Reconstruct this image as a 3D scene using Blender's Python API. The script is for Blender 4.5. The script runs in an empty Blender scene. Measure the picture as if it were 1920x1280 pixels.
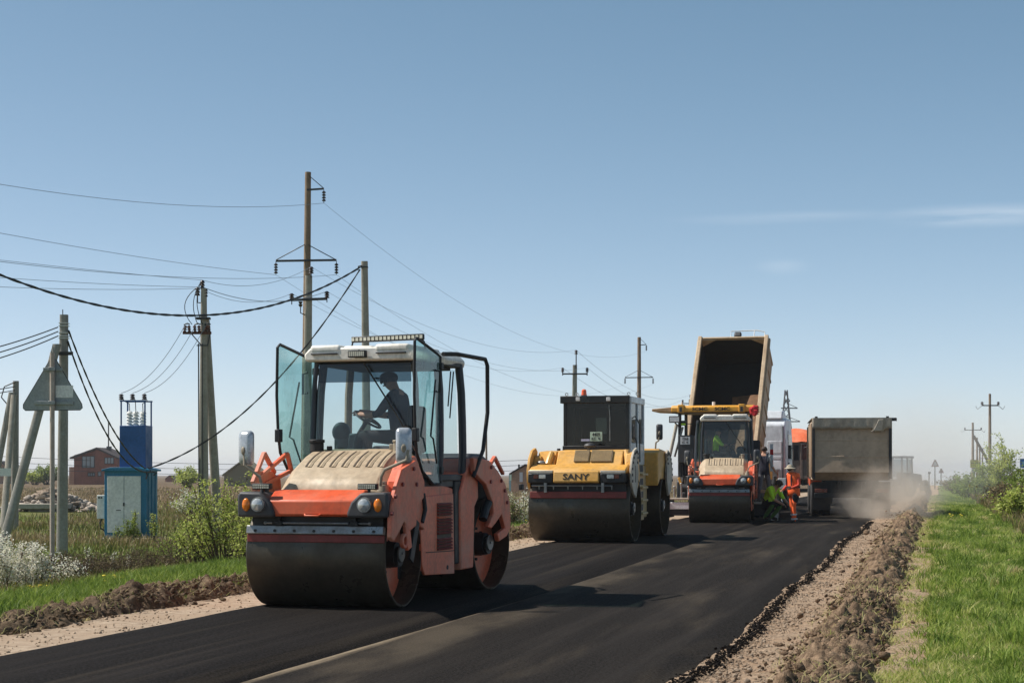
import bpy, math, random
import numpy as np
from mathutils import Vector, Matrix, noise as mnoise
R = math.radians
sc = bpy.context.scene
col = sc.collection
rnd = random.Random(11)
nrs = np.random.RandomState(5)

# ---------------------------------------------------------------- camera, sky, sun, exposure
F, HOR, H = 3300.0, 886.0, 1.6          # focal length in photo pixels, horizon row, camera height
cam_d = bpy.data.cameras.new('camera')
cam = bpy.data.objects.new('camera', cam_d); col.objects.link(cam)
cam.location = (0, 0, H); cam.rotation_euler = (R(90), 0, 0)
cam_d.sensor_width = 36; cam_d.lens = 36 * F / 1920; cam_d.shift_y = (HOR - 640) / 1920
cam_d.clip_start = .3; cam_d.clip_end = 20000
sc.camera = cam
SUN_EL, SUN_AZ = 50.0, -84.0            # degrees; azimuth clockwise from +Y
world = bpy.data.worlds.new('World'); sc.world = world; world.use_nodes = True
wt = world.node_tree; wt.nodes.clear()
wo = wt.nodes.new('ShaderNodeOutputWorld'); wb = wt.nodes.new('ShaderNodeBackground')
sky = wt.nodes.new('ShaderNodeTexSky'); sky.sky_type = 'NISHITA'; sky.sun_disc = False
sky.sun_elevation = R(SUN_EL); sky.sun_rotation = R(SUN_AZ)
sky.altitude = 150; sky.air_density = 0.55; sky.dust_density = 0.25; sky.ozone_density = 1.6
wb.inputs['Strength'].default_value = .112
def wn(t, **k):
    n = wt.nodes.new(t)
    for a, b in k.items(): setattr(n, a, b)
    return n
# thin cirrus: stretched noise, thickest in one streak low in the sky
tc = wn('ShaderNodeTexCoord'); mp = wn('ShaderNodeMapping'); mp.inputs['Scale'].default_value = (5, 5, 60)
nz = wn('ShaderNodeTexNoise'); nz.inputs['Scale'].default_value = 1.6; nz.inputs['Detail'].default_value = 6
wt.links.new(tc.outputs['Generated'], mp.inputs[0]); wt.links.new(mp.outputs[0], nz.inputs['Vector'])
def cirrus(px, py, sx, sz, amt):
    v = Vector(((px - 960) / F, 1, (HOR - py) / F)).normalized()
    m = wn('ShaderNodeMapping'); m.inputs['Location'].default_value = (-v.x / sx, -v.y / sx, -v.z / sz)
    m.inputs['Scale'].default_value = (1 / sx, 1 / sx, 1 / sz)
    wt.links.new(tc.outputs['Generated'], m.inputs[0])
    le = wn('ShaderNodeVectorMath', operation='LENGTH'); wt.links.new(m.outputs[0], le.inputs[0])
    mr = wn('ShaderNodeMapRange', interpolation_type='SMOOTHSTEP'); mr.inputs[1].default_value = 1; mr.inputs[2].default_value = 0
    mr.inputs[3].default_value = 0; mr.inputs[4].default_value = amt
    wt.links.new(le.outputs['Value'], mr.inputs[0]); return mr
c1 = cirrus(1840, 404, .075, .008, .5); c2 = cirrus(1490, 408, .09, .005, .15); c3 = cirrus(1465, 500, .02, .006, .13)
ad = wn('ShaderNodeMath', operation='MAXIMUM'); wt.links.new(c1.outputs[0], ad.inputs[0]); wt.links.new(c2.outputs[0], ad.inputs[1])
ad2 = wn('ShaderNodeMath', operation='MAXIMUM'); wt.links.new(ad.outputs[0], ad2.inputs[0]); wt.links.new(c3.outputs[0], ad2.inputs[1])
cr = wn('ShaderNodeMapRange'); cr.inputs[1].default_value = .35; cr.inputs[2].default_value = .7
wt.links.new(nz.outputs['Fac'], cr.inputs[0])
mu = wn('ShaderNodeMath', operation='MULTIPLY'); wt.links.new(ad2.outputs[0], mu.inputs[0]); wt.links.new(cr.outputs[0], mu.inputs[1])
mxs = wn('ShaderNodeMix', data_type='RGBA'); mxs.inputs[7].default_value = (7.0, 7.3, 7.6, 1)
wt.links.new(mu.outputs[0], mxs.inputs[0]); hs = wn('ShaderNodeHueSaturation'); hs.inputs['Saturation'].default_value = .8; wt.links.new(sky.outputs[0], hs.inputs['Color'])
# white balance of the sky as photographed: less red high up, less blue at the horizon
sp_ = wn('ShaderNodeSeparateColor'); cb_ = wn('ShaderNodeCombineColor'); wt.links.new(hs.outputs[0], sp_.inputs[0])
for ch, (g_, s_) in enumerate(((1.30, 1.10), (1.0, .925), (.95, .865))):
    q0 = wn('ShaderNodeMath', operation='MULTIPLY'); q0.inputs[1].default_value = .147; wt.links.new(sp_.outputs[ch], q0.inputs[0])
    q1 = wn('ShaderNodeMath', operation='POWER'); q1.inputs[1].default_value = g_; wt.links.new(q0.outputs[0], q1.inputs[0])
    q2 = wn('ShaderNodeMath', operation='MULTIPLY'); q2.inputs[1].default_value = s_ / .147; wt.links.new(q1.outputs[0], q2.inputs[0])
    wt.links.new(q2.outputs[0], cb_.inputs[ch])
wt.links.new(cb_.outputs[0], mxs.inputs[6])
wt.links.new(mxs.outputs[2], wb.inputs[0]); wt.links.new(wb.outputs[0], wo.inputs[0])
sun_d = bpy.data.lights.new('sun', 'SUN'); sun_d.energy = 4.5; sun_d.angle = R(.53); sun_d.color = (1, .955, .89)
sun = bpy.data.objects.new('sun', sun_d); col.objects.link(sun)
tosun = Vector((math.sin(R(SUN_AZ)) * math.cos(R(SUN_EL)), math.cos(R(SUN_AZ)) * math.cos(R(SUN_EL)), math.sin(R(SUN_EL))))
sun.rotation_euler = tosun.to_track_quat('Z', 'Y').to_euler(); sun.location = (-40, 20, 50)
vs = sc.view_settings; vs.view_transform = 'Standard'; vs.look = 'None'; vs.exposure = .42; vs.gamma = 1
sc.cycles.max_bounces = 10; sc.cycles.transparent_max_bounces = 24; sc.cycles.volume_bounces = 1
sc.cycles.use_denoising = True

# ---------------------------------------------------------------- places
def sm(a, b, x):
    t = min(1, max(0, (x - a) / (b - a))); return t * t * (3 - 2 * t)
UX, UY = math.sin(R(13.6)), math.cos(R(13.6))     # road direction
def st(x, y): return x * UX + y * UY, x * UY - y * UX
def xy(s, t): return s * UX + t * UY, s * UY - t * UX
def rz(y): return .15 * sm(22, 40, y)              # road surface height
def far_drop(x, y):
    a = x / max(y, 1)
    k = .0012 + .0062 * sm(.1, .22, a)
    return k * max(0, y - 210)
def gz(x, y):
    """height of the open ground beside the road"""
    s, t = st(x, y)
    z = rz(y) - .05 - far_drop(x, y)
    z -= .40 * sm(-10.3, -15.5, t)
    z += .10 * sm(.5, 3.5, t) * sm(120, 40, y)
    n = mnoise.noise(Vector((x * .16, y * .16, 3.1))) * .09 + mnoise.noise(Vector((x * .6, y * .6, 1.7))) * .03
    z += n * (sm(-9.6, -12, t) + sm(-.2, 1.5, t)) * sm(600, 100, y)
    if -9.6 < t < -.1: z -= .05
    return z
def P(px, py, d): return Vector(((px - 960) / F * d, d, H - (py - HOR) / F * d))
def G(px, py):
    """point of the open ground seen at a pixel"""
    d = 30.0
    for _ in range(40):
        d += .6 * (F * (H - gz((px - 960) / F * d, d)) / (py - HOR) - d)
    x = (px - 960) / F * d
    return Vector((x, d, gz(x, d)))
def onroad(px, py):
    d = 30.0
    for _ in range(30): d += .7 * (F * (H - rz(d)) / (py - HOR) - d)
    return Vector(((px - 960) / F * d, d, rz(d)))

# ---------------------------------------------------------------- materials
MATS = {}
def srgb(r, g, b):
    f = lambda c: c / 12.92 if c <= .04045 else ((c + .055) / 1.055) ** 2.4
    return (f(r / 255), f(g / 255), f(b / 255))
def newmat(name):
    m = bpy.data.materials.new(name); m.use_nodes = True
    nt = m.node_tree; b = nt.nodes['Principled BSDF']
    return m, nt, b
def nd(nt, t, **k):
    n = nt.nodes.new(t)
    for a, v in k.items(): setattr(n, a, v)
    return n
def noise_n(nt, vec, scale, detail=4, rough=.55):
    n = nd(nt, 'ShaderNodeTexNoise'); n.inputs['Scale'].default_value = scale
    n.inputs['Detail'].default_value = detail; n.inputs['Roughness'].default_value = rough
    if vec is not None: nt.links.new(vec, n.inputs['Vector'])
    return n.outputs['Fac']
def ramp(nt, fac, a, b, lo=0., hi=1.):
    n = nd(nt, 'ShaderNodeMapRange', interpolation_type='SMOOTHSTEP')
    for i, v in ((1, a), (2, b), (3, lo), (4, hi)): n.inputs[i].default_value = v
    nt.links.new(fac, n.inputs[0]); return n.outputs[0]
def mixc(nt, fac, a, b):
    n = nd(nt, 'ShaderNodeMix', data_type='RGBA')
    for i, v in ((0, fac), (6, a), (7, b)):
        if isinstance(v, (tuple, list)): n.inputs[i].default_value = tuple(v) + (1,) * (4 - len(v))
        elif isinstance(v, (int, float)): n.inputs[i].default_value = v
        else: nt.links.new(v, n.inputs[i])
    return n.outputs[2]
def mth(nt, op, a, b=0.):
    n = nd(nt, 'ShaderNodeMath', operation=op)
    for i, v in ((0, a), (1, b)):
        if isinstance(v, (int, float)): n.inputs[i].default_value = v
        else: nt.links.new(v, n.inputs[i])
    return n.outputs[0]
def bump(nt, b, h, strength, dist=.02):
    n = nd(nt, 'ShaderNodeBump'); n.inputs['Strength'].default_value = strength; n.inputs['Distance'].default_value = dist
    nt.links.new(h, n.inputs['Height']); nt.links.new(n.outputs[0], b.inputs['Normal'])
def mat(name, c, rough=.5, metal=0., dirt=None, amt=.5, scale=3., bmp=0., bscale=40., rv=.12, spec=.5, grime=.35):
    """plain paint, steel, rubber... with patchy dirt, fine grain and uneven gloss"""
    if name in MATS: return MATS[name]
    m, nt, b = newmat(name)
    tcn = nd(nt, 'ShaderNodeTexCoord').outputs['Object']
    n1 = noise_n(nt, tcn, scale, 7, .65); n2 = noise_n(nt, tcn, scale * 9, 3)
    cc = mixc(nt, ramp(nt, n2, .3, .7), tuple(x * .86 for x in c), tuple(min(1, x * 1.1) for x in c))
    if dirt is not None:
        f = mth(nt, 'MULTIPLY', ramp(nt, n1, .40, .68), amt)
        cc = mixc(nt, f, cc, dirt)
        mpg = nd(nt, 'ShaderNodeMapping'); mpg.inputs['Scale'].default_value = (1, 1, .22); mpg.inputs['Location'].default_value = (3, 1, 7); nt.links.new(tcn, mpg.inputs[0])
        g3 = ramp(nt, noise_n(nt, mpg.outputs[0], max(4., scale * 2.5), 6, .7), .54, .74, 0, grime)
        cc = mixc(nt, g3, cc, tuple(x * .34 for x in c))
        nt.links.new(ramp(nt, n1, .3, .7, max(.05, rough - rv), min(1, rough + rv * 1.6)), b.inputs['Roughness'])
    else:
        nt.links.new(ramp(nt, n1, .3, .7, max(.03, rough - rv * .6), min(1, rough + rv)), b.inputs['Roughness'])
    nt.links.new(cc, b.inputs['Base Color'])
    b.inputs['Metallic'].default_value = metal
    b.inputs['Specular IOR Level'].default_value = spec
    if bmp: bump(nt, b, noise_n(nt, tcn, bscale, 4), bmp, .01)
    MATS[name] = m; return m
def glass(name, tint, refl=.9, rough=.02, dust=.06, dustc=(.6, .6, .58)):
    if name in MATS: return MATS[name]
    m, nt, b = newmat(name); nt.nodes.remove(b)
    out = nt.nodes['Material Output']
    tr = nd(nt, 'ShaderNodeBsdfTransparent'); tr.inputs[0].default_value = tuple(tint) + (1,)
    gl = nd(nt, 'ShaderNodeBsdfGlossy'); gl.inputs['Roughness'].default_value = rough; gl.inputs[0].default_value = (refl, refl, refl, 1)
    df = nd(nt, 'ShaderNodeBsdfDiffuse'); df.inputs[0].default_value = tuple(dustc) + (1,)
    fr = nd(nt, 'ShaderNodeFresnel'); fr.inputs[0].default_value = 1.5
    m1 = nd(nt, 'ShaderNodeMixShader'); nt.links.new(fr.outputs[0], m1.inputs[0]); nt.links.new(tr.outputs[0], m1.inputs[1]); nt.links.new(gl.outputs[0], m1.inputs[2])
    tcn = nd(nt, 'ShaderNodeTexCoord').outputs['Object']
    f = ramp(nt, noise_n(nt, tcn, 2.2, 6, .6), .35, .75, dust * .35, dust * 1.6)
    m2 = nd(nt, 'ShaderNodeMixShader'); nt.links.new(f, m2.inputs[0]); nt.links.new(m1.outputs[0], m2.inputs[1]); nt.links.new(df.outputs[0], m2.inputs[2])
    nt.links.new(m2.outputs[0], out.inputs[0]); MATS[name] = m; return m
def leafmat(name, cols, trans=.35, attr='tint', rough=.55):
    if name in MATS: return MATS[name]
    m, nt, b = newmat(name)
    a = nd(nt, 'ShaderNodeAttribute', attribute_name=attr).outputs['Fac']
    cr_ = nd(nt, 'ShaderNodeValToRGB'); nt.links.new(a, cr_.inputs[0])
    el = cr_.color_ramp.elements
    el[0].position = 0; el[0].color = tuple(cols[0]) + (1,); el[1].position = 1; el[1].color = tuple(cols[-1]) + (1,)
    for i, c in enumerate(cols[1:-1]):
        e = el.new((i + 1) / (len(cols) - 1)); e.color = tuple(c) + (1,)
    nt.links.new(cr_.outputs[0], b.inputs['Base Color']); b.inputs['Roughness'].default_value = rough
    b.inputs['Specular IOR Level'].default_value = .25
    t = nd(nt, 'ShaderNodeBsdfTranslucent'); nt.links.new(cr_.outputs[0], t.inputs[0])
    mx = nd(nt, 'ShaderNodeMixShader'); mx.inputs[0].default_value = trans
    nt.links.new(b.outputs[0], mx.inputs[1]); nt.links.new(t.outputs[0], mx.inputs[2])
    nt.links.new(mx.outputs[0], nt.nodes['Material Output'].inputs[0]); MATS[name] = m; return m

# ---------------------------------------------------------------- mesh building
class MB:
    def __init__(s): s.v = []; s.f = []
    def add(s, vs_, fs):
        o = len(s.v); s.v += [tuple(p) for p in vs_]; s.f += [tuple(i + o for i in f) for f in fs]; return s
    def box(s, x0, x1, y0, y1, z0, z1):
        return s.add([(x0,y0,z0),(x1,y0,z0),(x1,y1,z0),(x0,y1,z0),(x0,y0,z1),(x1,y0,z1),(x1,y1,z1),(x0,y1,z1)],
                     [(3,2,1,0),(4,5,6,7),(0,1,5,4),(1,2,6,5),(2,3,7,6),(3,0,4,7)])
    def obox(s, c, size, rot=(0,0,0)):
        from mathutils import Euler
        m = Euler(rot).to_matrix(); a, b, d = [q / 2 for q in size]; c = Vector(c)
        q = [(-a,-b,-d),(a,-b,-d),(a,b,-d),(-a,b,-d),(-a,-b,d),(a,-b,d),(a,b,d),(-a,b,d)]
        return s.add([c + m @ Vector(p) for p in q], [(3,2,1,0),(4,5,6,7),(0,1,5,4),(1,2,6,5),(2,3,7,6),(3,0,4,7)])
    def beam(s, p0, p1, w, h, up=(0,0,1)):
        p0, p1 = Vector(p0), Vector(p1); d = (p1 - p0).normalized(); up = Vector(up)
        if abs(d.dot(up)) > .98: up = Vector((0,1,0))
        a = d.cross(up).normalized() * (w / 2); b = a.cross(d).normalized() * (h / 2)
        return s.add([p0-a-b,p0+a-b,p0+a+b,p0-a+b,p1-a-b,p1+a-b,p1+a+b,p1-a+b], [(0,1,2,3),(7,6,5,4),(0,4,5,1),(1,5,6,2),(2,6,7,3),(3,7,4,0)])
    def ring(s, c, d, r, n, ph=0):
        d = Vector(d).normalized(); u = d.orthogonal().normalized(); w = d.cross(u)
        return [Vector(c) + u * (r * math.cos(ph + 2*math.pi*i/n)) + w * (r * math.sin(ph + 2*math.pi*i/n)) for i in range(n)]
    def cyl(s, p0, p1, r0, r1=None, n=16, cap=True):
        r1 = r0 if r1 is None else r1; d = Vector(p1) - Vector(p0)
        v = s.ring(p0, d, r0, n) + s.ring(p1, d, r1, n)
        f = [(i, (i+1) % n, n + (i+1) % n, n + i) for i in range(n)]
        if cap: f += [tuple(range(n-1, -1, -1)), tuple(range(n, 2*n))]
        return s.add(v, f)
    def tube(s, pts, r, n=8, r1=None):
        pts = [Vector(p) for p in pts]; m = len(pts); u = None; v = []
        for i, p in enumerate(pts):
            d = (pts[min(i+1, m-1)] - pts[max(i-1, 0)]).normalized()
            if u is None: u = d.orthogonal().normalized()
            else: u = (u - d * u.dot(d)).normalized()
            w = d.cross(u); rr = r if r1 is None else r + (r1 - r) * i / (m - 1)
            v += [p + u * (rr * math.cos(2*math.pi*k/n)) + w * (rr * math.sin(2*math.pi*k/n)) for k in range(n)]
        f = [(i*n+k, i*n+(k+1) % n, (i+1)*n+(k+1) % n, (i+1)*n+k) for i in range(m-1) for k in range(n)]
        f += [tuple(range(n-1, -1, -1)), tuple(range((m-1)*n, m*n))]
        return s.add(v, f)
    def prism(s, pts, ax, a, b):
        n = len(pts)
        area = sum(pts[i][0]*pts[(i+1) % n][1] - pts[(i+1) % n][0]*pts[i][1] for i in range(n))
        if area < 0: pts = pts[::-1]
        g = {'x': lambda p, h: (h, p[0], p[1]), 'y': lambda p, h: (p[0], h, p[1]), 'z': lambda p, h: (p[0], p[1], h)}[ax]
        v = [g(p, a) for p in pts] + [g(p, b) for p in pts]
        f = [tuple(range(n-1, -1, -1)), tuple(range(n, 2*n))] + [(i, (i+1) % n, n+(i+1) % n, n+i) for i in range(n)]
        if ax == 'y': f = [q[::-1] for q in f]
        if a > b: f = [q[::-1] for q in f]
        return s.add(v, f)
    def lathe(s, prof, c, ax='x', n=40, closed=False):
        """prof: (radius, height along axis) pairs"""
        c = Vector(c); v = []; m = len(prof)
        for k in range(n):
            a = 2*math.pi*k/n; q, w = math.cos(a), math.sin(a)
            for r, h in prof:
                v.append(c + (Vector((h, r*q, r*w)) if ax == 'x' else Vector((r*q, h, r*w)) if ax == 'y' else Vector((r*q, r*w, h))))
        rng = range(m if closed else m-1)
        f = [(k*m+i, k*m+(i+1) % m, ((k+1) % n)*m+(i+1) % m, ((k+1) % n)*m+i) for k in range(n) for i in rng]
        if ax == 'y': f = [q[::-1] for q in f]
        return s.add(v, f)
    def ball(s, c, r, n=10, m=7):
        if isinstance(r, (int, float)): r = (r, r, r)
        prof = [(math.sin(math.pi*i/m), -math.cos(math.pi*i/m)) for i in range(m+1)]
        prof[0] = (1e-4, -1); prof[-1] = (1e-4, 1)
        t = MB(); t.lathe(prof, (0,0,0), 'z', n)
        return s.add([(c[0]+p[0]*r[0], c[1]+p[1]*r[1], c[2]+p[2]*r[2]) for p in t.v], t.f)
    def loft(s, secs, cap=True):
        n = len(secs[0]); v = [p for q in secs for p in q]; m = len(secs)
        f = [(i*n+k, i*n+(k+1) % n, (i+1)*n+(k+1) % n, (i+1)*n+k) for i in range(m-1) for k in range(n)]
        if cap: f += [tuple(range(n-1, -1, -1)), tuple(range((m-1)*n, m*n))]
        return s.add(v, f)
    def xf(s, M):
        s.v = [tuple(M @ Vector(p)) for p in s.v]; return s
    def merge(s, o): return s.add(o.v, o.f)
    def build(s, name, m, parent=None, bev=0., ang=35, fix=False, seg=2):
        me = bpy.data.meshes.new(name); me.from_pydata(s.v, [], s.f); me.update()
        if fix:
            import bmesh
            bm = bmesh.new(); bm.from_mesh(me); bmesh.ops.recalc_face_normals(bm, faces=bm.faces); bm.to_mesh(me); bm.free()
        me.polygons.foreach_set('use_smooth', [True] * len(me.polygons)); me.set_sharp_from_angle(angle=R(ang))
        o = bpy.data.objects.new(name, me); col.objects.link(o)
        if m: me.materials.append(m)
        if parent: o.parent = parent
        if bev:
            b = o.modifiers.new('bevel', 'BEVEL'); b.width = bev; b.segments = seg; b.limit_method = 'ANGLE'; b.angle_limit = R(40)
        return o
def tag(o, label=None, cat=None, group=None, kind=None):
    for k, v in (('label', label), ('category', cat), ('group', group), ('kind', kind)):
        if v: o[k] = v
    return o
def thing(name, label, cat, loc=(0,0,0), rot=0., group=None):
    o = bpy.data.objects.new(name, None); col.objects.link(o); o.location = loc; o.rotation_euler = (0, 0, rot)
    o.empty_display_size = .2
    return tag(o, label, cat, group)
def npmesh(name, v, f_tri, m, tint=None, quads=None, parent=None, smooth=False):
    """big meshes straight from numpy arrays"""
    me = bpy.data.meshes.new(name)
    nt_ = len(f_tri) if f_tri is not None else 0; nq = len(quads) if quads is not None else 0
    me.vertices.add(len(v)); me.vertices.foreach_set('co', np.ascontiguousarray(v, dtype=np.float32).ravel())
    lp = []; ls = []
    if nt_: lp.append(np.asarray(f_tri, dtype=np.int32).ravel()); ls.append(np.arange(nt_, dtype=np.int32) * 3)
    if nq: lp.append(np.asarray(quads, dtype=np.int32).ravel()); ls.append(nt_ * 3 + np.arange(nq, dtype=np.int32) * 4)
    lp = np.concatenate(lp); ls = np.concatenate(ls)
    me.loops.add(len(lp)); me.loops.foreach_set('vertex_index', lp)
    me.polygons.add(nt_ + nq); me.polygons.foreach_set('loop_start', ls)
    if smooth: me.polygons.foreach_set('use_smooth', np.ones(nt_ + nq, dtype=bool))
    me.update(calc_edges=True); me.validate()
    if tint is not None:
        a = me.attributes.new('tint', 'FLOAT', 'POINT'); a.data.foreach_set('value', np.asarray(tint, dtype=np.float32))
    me.materials.append(m)
    o = bpy.data.objects.new(name, me); col.objects.link(o)
    if parent: o.parent = parent
    return o
def text_mesh(txt, size, depth=.004, sx=1., bold=0.):
    cu = bpy.data.curves.new('lettering', 'FONT'); cu.body = txt; cu.size = size; cu.extrude = depth; cu.offset = bold
    cu.align_x = 'CENTER'; cu.align_y = 'CENTER'; cu.resolution_u = 3
    o = bpy.data.objects.new('lettering', cu); col.objects.link(o)
    me = bpy.data.meshes.new_from_object(o.evaluated_get(bpy.context.evaluated_depsgraph_get()))
    bpy.data.objects.remove(o); bpy.data.curves.remove(cu)
    for v in me.vertices: v.co.x *= sx
    return me
def lettering(txt, size, loc, m, parent, rot=(R(90), 0, 0), sx=1., bold=0., depth=.004):
    o = bpy.data.objects.new('lettering', text_mesh(txt, size, depth, sx, bold)); col.objects.link(o)
    o.data.materials.append(m); o.parent = parent; o.location = loc; o.rotation_euler = rot
    return o
# ---------------------------------------------------------------- ground, road, shoulders
def spaced(lo, hi, n, k):
    a = np.arcsinh(lo / k); b = np.arcsinh(hi / k)
    return np.sinh(np.linspace(a, b, n)) * k
gx = spaced(-5000, 5000, 230, 9.); gy = spaced(-90, 9000, 300, 14.)
NX, NY = len(gx), len(gy)
gv = np.zeros((NY * NX, 3)); dry = np.zeros(NY * NX)
k = 0
for y in gy:
    for x in gx:
        gv[k] = (x, y, gz(x, y))
        s_, t_ = st(x, y)
        nn = mnoise.fractal(Vector((x * .045, y * .028, 0)), 1., 2., 4)
        if t_ < -9:
            dd = -9.5 - t_ + 3.0 * nn
            v_ = sm(5, 22, dd) * .30 + sm(75, 150, y) * .75 + nn * .5
        else:
            v_ = sm(1.6, 4.2, t_ + nn * 1.2) * .7 + sm(150, 400, y) * .3
        dry[k] = min(1, max(0, v_)); k += 1
ii = np.arange(NX - 1); jj = np.arange(NY - 1)
a0 = (jj[:, None] * NX + ii[None]).ravel()
gq = np.stack([a0, a0 + 1, a0 + 1 + NX, a0 + NX], 1)
m_ground, nt, b = newmat('field_ground')
pos = nd(nt, 'ShaderNodeNewGeometry').outputs['Position']
at = nd(nt, 'ShaderNodeAttribute', attribute_name='tint').outputs['Fac']
n1 = noise_n(nt, pos, .55, 8, .7); n2 = noise_n(nt, pos, 7., 5, .7); n3 = noise_n(nt, pos, .06, 4, .6)
green = mixc(nt, ramp(nt, n2, .3, .7), srgb(74, 88, 36), srgb(118, 128, 58))
brown = mixc(nt, ramp(nt, n2, .3, .7), srgb(82, 68, 52), srgb(134, 114, 86))
brown = mixc(nt, ramp(nt, n3, .4, .65), brown, srgb(92, 76, 60))
fac = mth(nt, 'ADD', at, mth(nt, 'MULTIPLY', mth(nt, 'SUBTRACT', n1, .5), .9))
nt.links.new(mixc(nt, ramp(nt, fac, .3, .62), green, brown), b.inputs['Base Color'])
b.inputs['Roughness'].default_value = .95; b.inputs['Specular IOR Level'].default_value = .1
bump(nt, b, n2, .8, .12)
o = npmesh('ground', gv, None, m_ground, dry, gq, smooth=True); tag(o, kind='structure')

def strip(name, tl, tr, zoff, m, s0=-60, s1=900, nt_=14, skirt=0.0, rough=0.0, ragged=0.0):
    """a ribbon along the road between two lateral offsets, uv in metres"""
    S = np.unique(np.concatenate([np.arange(s0, 8, 2.), np.arange(8, 60, .25), np.arange(60, 140, 1.), np.arange(140, s1 + 1, 8.)]))
    V = []; UV = []; Q = []
    n = nt_ + 1
    for s in S:
        l = tl(s) if callable(tl) else tl; r = tr(s) if callable(tr) else tr
        for i in range(n):
            t = l + (r - l) * i / nt_
            x, y = xy(s, t); z = rz(y) - far_drop(x, y) + zoff
            if rough: z += rough * (mnoise.noise(Vector((x * 2.1, y * 2.1, 0))) + .6 * mnoise.noise(Vector((x * 6, y * 6, 4))))
            if skirt and i in (0, nt_): z -= skirt
            if skirt and i == nt_ and r > -3: x, y = xy(s, t + .07 + .06 * mnoise.noise(Vector((s * 3., 2., 8.))))
            V.append((x, y, z)); UV.append((s, t))
    m_ = len(S)
    for j in range(m_ - 1):
        for i in range(nt_): a = j * n + i; Q.append((a, a + 1, a + 1 + n, a + n))
    o = npmesh(name, np.array(V), None, m, None, np.array(Q), smooth=not skirt)
    uvl = o.data.uv_layers.new(name='uv'); idx = np.zeros(len(o.data.loops), dtype=np.int32); o.data.loops.foreach_get('vertex_index', idx)
    uvl.data.foreach_set('uv', np.array(UV, dtype=np.float32)[idx].ravel())
    return tag(o, kind='structure')
def edge_n(s, a, sc_, seed): return a * mnoise.noise(Vector((s * sc_, seed, 0))) + a * .5 * mnoise.noise(Vector((s * sc_ * 4, seed, 5)))
def tR(s): return -1.93 + edge_n(s, .08, .7, 1.) + .06 * math.sin(s * .45)
def tL(s): return -8.2 + edge_n(s, .04, .5, 9.)
def tJ(s): return -5.45 + .012 * min(max(s - 14, 0), 40) + edge_n(s, .015, .8, 4.)

def asphalt(name, base, dusty):
    m, nt, b = newmat(name)
    uv = nd(nt, 'ShaderNodeUVMap', uv_map='uv').outputs[0]
    sep = nd(nt, 'ShaderNodeSeparateXYZ'); nt.links.new(uv, sep.inputs[0]); s, t = sep.outputs[0], sep.outputs[1]
    def mapped(sx, sy, sc_, det=5, ro=.6):
        mp_ = nd(nt, 'ShaderNodeMapping'); mp_.inputs['Scale'].default_value = (sx, sy, 1); nt.links.new(uv, mp_.inputs[0])
        return noise_n(nt, mp_.outputs[0], sc_, det, ro)
    grain = noise_n(nt, uv, 42, 4, .85); grain2 = noise_n(nt, uv, 22, 5, .75)
    streak = mapped(.06, 1.6, 2.2, 6, .6); blot = mapped(.25, .8, .9, 6, .6)
    c = mixc(nt, ramp(nt, grain, .40, .62), tuple(x * .25 for x in base), tuple(x * 2.1 for x in base))
    c = mixc(nt, mth(nt, 'MULTIPLY', ramp(nt, streak, .42, .68), .7), c, tuple(x * 1.9 for x in base))
    c = mixc(nt, ramp(nt, noise_n(nt, uv, 30, 2, .9), .62, .74, 0, .7), c, tuple(x * 6 for x in base))
    # dust tracked onto the lane: a pale line along the joint and smears beside it
    wob = mth(nt, 'MULTIPLY', mth(nt, 'SUBTRACT', mapped(.12, .5, 1.1, 3), .5), .55)
    jt = mth(nt, 'SUBTRACT', mth(nt, 'ADD', t, 5.22), wob)
    def band(c0, w):
        d_ = mth(nt, 'ABSOLUTE', mth(nt, 'SUBTRACT', jt, c0))
        return ramp(nt, d_, w, w * .15)
    soil = srgb(150, 134, 112)
    if dusty:
        f1 = mth(nt, 'MULTIPLY', band(.02, .16), ramp(nt, mapped(.3, 6, 3., 5), .3, .6, .25, .75))
        f2 = mth(nt, 'MULTIPLY', band(.45, .65), mth(nt, 'MULTIPLY', ramp(nt, blot, .42, .66), .2))
        f3 = mth(nt, 'MULTIPLY', ramp(nt, mapped(.1, .7, 1.7, 7, .65), .5, .78), .13)
        f = mth(nt, 'MAXIMUM', mth(nt, 'MAXIMUM', f1, f2), f3)
    else:
        f = mth(nt, 'MULTIPLY', ramp(nt, mapped(.05, 2.4, 1.3, 5), .5, .74), .10)
    f = mth(nt, 'MULTIPLY', f, ramp(nt, grain2, .25, .6, .55, 1.))
    nt.links.new(mixc(nt, f, c, soil), b.inputs['Base Color'])
    nt.links.new(ramp(nt, grain2, .3, .7, .75, .98), b.inputs['Roughness']); b.inputs['Specular IOR Level'].default_value = .05
    bump(nt, b, mth(nt, 'ADD', grain, mth(nt, 'MULTIPLY', grain2, .7)), .55, .012)
    return m
m_fresh = asphalt('fresh_asphalt', (.0118, .0098, .0086), False)
m_lane = asphalt('dusty_asphalt', (.0160, .0134, .0114), True)
strip('road', tL, tJ, 0.0, m_fresh, nt_=12, skirt=.10)
strip('road', lambda s: tJ(s) + .002, tR, .004, m_lane, nt_=12, skirt=.10)

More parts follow.
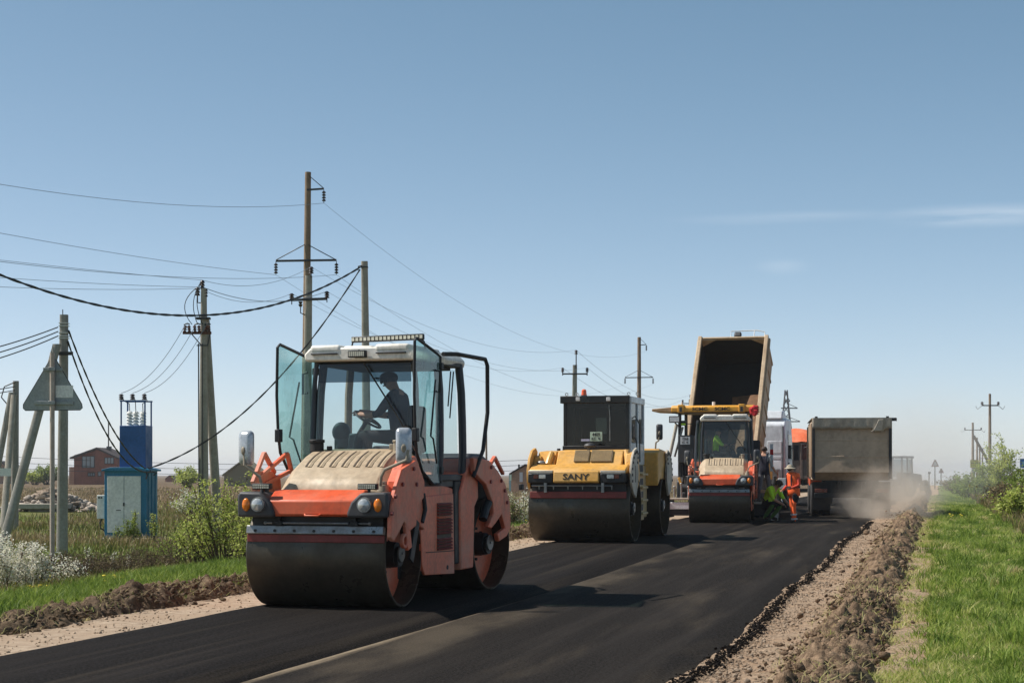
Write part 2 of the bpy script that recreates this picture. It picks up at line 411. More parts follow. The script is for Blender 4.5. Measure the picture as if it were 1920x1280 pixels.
def soilmat(name, c0, c1, c2, sc_=9., bs=.6):
    m, nt, b = newmat(name)
    pos = nd(nt, 'ShaderNodeNewGeometry').outputs['Position']
    n1 = noise_n(nt, pos, sc_, 7, .7); n2 = noise_n(nt, pos, sc_ * .14, 5, .6); n3 = noise_n(nt, pos, sc_ * 6, 3, .7)
    c = mixc(nt, ramp(nt, n1, .32, .68), c0, c1)
    c = mixc(nt, ramp(nt, n2, .42, .66), c, c2)
    c = mixc(nt, ramp(nt, n3, .55, .8, 0, .5), c, tuple(x * .45 for x in c0))
    nt.links.new(c, b.inputs['Base Color']); b.inputs['Roughness'].default_value = .95; b.inputs['Specular IOR Level'].default_value = .15
    bump(nt, b, mth(nt, 'ADD', n1, mth(nt, 'MULTIPLY', n3, .5)), bs, .03); return m
m_sand = soilmat('sandy_soil', srgb(142, 122, 102), srgb(178, 158, 136), srgb(160, 138, 116), 8.)
m_gravel = soilmat('gravelly_soil', srgb(132, 112, 92), srgb(188, 162, 136), srgb(166, 138, 112), 16., .9)
m_clod = soilmat('clod_soil', srgb(74, 59, 46), srgb(164, 138, 112), srgb(122, 100, 80), 9., 1.4)
m_clodL = soilmat('dark_clod_soil', srgb(60, 48, 38), srgb(138, 116, 94), srgb(98, 82, 62), 9., 1.4)
strip('dirt_shoulder', lambda s: -9.75, lambda s: tL(s) + .1, -.045, m_sand, nt_=8, rough=.012)
strip('gravel_shoulder', lambda s: tR(s) - .1, lambda s: .05 + edge_n(s, .25, .5, 6.), -.045, m_gravel, nt_=14, rough=.02)

# heaped soil left by the grader, both sides
def berm(name, tc, half, h, s0, s1, m, amp, seed):
    V = []; Q = []; n = 33; S = np.concatenate([np.arange(s0, min(s1, 45), .035), np.arange(45, s1, .12)])
    for s in S:
        c = tc(s); hh = h(s)
        w = half * (1 + .35 * mnoise.noise(Vector((s * .9, seed, 1))))
        for i in range(n):
            q = i / (n - 1) * 2 - 1; t = c + q * w
            x, y = xy(s, t)
            pr = max(0, math.cos(q * math.pi / 2)) ** .8
            d1 = mnoise.fractal(Vector((x * 3.2, y * 3.2, seed)), .8, 2.1, 5)
            d2 = abs(mnoise.noise(Vector((x * 8, y * 8, seed + 3))))
            d3 = mnoise.ridged_multi_fractal(Vector((x * 5.5, y * 5.5, seed + 9)), .9, 2.2, 4, 1., 2.) - 1.
            d1 += d3 * .34 + .16 * mnoise.noise(Vector((x * 23, y * 23, seed))) + .08 * mnoise.noise(Vector((x * 47, y * 47, seed)))
            z = rz(y) - far_drop(x, y) - .085 + hh * pr * (1 + .5 * mnoise.noise(Vector((s * .8, seed, 7)))) + pr * amp * (d1 * .9 + d2 * .8)
            V.append((x + d1 * .03, y, z))
    for j in range(len(S) - 1):
        for i in range(n - 1): a = j * n + i; Q.append((a, a + 1, a + 1 + n, a + n))
    o = npmesh(name, np.array(V), None, m, None, np.array(Q)); return o
def tBR(s): return -.86 + edge_n(s, .14, .35, 2.)
def hBR(s): return .19 + .07 * math.sin(s * .7) + .05 * math.sin(s * 1.9)
def tBL(s): return -9.55 + edge_n(s, .12, .4, 12.)
def hBL(s): return (.05 + (.15 + .10 * mnoise.noise(Vector((s * .55, 3, 3)))) * sm(16.5, 19, s) + .045 * math.sin(s * 2.3)) * sm(58, 40, s)
o = berm('soil_berm', tBR, .38, hBR, 9, 150, m_clod, .16, 3.3); tag(o, 'long heap of dry brown soil along the right edge of the road', 'soil', kind='stuff')
o = berm('soil_berm', tBL, .42, hBL, 13, 58, m_clodL, .15, 8.8); tag(o, 'dark turned soil heaped along the left edge of the road', 'soil', kind='stuff')
PH = (1 + 5 ** .5) / 2
ICO = np.array([(-1,PH,0),(1,PH,0),(-1,-PH,0),(1,-PH,0),(0,-1,PH),(0,1,PH),(0,-1,-PH),(0,1,-PH),(PH,0,-1),(PH,0,1),(-PH,0,-1),(-PH,0,1)]) / 1.9
ICOF = np.array([(0,11,5),(0,5,1),(0,1,7),(0,7,10),(0,10,11),(1,5,9),(5,11,4),(11,10,2),(10,7,6),(7,1,8),(3,9,4),(3,4,2),(3,2,6),(3,6,8),(3,8,9),(4,9,5),(2,4,11),(6,2,10),(8,6,7),(9,8,1)])
def lumps(name, pts, sizes, m, flat=.6, jit=.5):
    """many low-poly stones or clods in one mesh"""
    N = len(pts); pts = np.asarray(pts); sizes = np.asarray(sizes)
    d = ICO[None] * (1 + nrs.uniform(-jit, jit, (N, 12, 1))) + nrs.uniform(-.22, .22, (N, 12, 3)) * (jit > .3)
    d = d * np.stack([nrs.uniform(.7, 1.5, N), nrs.uniform(.6, 1.1, N), nrs.uniform(flat * .6, flat * 1.3, N)], 1)[:, None, :]
    a = nrs.uniform(0, 6.28, N); b_ = nrs.uniform(-.6, .6, N)
    x, y, z = d[..., 0].copy(), d[..., 1].copy(), d[..., 2].copy()
    y2 = y * np.cos(b_)[:, None] - z * np.sin(b_)[:, None]; z2 = y * np.sin(b_)[:, None] + z * np.cos(b_)[:, None]
    x3 = x * np.cos(a)[:, None] - y2 * np.sin(a)[:, None]; y3 = x * np.sin(a)[:, None] + y2 * np.cos(a)[:, None]
    v = np.stack([x3, y3, z2], 2) * sizes[:, None, None] + pts[:, None, :]
    f = (ICOF[None] + (np.arange(N) * 12)[:, None, None]).reshape(-1, 3)
    return npmesh(name, v.reshape(-1, 3), f, m)
pts = []; szs = []
for _ in range(19000):
    s = 9 + 75 * rnd.random() ** 1.8; q = max(-1.15, min(1.0, rnd.gauss(0, .42))); t = tBR(s) + q * .42 + (rnd.gauss(-.1, .22) if rnd.random() < .12 else 0)
    x, y = xy(s, t); hh = hBR(s) * max(0, math.cos(min(1.55, abs(q) * 1.5)))
    pts.append((x, y, rz(y) - .05 + hh * .95 + rnd.uniform(-.02, .03))); szs.append(min(.085, .007 + rnd.expovariate(1 / .010)))
tag(lumps('soil_clods', pts, szs, m_clod), 'loose brown clods scattered over the right soil heap', 'soil', kind='stuff')
pts = []; szs = []
for _ in range(7500):
    s = 13 + 42 * rnd.random() ** 1.5; q = max(-1.1, min(1.2, rnd.gauss(0, .45))); t = tBL(s) + q * .55
    x, y = xy(s, t); hh = hBL(s) * max(0, math.cos(min(1.55, abs(q) * 1.5)))
    pts.append((x, y, rz(y) - .05 + hh + rnd.uniform(-.02, .03))); szs.append(min(.085, .007 + rnd.expovariate(1 / .011)))
tag(lumps('soil_clods', pts, szs, m_clodL), 'dark soil clods lying on the left heap by the grass', 'soil', kind='stuff')
pts = []; szs = []
for _ in range(11000):
    s = 9 + 45 * rnd.random() ** 1.6; t = tR(s) + abs(rnd.gauss(0, .38)) - .02
    x, y = xy(s, t); pts.append((x, y, rz(y) - .04)); szs.append(min(.03, .004 + rnd.expovariate(1 / .0042)))
tag(lumps('gravel', pts, szs, soilmat('stone_grey', srgb(120, 106, 92), srgb(184, 164, 142), srgb(152, 130, 108), 30.), .7), 'fine grey gravel between fresh asphalt and soil heap', 'gravel', kind='stuff')
pts = []; szs = []
for _ in range(8000):     # crumbs of hot mix along the raw right edge
    s = 9 + 45 * rnd.random() ** 1.6; t = tR(s) + rnd.gauss(.04, .05)
    x, y = xy(s, t); pts.append((x, y, rz(y) - .012 + rnd.uniform(-.02, .012))); szs.append(min(.022, .005 + rnd.expovariate(1 / .0045)))
tag(lumps('asphalt_crumbs', pts, szs, m_fresh), 'black crumbs of asphalt along the raw right edge', 'asphalt', kind='stuff')
pts = []; szs = []
for _ in range(2500):
    s = 12 + 45 * rnd.random() ** 1.6; t = rnd.uniform(-9.4, -8.2)
    x, y = xy(s, t); pts.append((x, y, rz(y) - .04)); szs.append(min(.03, .004 + rnd.expovariate(1 / .005)))
tag(lumps('gravel', pts, szs, m_sand, .7), 'small pale pebbles on the left sandy shoulder', 'gravel', kind='stuff')

# ---------------------------------------------------------------- grass
def blades(name, pts, hts, wid, m, tint, lean=.45):
    N = len(pts); pts = np.asarray(pts, dtype=np.float64); hts = np.asarray(hts)
    a = nrs.uniform(0, 2*np.pi, N); dx, dy = np.cos(a), np.sin(a); l = nrs.uniform(.08, lean, N) * hts
    w = np.asarray(wid) * nrs.uniform(.6, 1.3, N)
    b2 = nrs.uniform(0, 2*np.pi, N); ox, oy = np.cos(b2) * w, np.sin(b2) * w
    z0 = np.zeros(N)
    v = np.stack([
        np.stack([-ox, -oy, z0 - .02], 1), np.stack([ox, oy, z0 - .02], 1),
        np.stack([-ox*.75 + dx*l*.35, -oy*.75 + dy*l*.35, hts*.6], 1), np.stack([ox*.75 + dx*l*.35, oy*.75 + dy*l*.35, hts*.6], 1),
        np.stack([dx*l, dy*l, hts * nrs.uniform(.82, 1, N)], 1)], 1) + pts[:, None, :]
    k = (np.arange(N) * 5)[:, None]
    tri = np.concatenate([k + np.array([[2, 3, 4]])]); q = k + np.array([[0, 1, 3, 2]])
    return npmesh(name, v.reshape(-1, 3), tri, m, np.repeat(tint, 5), q)
m_grass = leafmat('grass_blade', [srgb(82, 106, 36), srgb(126, 148, 60), srgb(164, 176, 84), srgb(198, 192, 124), srgb(204, 188, 142)], .45)
def scatter(n, smin, smax, t0, t1, pw, clump=.5, seed=0., keep=None):
    out = []; tn = []
    while len(out) < n:
        s = smin + (smax - smin) * rnd.random() ** pw; t = t0(s) + (t1(s) - t0(s)) * rnd.random()
        x, y = xy(s, t)
        c = mnoise.noise(Vector((x * 1.3, y * 1.3, seed)))
        if rnd.random() > .75 + clump * c: continue
        if keep and not keep(s, t, x, y): continue
        out.append((x, y, gz(x, y))); tn.append(c)
    return np.array(out), np.array(tn)
# right verge
def tufts(n, smin, smax, t0, t1, pw, hr, tn_, name, label):
    pts = []; hs_ = []; tt_ = []
    for _ in range(n):
        s = smin + (smax - smin) * rnd.random() ** pw; t = rnd.uniform(t0(s), t1(s)); hh = rnd.uniform(*hr); ti = rnd.gauss(*tn_)
        for _ in range(rnd.randint(25, 60)):
            x, y = xy(s + rnd.gauss(0, .07), t + rnd.gauss(0, .06)); pts.append((x, y, gz(x, y))); hs_.append(hh * rnd.uniform(.5, 1.1)); tt_.append(min(1, max(0, ti + rnd.gauss(0, .1))))
    p = np.array(pts); tag(blades(name, p, hs_, .004 + .00011 * p[:, 1], m_grass, np.array(tt_), 1.2), label, 'grass', kind='stuff')
tufts(900, 8, 70, lambda s: -.2, lambda s: 1.2 + .06 * s, 1.6, (.10, .30), (.22, .14), 'grass', 'taller dark grass tufts standing out of the right verge')
tufts(500, 8, 70, lambda s: -.6, lambda s: 1.2 + .06 * s, 1.6, (.06, .20), (.80, .12), 'grass', 'dry straw coloured tufts in the right verge')
tufts(450, 14, 55, lambda s: -12.5, lambda s: -9.4, 1.4, (.14, .34), (.2, .14), 'grass', 'taller grass tufts on the left verge')
tufts(160, 14, 50, lambda s: -9.95, lambda s: -9.25, 1.4, (.06, .16), (.45, .3), 'grass', 'grass tufts torn up with the left soil heap')
# straws and roots lying in the turned soil
for tb, hb_, n_, s1_, lab in ((tBR, hBR, 2600, 60, 'straws and roots mixed into the right soil heap'), (tBL, hBL, 2600, 50, 'straws and roots mixed into the left soil heap')):
    pts = []
    for _ in range(n_):
        s = 10 + (s1_ - 10) * rnd.random() ** 1.5; q = max(-1, min(1, rnd.gauss(0, .5))); t = tb(s) + q * .45; x, y = xy(s, t)
        pts.append((x, y, rz(y) - .05 + hb_(s) * max(0, math.cos(q * 1.4)) + rnd.uniform(.0, .05)))
    p = np.array(pts); tag(blades('straw', p, nrs.uniform(.02, .07, len(p)), .003, m_grass, np.clip(.85 + .15 * nrs.randn(len(p)), .4, 1), 6.), lab, 'straw', kind='stuff')
p, c = scatter(230000, 8, 120, lambda s: -.66 + edge_n(s, .22, .6, 3.), lambda s: min(6, .9 + .075 * s), 1.8, .55, 2.,
               keep=lambda s, t, x, y: rnd.random() < sm(-.75, -.05, t + .55 * mnoise.noise(Vector((s * .7, 5., 1.))) + .3 * mnoise.noise(Vector((x * 2.3, y * 2.3, 1.)))) + .04)
big = np.array([mnoise.noise(Vector((q[0] * .5, q[1] * .35, 9))) for q in p])
tt = np.array([st(q[0], q[1])[1] for q in p])
med = np.array([mnoise.noise(Vector((q[0] * 2.2, q[1] * 1.6, 5))) for q in p])
hts = (.05 + .07 * nrs.rand(len(p)) + .09 * np.clip(big, -.4, .8) + .10 * np.clip(med, -.2, .7)) * (1 + .4 * np.clip(tt - 1, 0, 3)); hts = np.clip(hts, .04, .45)
tint = np.clip(.29 + .2 * nrs.randn(len(p)) + .30 * c - .30 * np.clip(med, -.5, .5) + .38 * np.array([mnoise.noise(Vector((q[0] * .8, q[1] * .35, 21))) for q in p]) + .12 * np.clip(tt - 1.2, 0, 4) + .3 * np.clip(.15 - tt, 0, 1), 0, 1)
o = blades('grass', p, hts, .0035 + .00011 * p[:, 1], m_grass, tint, 1.1); tag(o, 'bright green grass on the right verge beside the soil heap', 'grass', kind='stuff')
# left verge
p, c = scatter(140000, 12, 62, lambda s: -12.6 - .03 * s, lambda s: -9.72 + edge_n(s, .25, .6, 14.), 1.35, .5, 6.)
tt = np.array([st(q[0], q[1])[1] for q in p]); big = np.array([mnoise.noise(Vector((q[0] * .5, q[1] * .5, 2))) for q in p])
hts = np.clip(.12 + .12 * nrs.rand(len(p)) + .12 * big, .05, .4)
tint = np.clip(.16 + .17 * nrs.randn(len(p)) + .2 * c + .10 * np.clip(-11.5 - tt, 0, 4), 0, 1)
o = blades('grass', p, hts, .004 + .00012 * p[:, 1], m_grass, tint, .7); tag(o, 'lush green grass on the left verge above the dark soil', 'grass', kind='stuff')
# rough grass and dry stalks across the left field
m_dry = leafmat('dry_stalk', [srgb(86, 96, 40), srgb(118, 114, 58), srgb(128, 110, 74), srgb(146, 126, 92), srgb(168, 148, 114)], .25)
pts = []; tn = []
while len(pts) < 90000:
    y = 22 + 190 * rnd.random() ** 2.0; x = -y * rnd.uniform(-.16, .34)
    s_, t_ = st(x, y)
    if t_ > -12.2: continue
    nn = mnoise.fractal(Vector((x * .11, y * .07, 0)), 1., 2., 4)
    if rnd.random() > .55 + nn: continue
    pts.append((x, y, gz(x, y))); tn.append(.22 + nn * .8 + sm(60, 130, y) * .5)
p = np.array(pts); hts = .08 + .26 * nrs.rand(len(p)) ** 1.6
o = blades('dry_grass', p, hts, .003 + .00022 * p[:, 1], m_dry, np.clip(np.array(tn) + .2 * nrs.randn(len(p)), 0, 1), .8)
tag(o, 'brown and green rough grass across the left field', 'grass', kind='stuff')
pts = []; tn = []
while len(pts) < 30000:
    s = 25 + 130 * rnd.random() ** 1.3; t = rnd.uniform(1.8, 7)
    x, y = xy(s, t)
    if rnd.random() > .5 + mnoise.noise(Vector((x * .5, y * .3, 4))) * .8: continue
    pts.append((x, y, gz(x, y))); tn.append(.45 + .3 * mnoise.noise(Vector((x * .3, y * .3, 8))))
p = np.array(pts)
o = blades('dry_grass', p, .2 + .35 * nrs.rand(len(p)), .004 + .0002 * p[:, 1], m_dry, np.clip(np.array(tn) + .2 * nrs.randn(len(p)), 0, 1), .7)
tag(o, 'dry weeds below the bushes on the right', 'grass', kind='stuff')
# ---------------------------------------------------------------- frames of reference and people
class Frame:
    """a machine's own axes: -y towards its front as seen, x to its right in the picture"""
    def __init__(s, x, y, z, deg): s.x, s.y, s.z, s.a = x, y, z, R(deg); s.c, s.s = math.cos(s.a), math.sin(s.a)
    def y_(s, px, py, yl):
        q = (px - 960) / F; cx, cy = s.x + s.s * yl, s.y + s.c * yl
        xl = (q * cy - cx) / (s.c + q * s.s); d = cy - s.s * xl
        return xl, H - (py - HOR) / F * d - s.z
    def x_(s, px, py, xl):
        q = (px - 960) / F; cx, cy = s.x + s.c * xl, s.y - s.s * xl
        yl = (cx - q * cy) / (q * s.c - s.s); d = cy + s.c * yl
        return yl, H - (py - HOR) / F * d - s.z
    def root(s, name, label, cat, group=None): return thing(name, label, cat, (s.x, s.y, s.z), -s.a, group)

m_skin = mat('skin', srgb(176, 128, 102), .6, rv=.05)
m_hair = mat('hair', srgb(62, 46, 36), .8)
def person(name, label, loc, rot, J, cols, extra=None, scale=1., group=None):
    """J: joint -> position; one continuous skinned body, materials by nearest limb"""
    seg = [('pelvis','spine'),('spine','chest'),('chest','neck'),('neck','head'),('head','crown'),
           ('chest','shoulderL'),('shoulderL','elbowL'),('elbowL','wristL'),('wristL','palmL'),
           ('chest','shoulderR'),('shoulderR','elbowR'),('elbowR','wristR'),('wristR','palmR'),
           ('pelvis','hipL'),('hipL','kneeL'),('kneeL','ankleL'),('ankleL','toeL'),
           ('pelvis','hipR'),('hipR','kneeR'),('kneeR','ankleR'),('ankleR','toeR')]
    rad = dict(pelvis=(.155,.12), spine=(.145,.115), chest=(.165,.125), neck=(.058,.058), head=(.085,.1), crown=(.06,.075),
               shoulder=(.075,.075), elbow=(.05,.05), wrist=(.034,.034), palm=(.042,.026), hip=(.095,.1), knee=(.068,.07), ankle=(.05,.052), toe=(.042,.035))
    names = list(J); idx = {n: i for i, n in enumerate(names)}
    me = bpy.data.meshes.new('tmp'); me.from_pydata([Vector(J[n]) for n in names], [(idx[a], idx[b]) for a, b in seg], [])
    o = bpy.data.objects.new('tmp', me); col.objects.link(o)
    sk = o.modifiers.new('skin', 'SKIN'); sk.use_smooth_shade = True
    for n in names:
        r = rad[n.rstrip('LR') if n not in rad else n]; d = me.skin_vertices[0].data[idx[n]]
        d.radius = r; d.use_root = (n == 'pelvis')
    ss = o.modifiers.new('sub', 'SUBSURF'); ss.levels = 2
    dg = bpy.context.evaluated_depsgraph_get(); dg.update()
    bm_ = bpy.data.meshes.new_from_object(o.evaluated_get(dg)); bpy.data.objects.remove(o); bpy.data.meshes.remove(me)
    mb = MB(); vv = [tuple(v.co) for v in bm_.vertices]; mb.add(vv, [tuple(q.vertices) for q in bm_.polygons]); bpy.data.meshes.remove(bm_)
    # fingers, nose, ears
    for sd in 'LR':
        w, p = Vector(J['wrist'+sd]), Vector(J['palm'+sd]); d = (p - w).normalized()
        sidev = d.cross(Vector((0,0,1))); sidev = (sidev if sidev.length > .1 else Vector((1,0,0))).normalized(); dn = d.cross(sidev).normalized()
        for k, ln in ((-1.5,.062),(-.5,.075),(.5,.08),(1.5,.07)):
            b0 = p + sidev * (k * .019); mb.tube([b0, b0 + d*ln*.55, b0 + d*ln*.85 - dn*ln*.4*(1 if dn.z > 0 else -1)], .0095, 6, .007)
        b0 = w + d*.03 + sidev*.03; mb.tube([b0, b0 + sidev*.03 + d*.03, b0 + sidev*.035 + d*.06], .011, 6, .008)
    hd, cr, nk = Vector(J['head']), Vector(J['crown']), Vector(J['neck'])
    fw = Vector(J.get('face', (0,-1,0))) if False else FACE
    up = (cr - nk).normalized(); sid = up.cross(fw).normalized()
    mb.ball(hd + fw*.098 - up*.005, (.016,.02,.022), 6, 5)
    for q in (-1, 1):
        mb.ball(hd + sid*q*.088, (.014,.022,.03), 6, 5); mb.ball(hd + fw*.086 + sid*q*.032 + up*.022, .013, 6, 5)
    mb.ball(hd + fw*.086 - up*.05, (.026,.014,.009), 6, 5)
    root = mb.build(name, None, None, ang=180)
    root.location = loc; root.rotation_euler = (0, 0, rot); root.scale = (scale,)*3
    slots = []; mi = {}
    for kk in set(cols.values()): mi[kk.name] = len(slots); root.data.materials.append(kk); slots.append(kk)
    def key(a, b):
        for nme in (b, a):
            for q in (nme, nme.rstrip('LR')):
                if q in cols: return mi[cols[q].name]
        return 0
    S = [(Vector(J[a]), Vector(J[b]), key(a, b), .5*(rad[a if a in rad else a[:-1]][0] + rad[b if b in rad else b[:-1]][0])) for a, b in seg]
    for q in root.data.polygons:
        c = q.center; best = 9; bi = 0
        for A, B, k, r in S:
            ab = B - A; t = min(1, max(0, (c - A).dot(ab) / ab.length_squared)); dd = (c - A - ab*t).length / r
            if dd < best: best, bi = dd, k
        q.material_index = bi
    tag(root, label, 'person', group)
    if extra: extra(root, J)
    return root
FACE = Vector((0,-1,0))
def stand(h=1.0, arms='down', stride=.06):
    J = dict(pelvis=(0,0,.98), spine=(0,.0,1.14), chest=(0,.01,1.34), neck=(0,0,1.50), head=(0,-.02,1.62), crown=(0,-.01,1.71))
    for s_, q in (('L',1),('R',-1)):
        J['shoulder'+s_] = (.19*q,.01,1.42); J['elbow'+s_] = (.25*q,.04,1.13); J['wrist'+s_] = (.27*q,-.05,.88); J['palm'+s_] = (.27*q,-.08,.80)
        J['hip'+s_] = (.095*q,0,.93); J['knee'+s_] = (.11*q,-.03 - stride*q,.51); J['ankle'+s_] = (.12*q,.03 - stride*q*1.5,.075); J['toe'+s_] = (.14*q,-.13 - stride*q*1.5,.04)
    return J
def seated():
    J = dict(pelvis=(0,0,.10), spine=(0,.0,.27), chest=(0,-.03,.48), neck=(0,-.06,.66), head=(0,-.10,.78), crown=(0,-.10,.87))
    for s_, q in (('L',1),('R',-1)):
        J['shoulder'+s_] = (.19*q,-.03,.58); J['elbow'+s_] = (.23*q,-.20,.36); J['wrist'+s_] = (.14*q,-.42,.36); J['palm'+s_] = (.11*q,-.49,.375)
        J['hip'+s_] = (.10*q,-.03,.09); J['knee'+s_] = (.16*q,-.46,.12); J['ankle'+s_] = (.15*q,-.52,-.30); J['toe'+s_] = (.15*q,-.68,-.34)
    return J
# ---------------------------------------------------------------- orange tandem roller
m_orange = mat('orange_paint', srgb(214, 80, 34), .42, dirt=srgb(190, 116, 84), amt=.4, scale=1.6, grime=.45)
m_orange2 = mat('dusty_shade_lifted_orange', srgb(220, 106, 72), .5, dirt=srgb(206, 152, 128), amt=.75, scale=1.8, grime=.6)  # dusty orange, also lightened to stand in for light on the shaded sides
m_beige = mat('dusty_beige_hood', srgb(182, 162, 134), .6, dirt=srgb(142, 118, 92), amt=.6, scale=1.6, grime=.5)
m_slot = mat('hood_slot', srgb(84, 72, 58), .75)
m_dark = mat('dark_plastic', srgb(52, 53, 57), .55, dirt=srgb(98, 92, 86), amt=.35, scale=2.)
m_black = mat('black_steel', srgb(26, 26, 28), .55, dirt=srgb(60, 54, 48), amt=.3, scale=3.)
m_frame = mat('cab_frame_grey', srgb(48, 52, 60), .45)
m_white = mat('cream_white_paint', srgb(240, 234, 222), .45, dirt=srgb(196, 182, 160), amt=.5, scale=2.)
m_drum = mat('wet_drum_steel', srgb(78, 71, 60), .40, .55, dirt=srgb(74, 60, 46), amt=.55, scale=1.6, rv=.16)
m_drumin = mat('drum_inside', srgb(64, 66, 72), .5, .3, dirt=srgb(44, 42, 42), amt=.6, scale=2.)
m_steel = mat('bare_steel', srgb(150, 150, 148), .38, .6, dirt=srgb(104, 96, 88), amt=.45, scale=4.)
m_redstrip = mat('dark_red_strip', srgb(132, 52, 46), .6, dirt=srgb(104, 66, 58), amt=.5)
m_lens = mat('lamp_glass', srgb(196, 198, 196), .12, .35)
m_amber = mat('amber_lens', srgb(226, 124, 38), .18)
m_led = mat('led_cells', srgb(206, 202, 184), .25)
m_mirror = mat('mirror_back', srgb(182, 186, 190), .22, .35)
m_tan = mat('tan_paint', srgb(150, 138, 118), .55)
g_door = glass('teal_glass', (.46, .72, .70), .9, .015, .24, (.46, .64, .62))
g_wind = glass('windscreen_glass', (.74, .85, .87), .9, .01, .05)
g_band = glass('windscreen_tint_band', (.10, .15, .18), .9, .01, .03)
m_seat = mat('seat_fabric', srgb(34, 35, 40), .85)

def drum(root, c, half_l, half_r, rad, m_web, extra_rot=0., seam=True):
    """hollow steel drum with recessed web plates and hubs"""
    e = bpy.data.objects.new('drum', None)
    mb = MB(); d = .30
    prof = [(rad-.03, -half_l+d), (rad-.03, -half_l), (rad-.012, -half_l-.0), (rad, -half_l+.012), (rad, half_r-.012), (rad-.012, half_r), (rad-.03, half_r), (rad-.03, half_r-d)]
    mb.lathe(prof, (0,0,0), 'x', 96, closed=True)
    o = mb.build('drum', m_drum, root, ang=40, fix=True); o.location = c; o.rotation_euler = (0, 0, extra_rot)
    for q, hx in ((1, half_r), (-1, half_l)):
        x = q * (hx - d + .02)
        w = MB(); w.lathe([(.10, 0), (rad-.025, 0), (rad-.025, .03*q), (.10, .03*q)], (x,0,0), 'x', 48, closed=True); w.build('web_plate', m_web, o, fix=True)
        w = MB(); w.cyl((x-.05*q,0,0), (x+.20*q,0,0), .17, .15, 20); w.cyl((x+.1*q,0,-.02), (x+.24*q,0,-.02), .12, n=12)
        for k in range(8): w.cyl((x,.21*math.cos(k*.785),.21*math.sin(k*.785)), (x+.06*q,.21*math.cos(k*.785),.21*math.sin(k*.785)), .02, n=6)
        w.build('drum_motor', m_black, o)
        w = MB(); w.cyl((x+.24*q,.0,.02), (x+.262*q,.0,.02), .105, n=28); w.cyl((x+.262*q,0,.02), (x+.28*q,0,.02), .018, n=8); w.build('hub_plate', m_steel, o, bev=.004)
    return o
def mirror(root, c, w, h, arm, m, yaw=0.):
    mb = MB(); pr = []
    n = 8; rr = min(w, h) * .28
    for cx, cz, a0 in ((w/2-rr, h/2-rr, 0), (-w/2+rr, h/2-rr, 90), (-w/2+rr, -h/2+rr, 180), (w/2-rr, -h/2+rr, 270)):
        for k in range(5): a = R(a0 + 22.5*k); pr.append((cx + rr*math.cos(a), cz + rr*math.sin(a)))
    secs = [[(p[0]*f, y, p[1]*f) for p in pr] for y, f in ((-.06,.55),(-.05,.82),(-.02,.98),(.02,1),(.035,.97))]
    mb.loft([s_[::-1] for s_ in secs]); o = mb.build('mirror', m, root, ang=50, fix=True); o.location = c; o.rotation_euler = (0,0,yaw)
    a = MB(); a.tube([Vector(p) - Vector(c) for p in arm], .019, 8); a.ball((0,-.062,-.03), (.03,.02,.05), 8, 6)
    a.build('mirror_arm', m_tan, o)
    return o

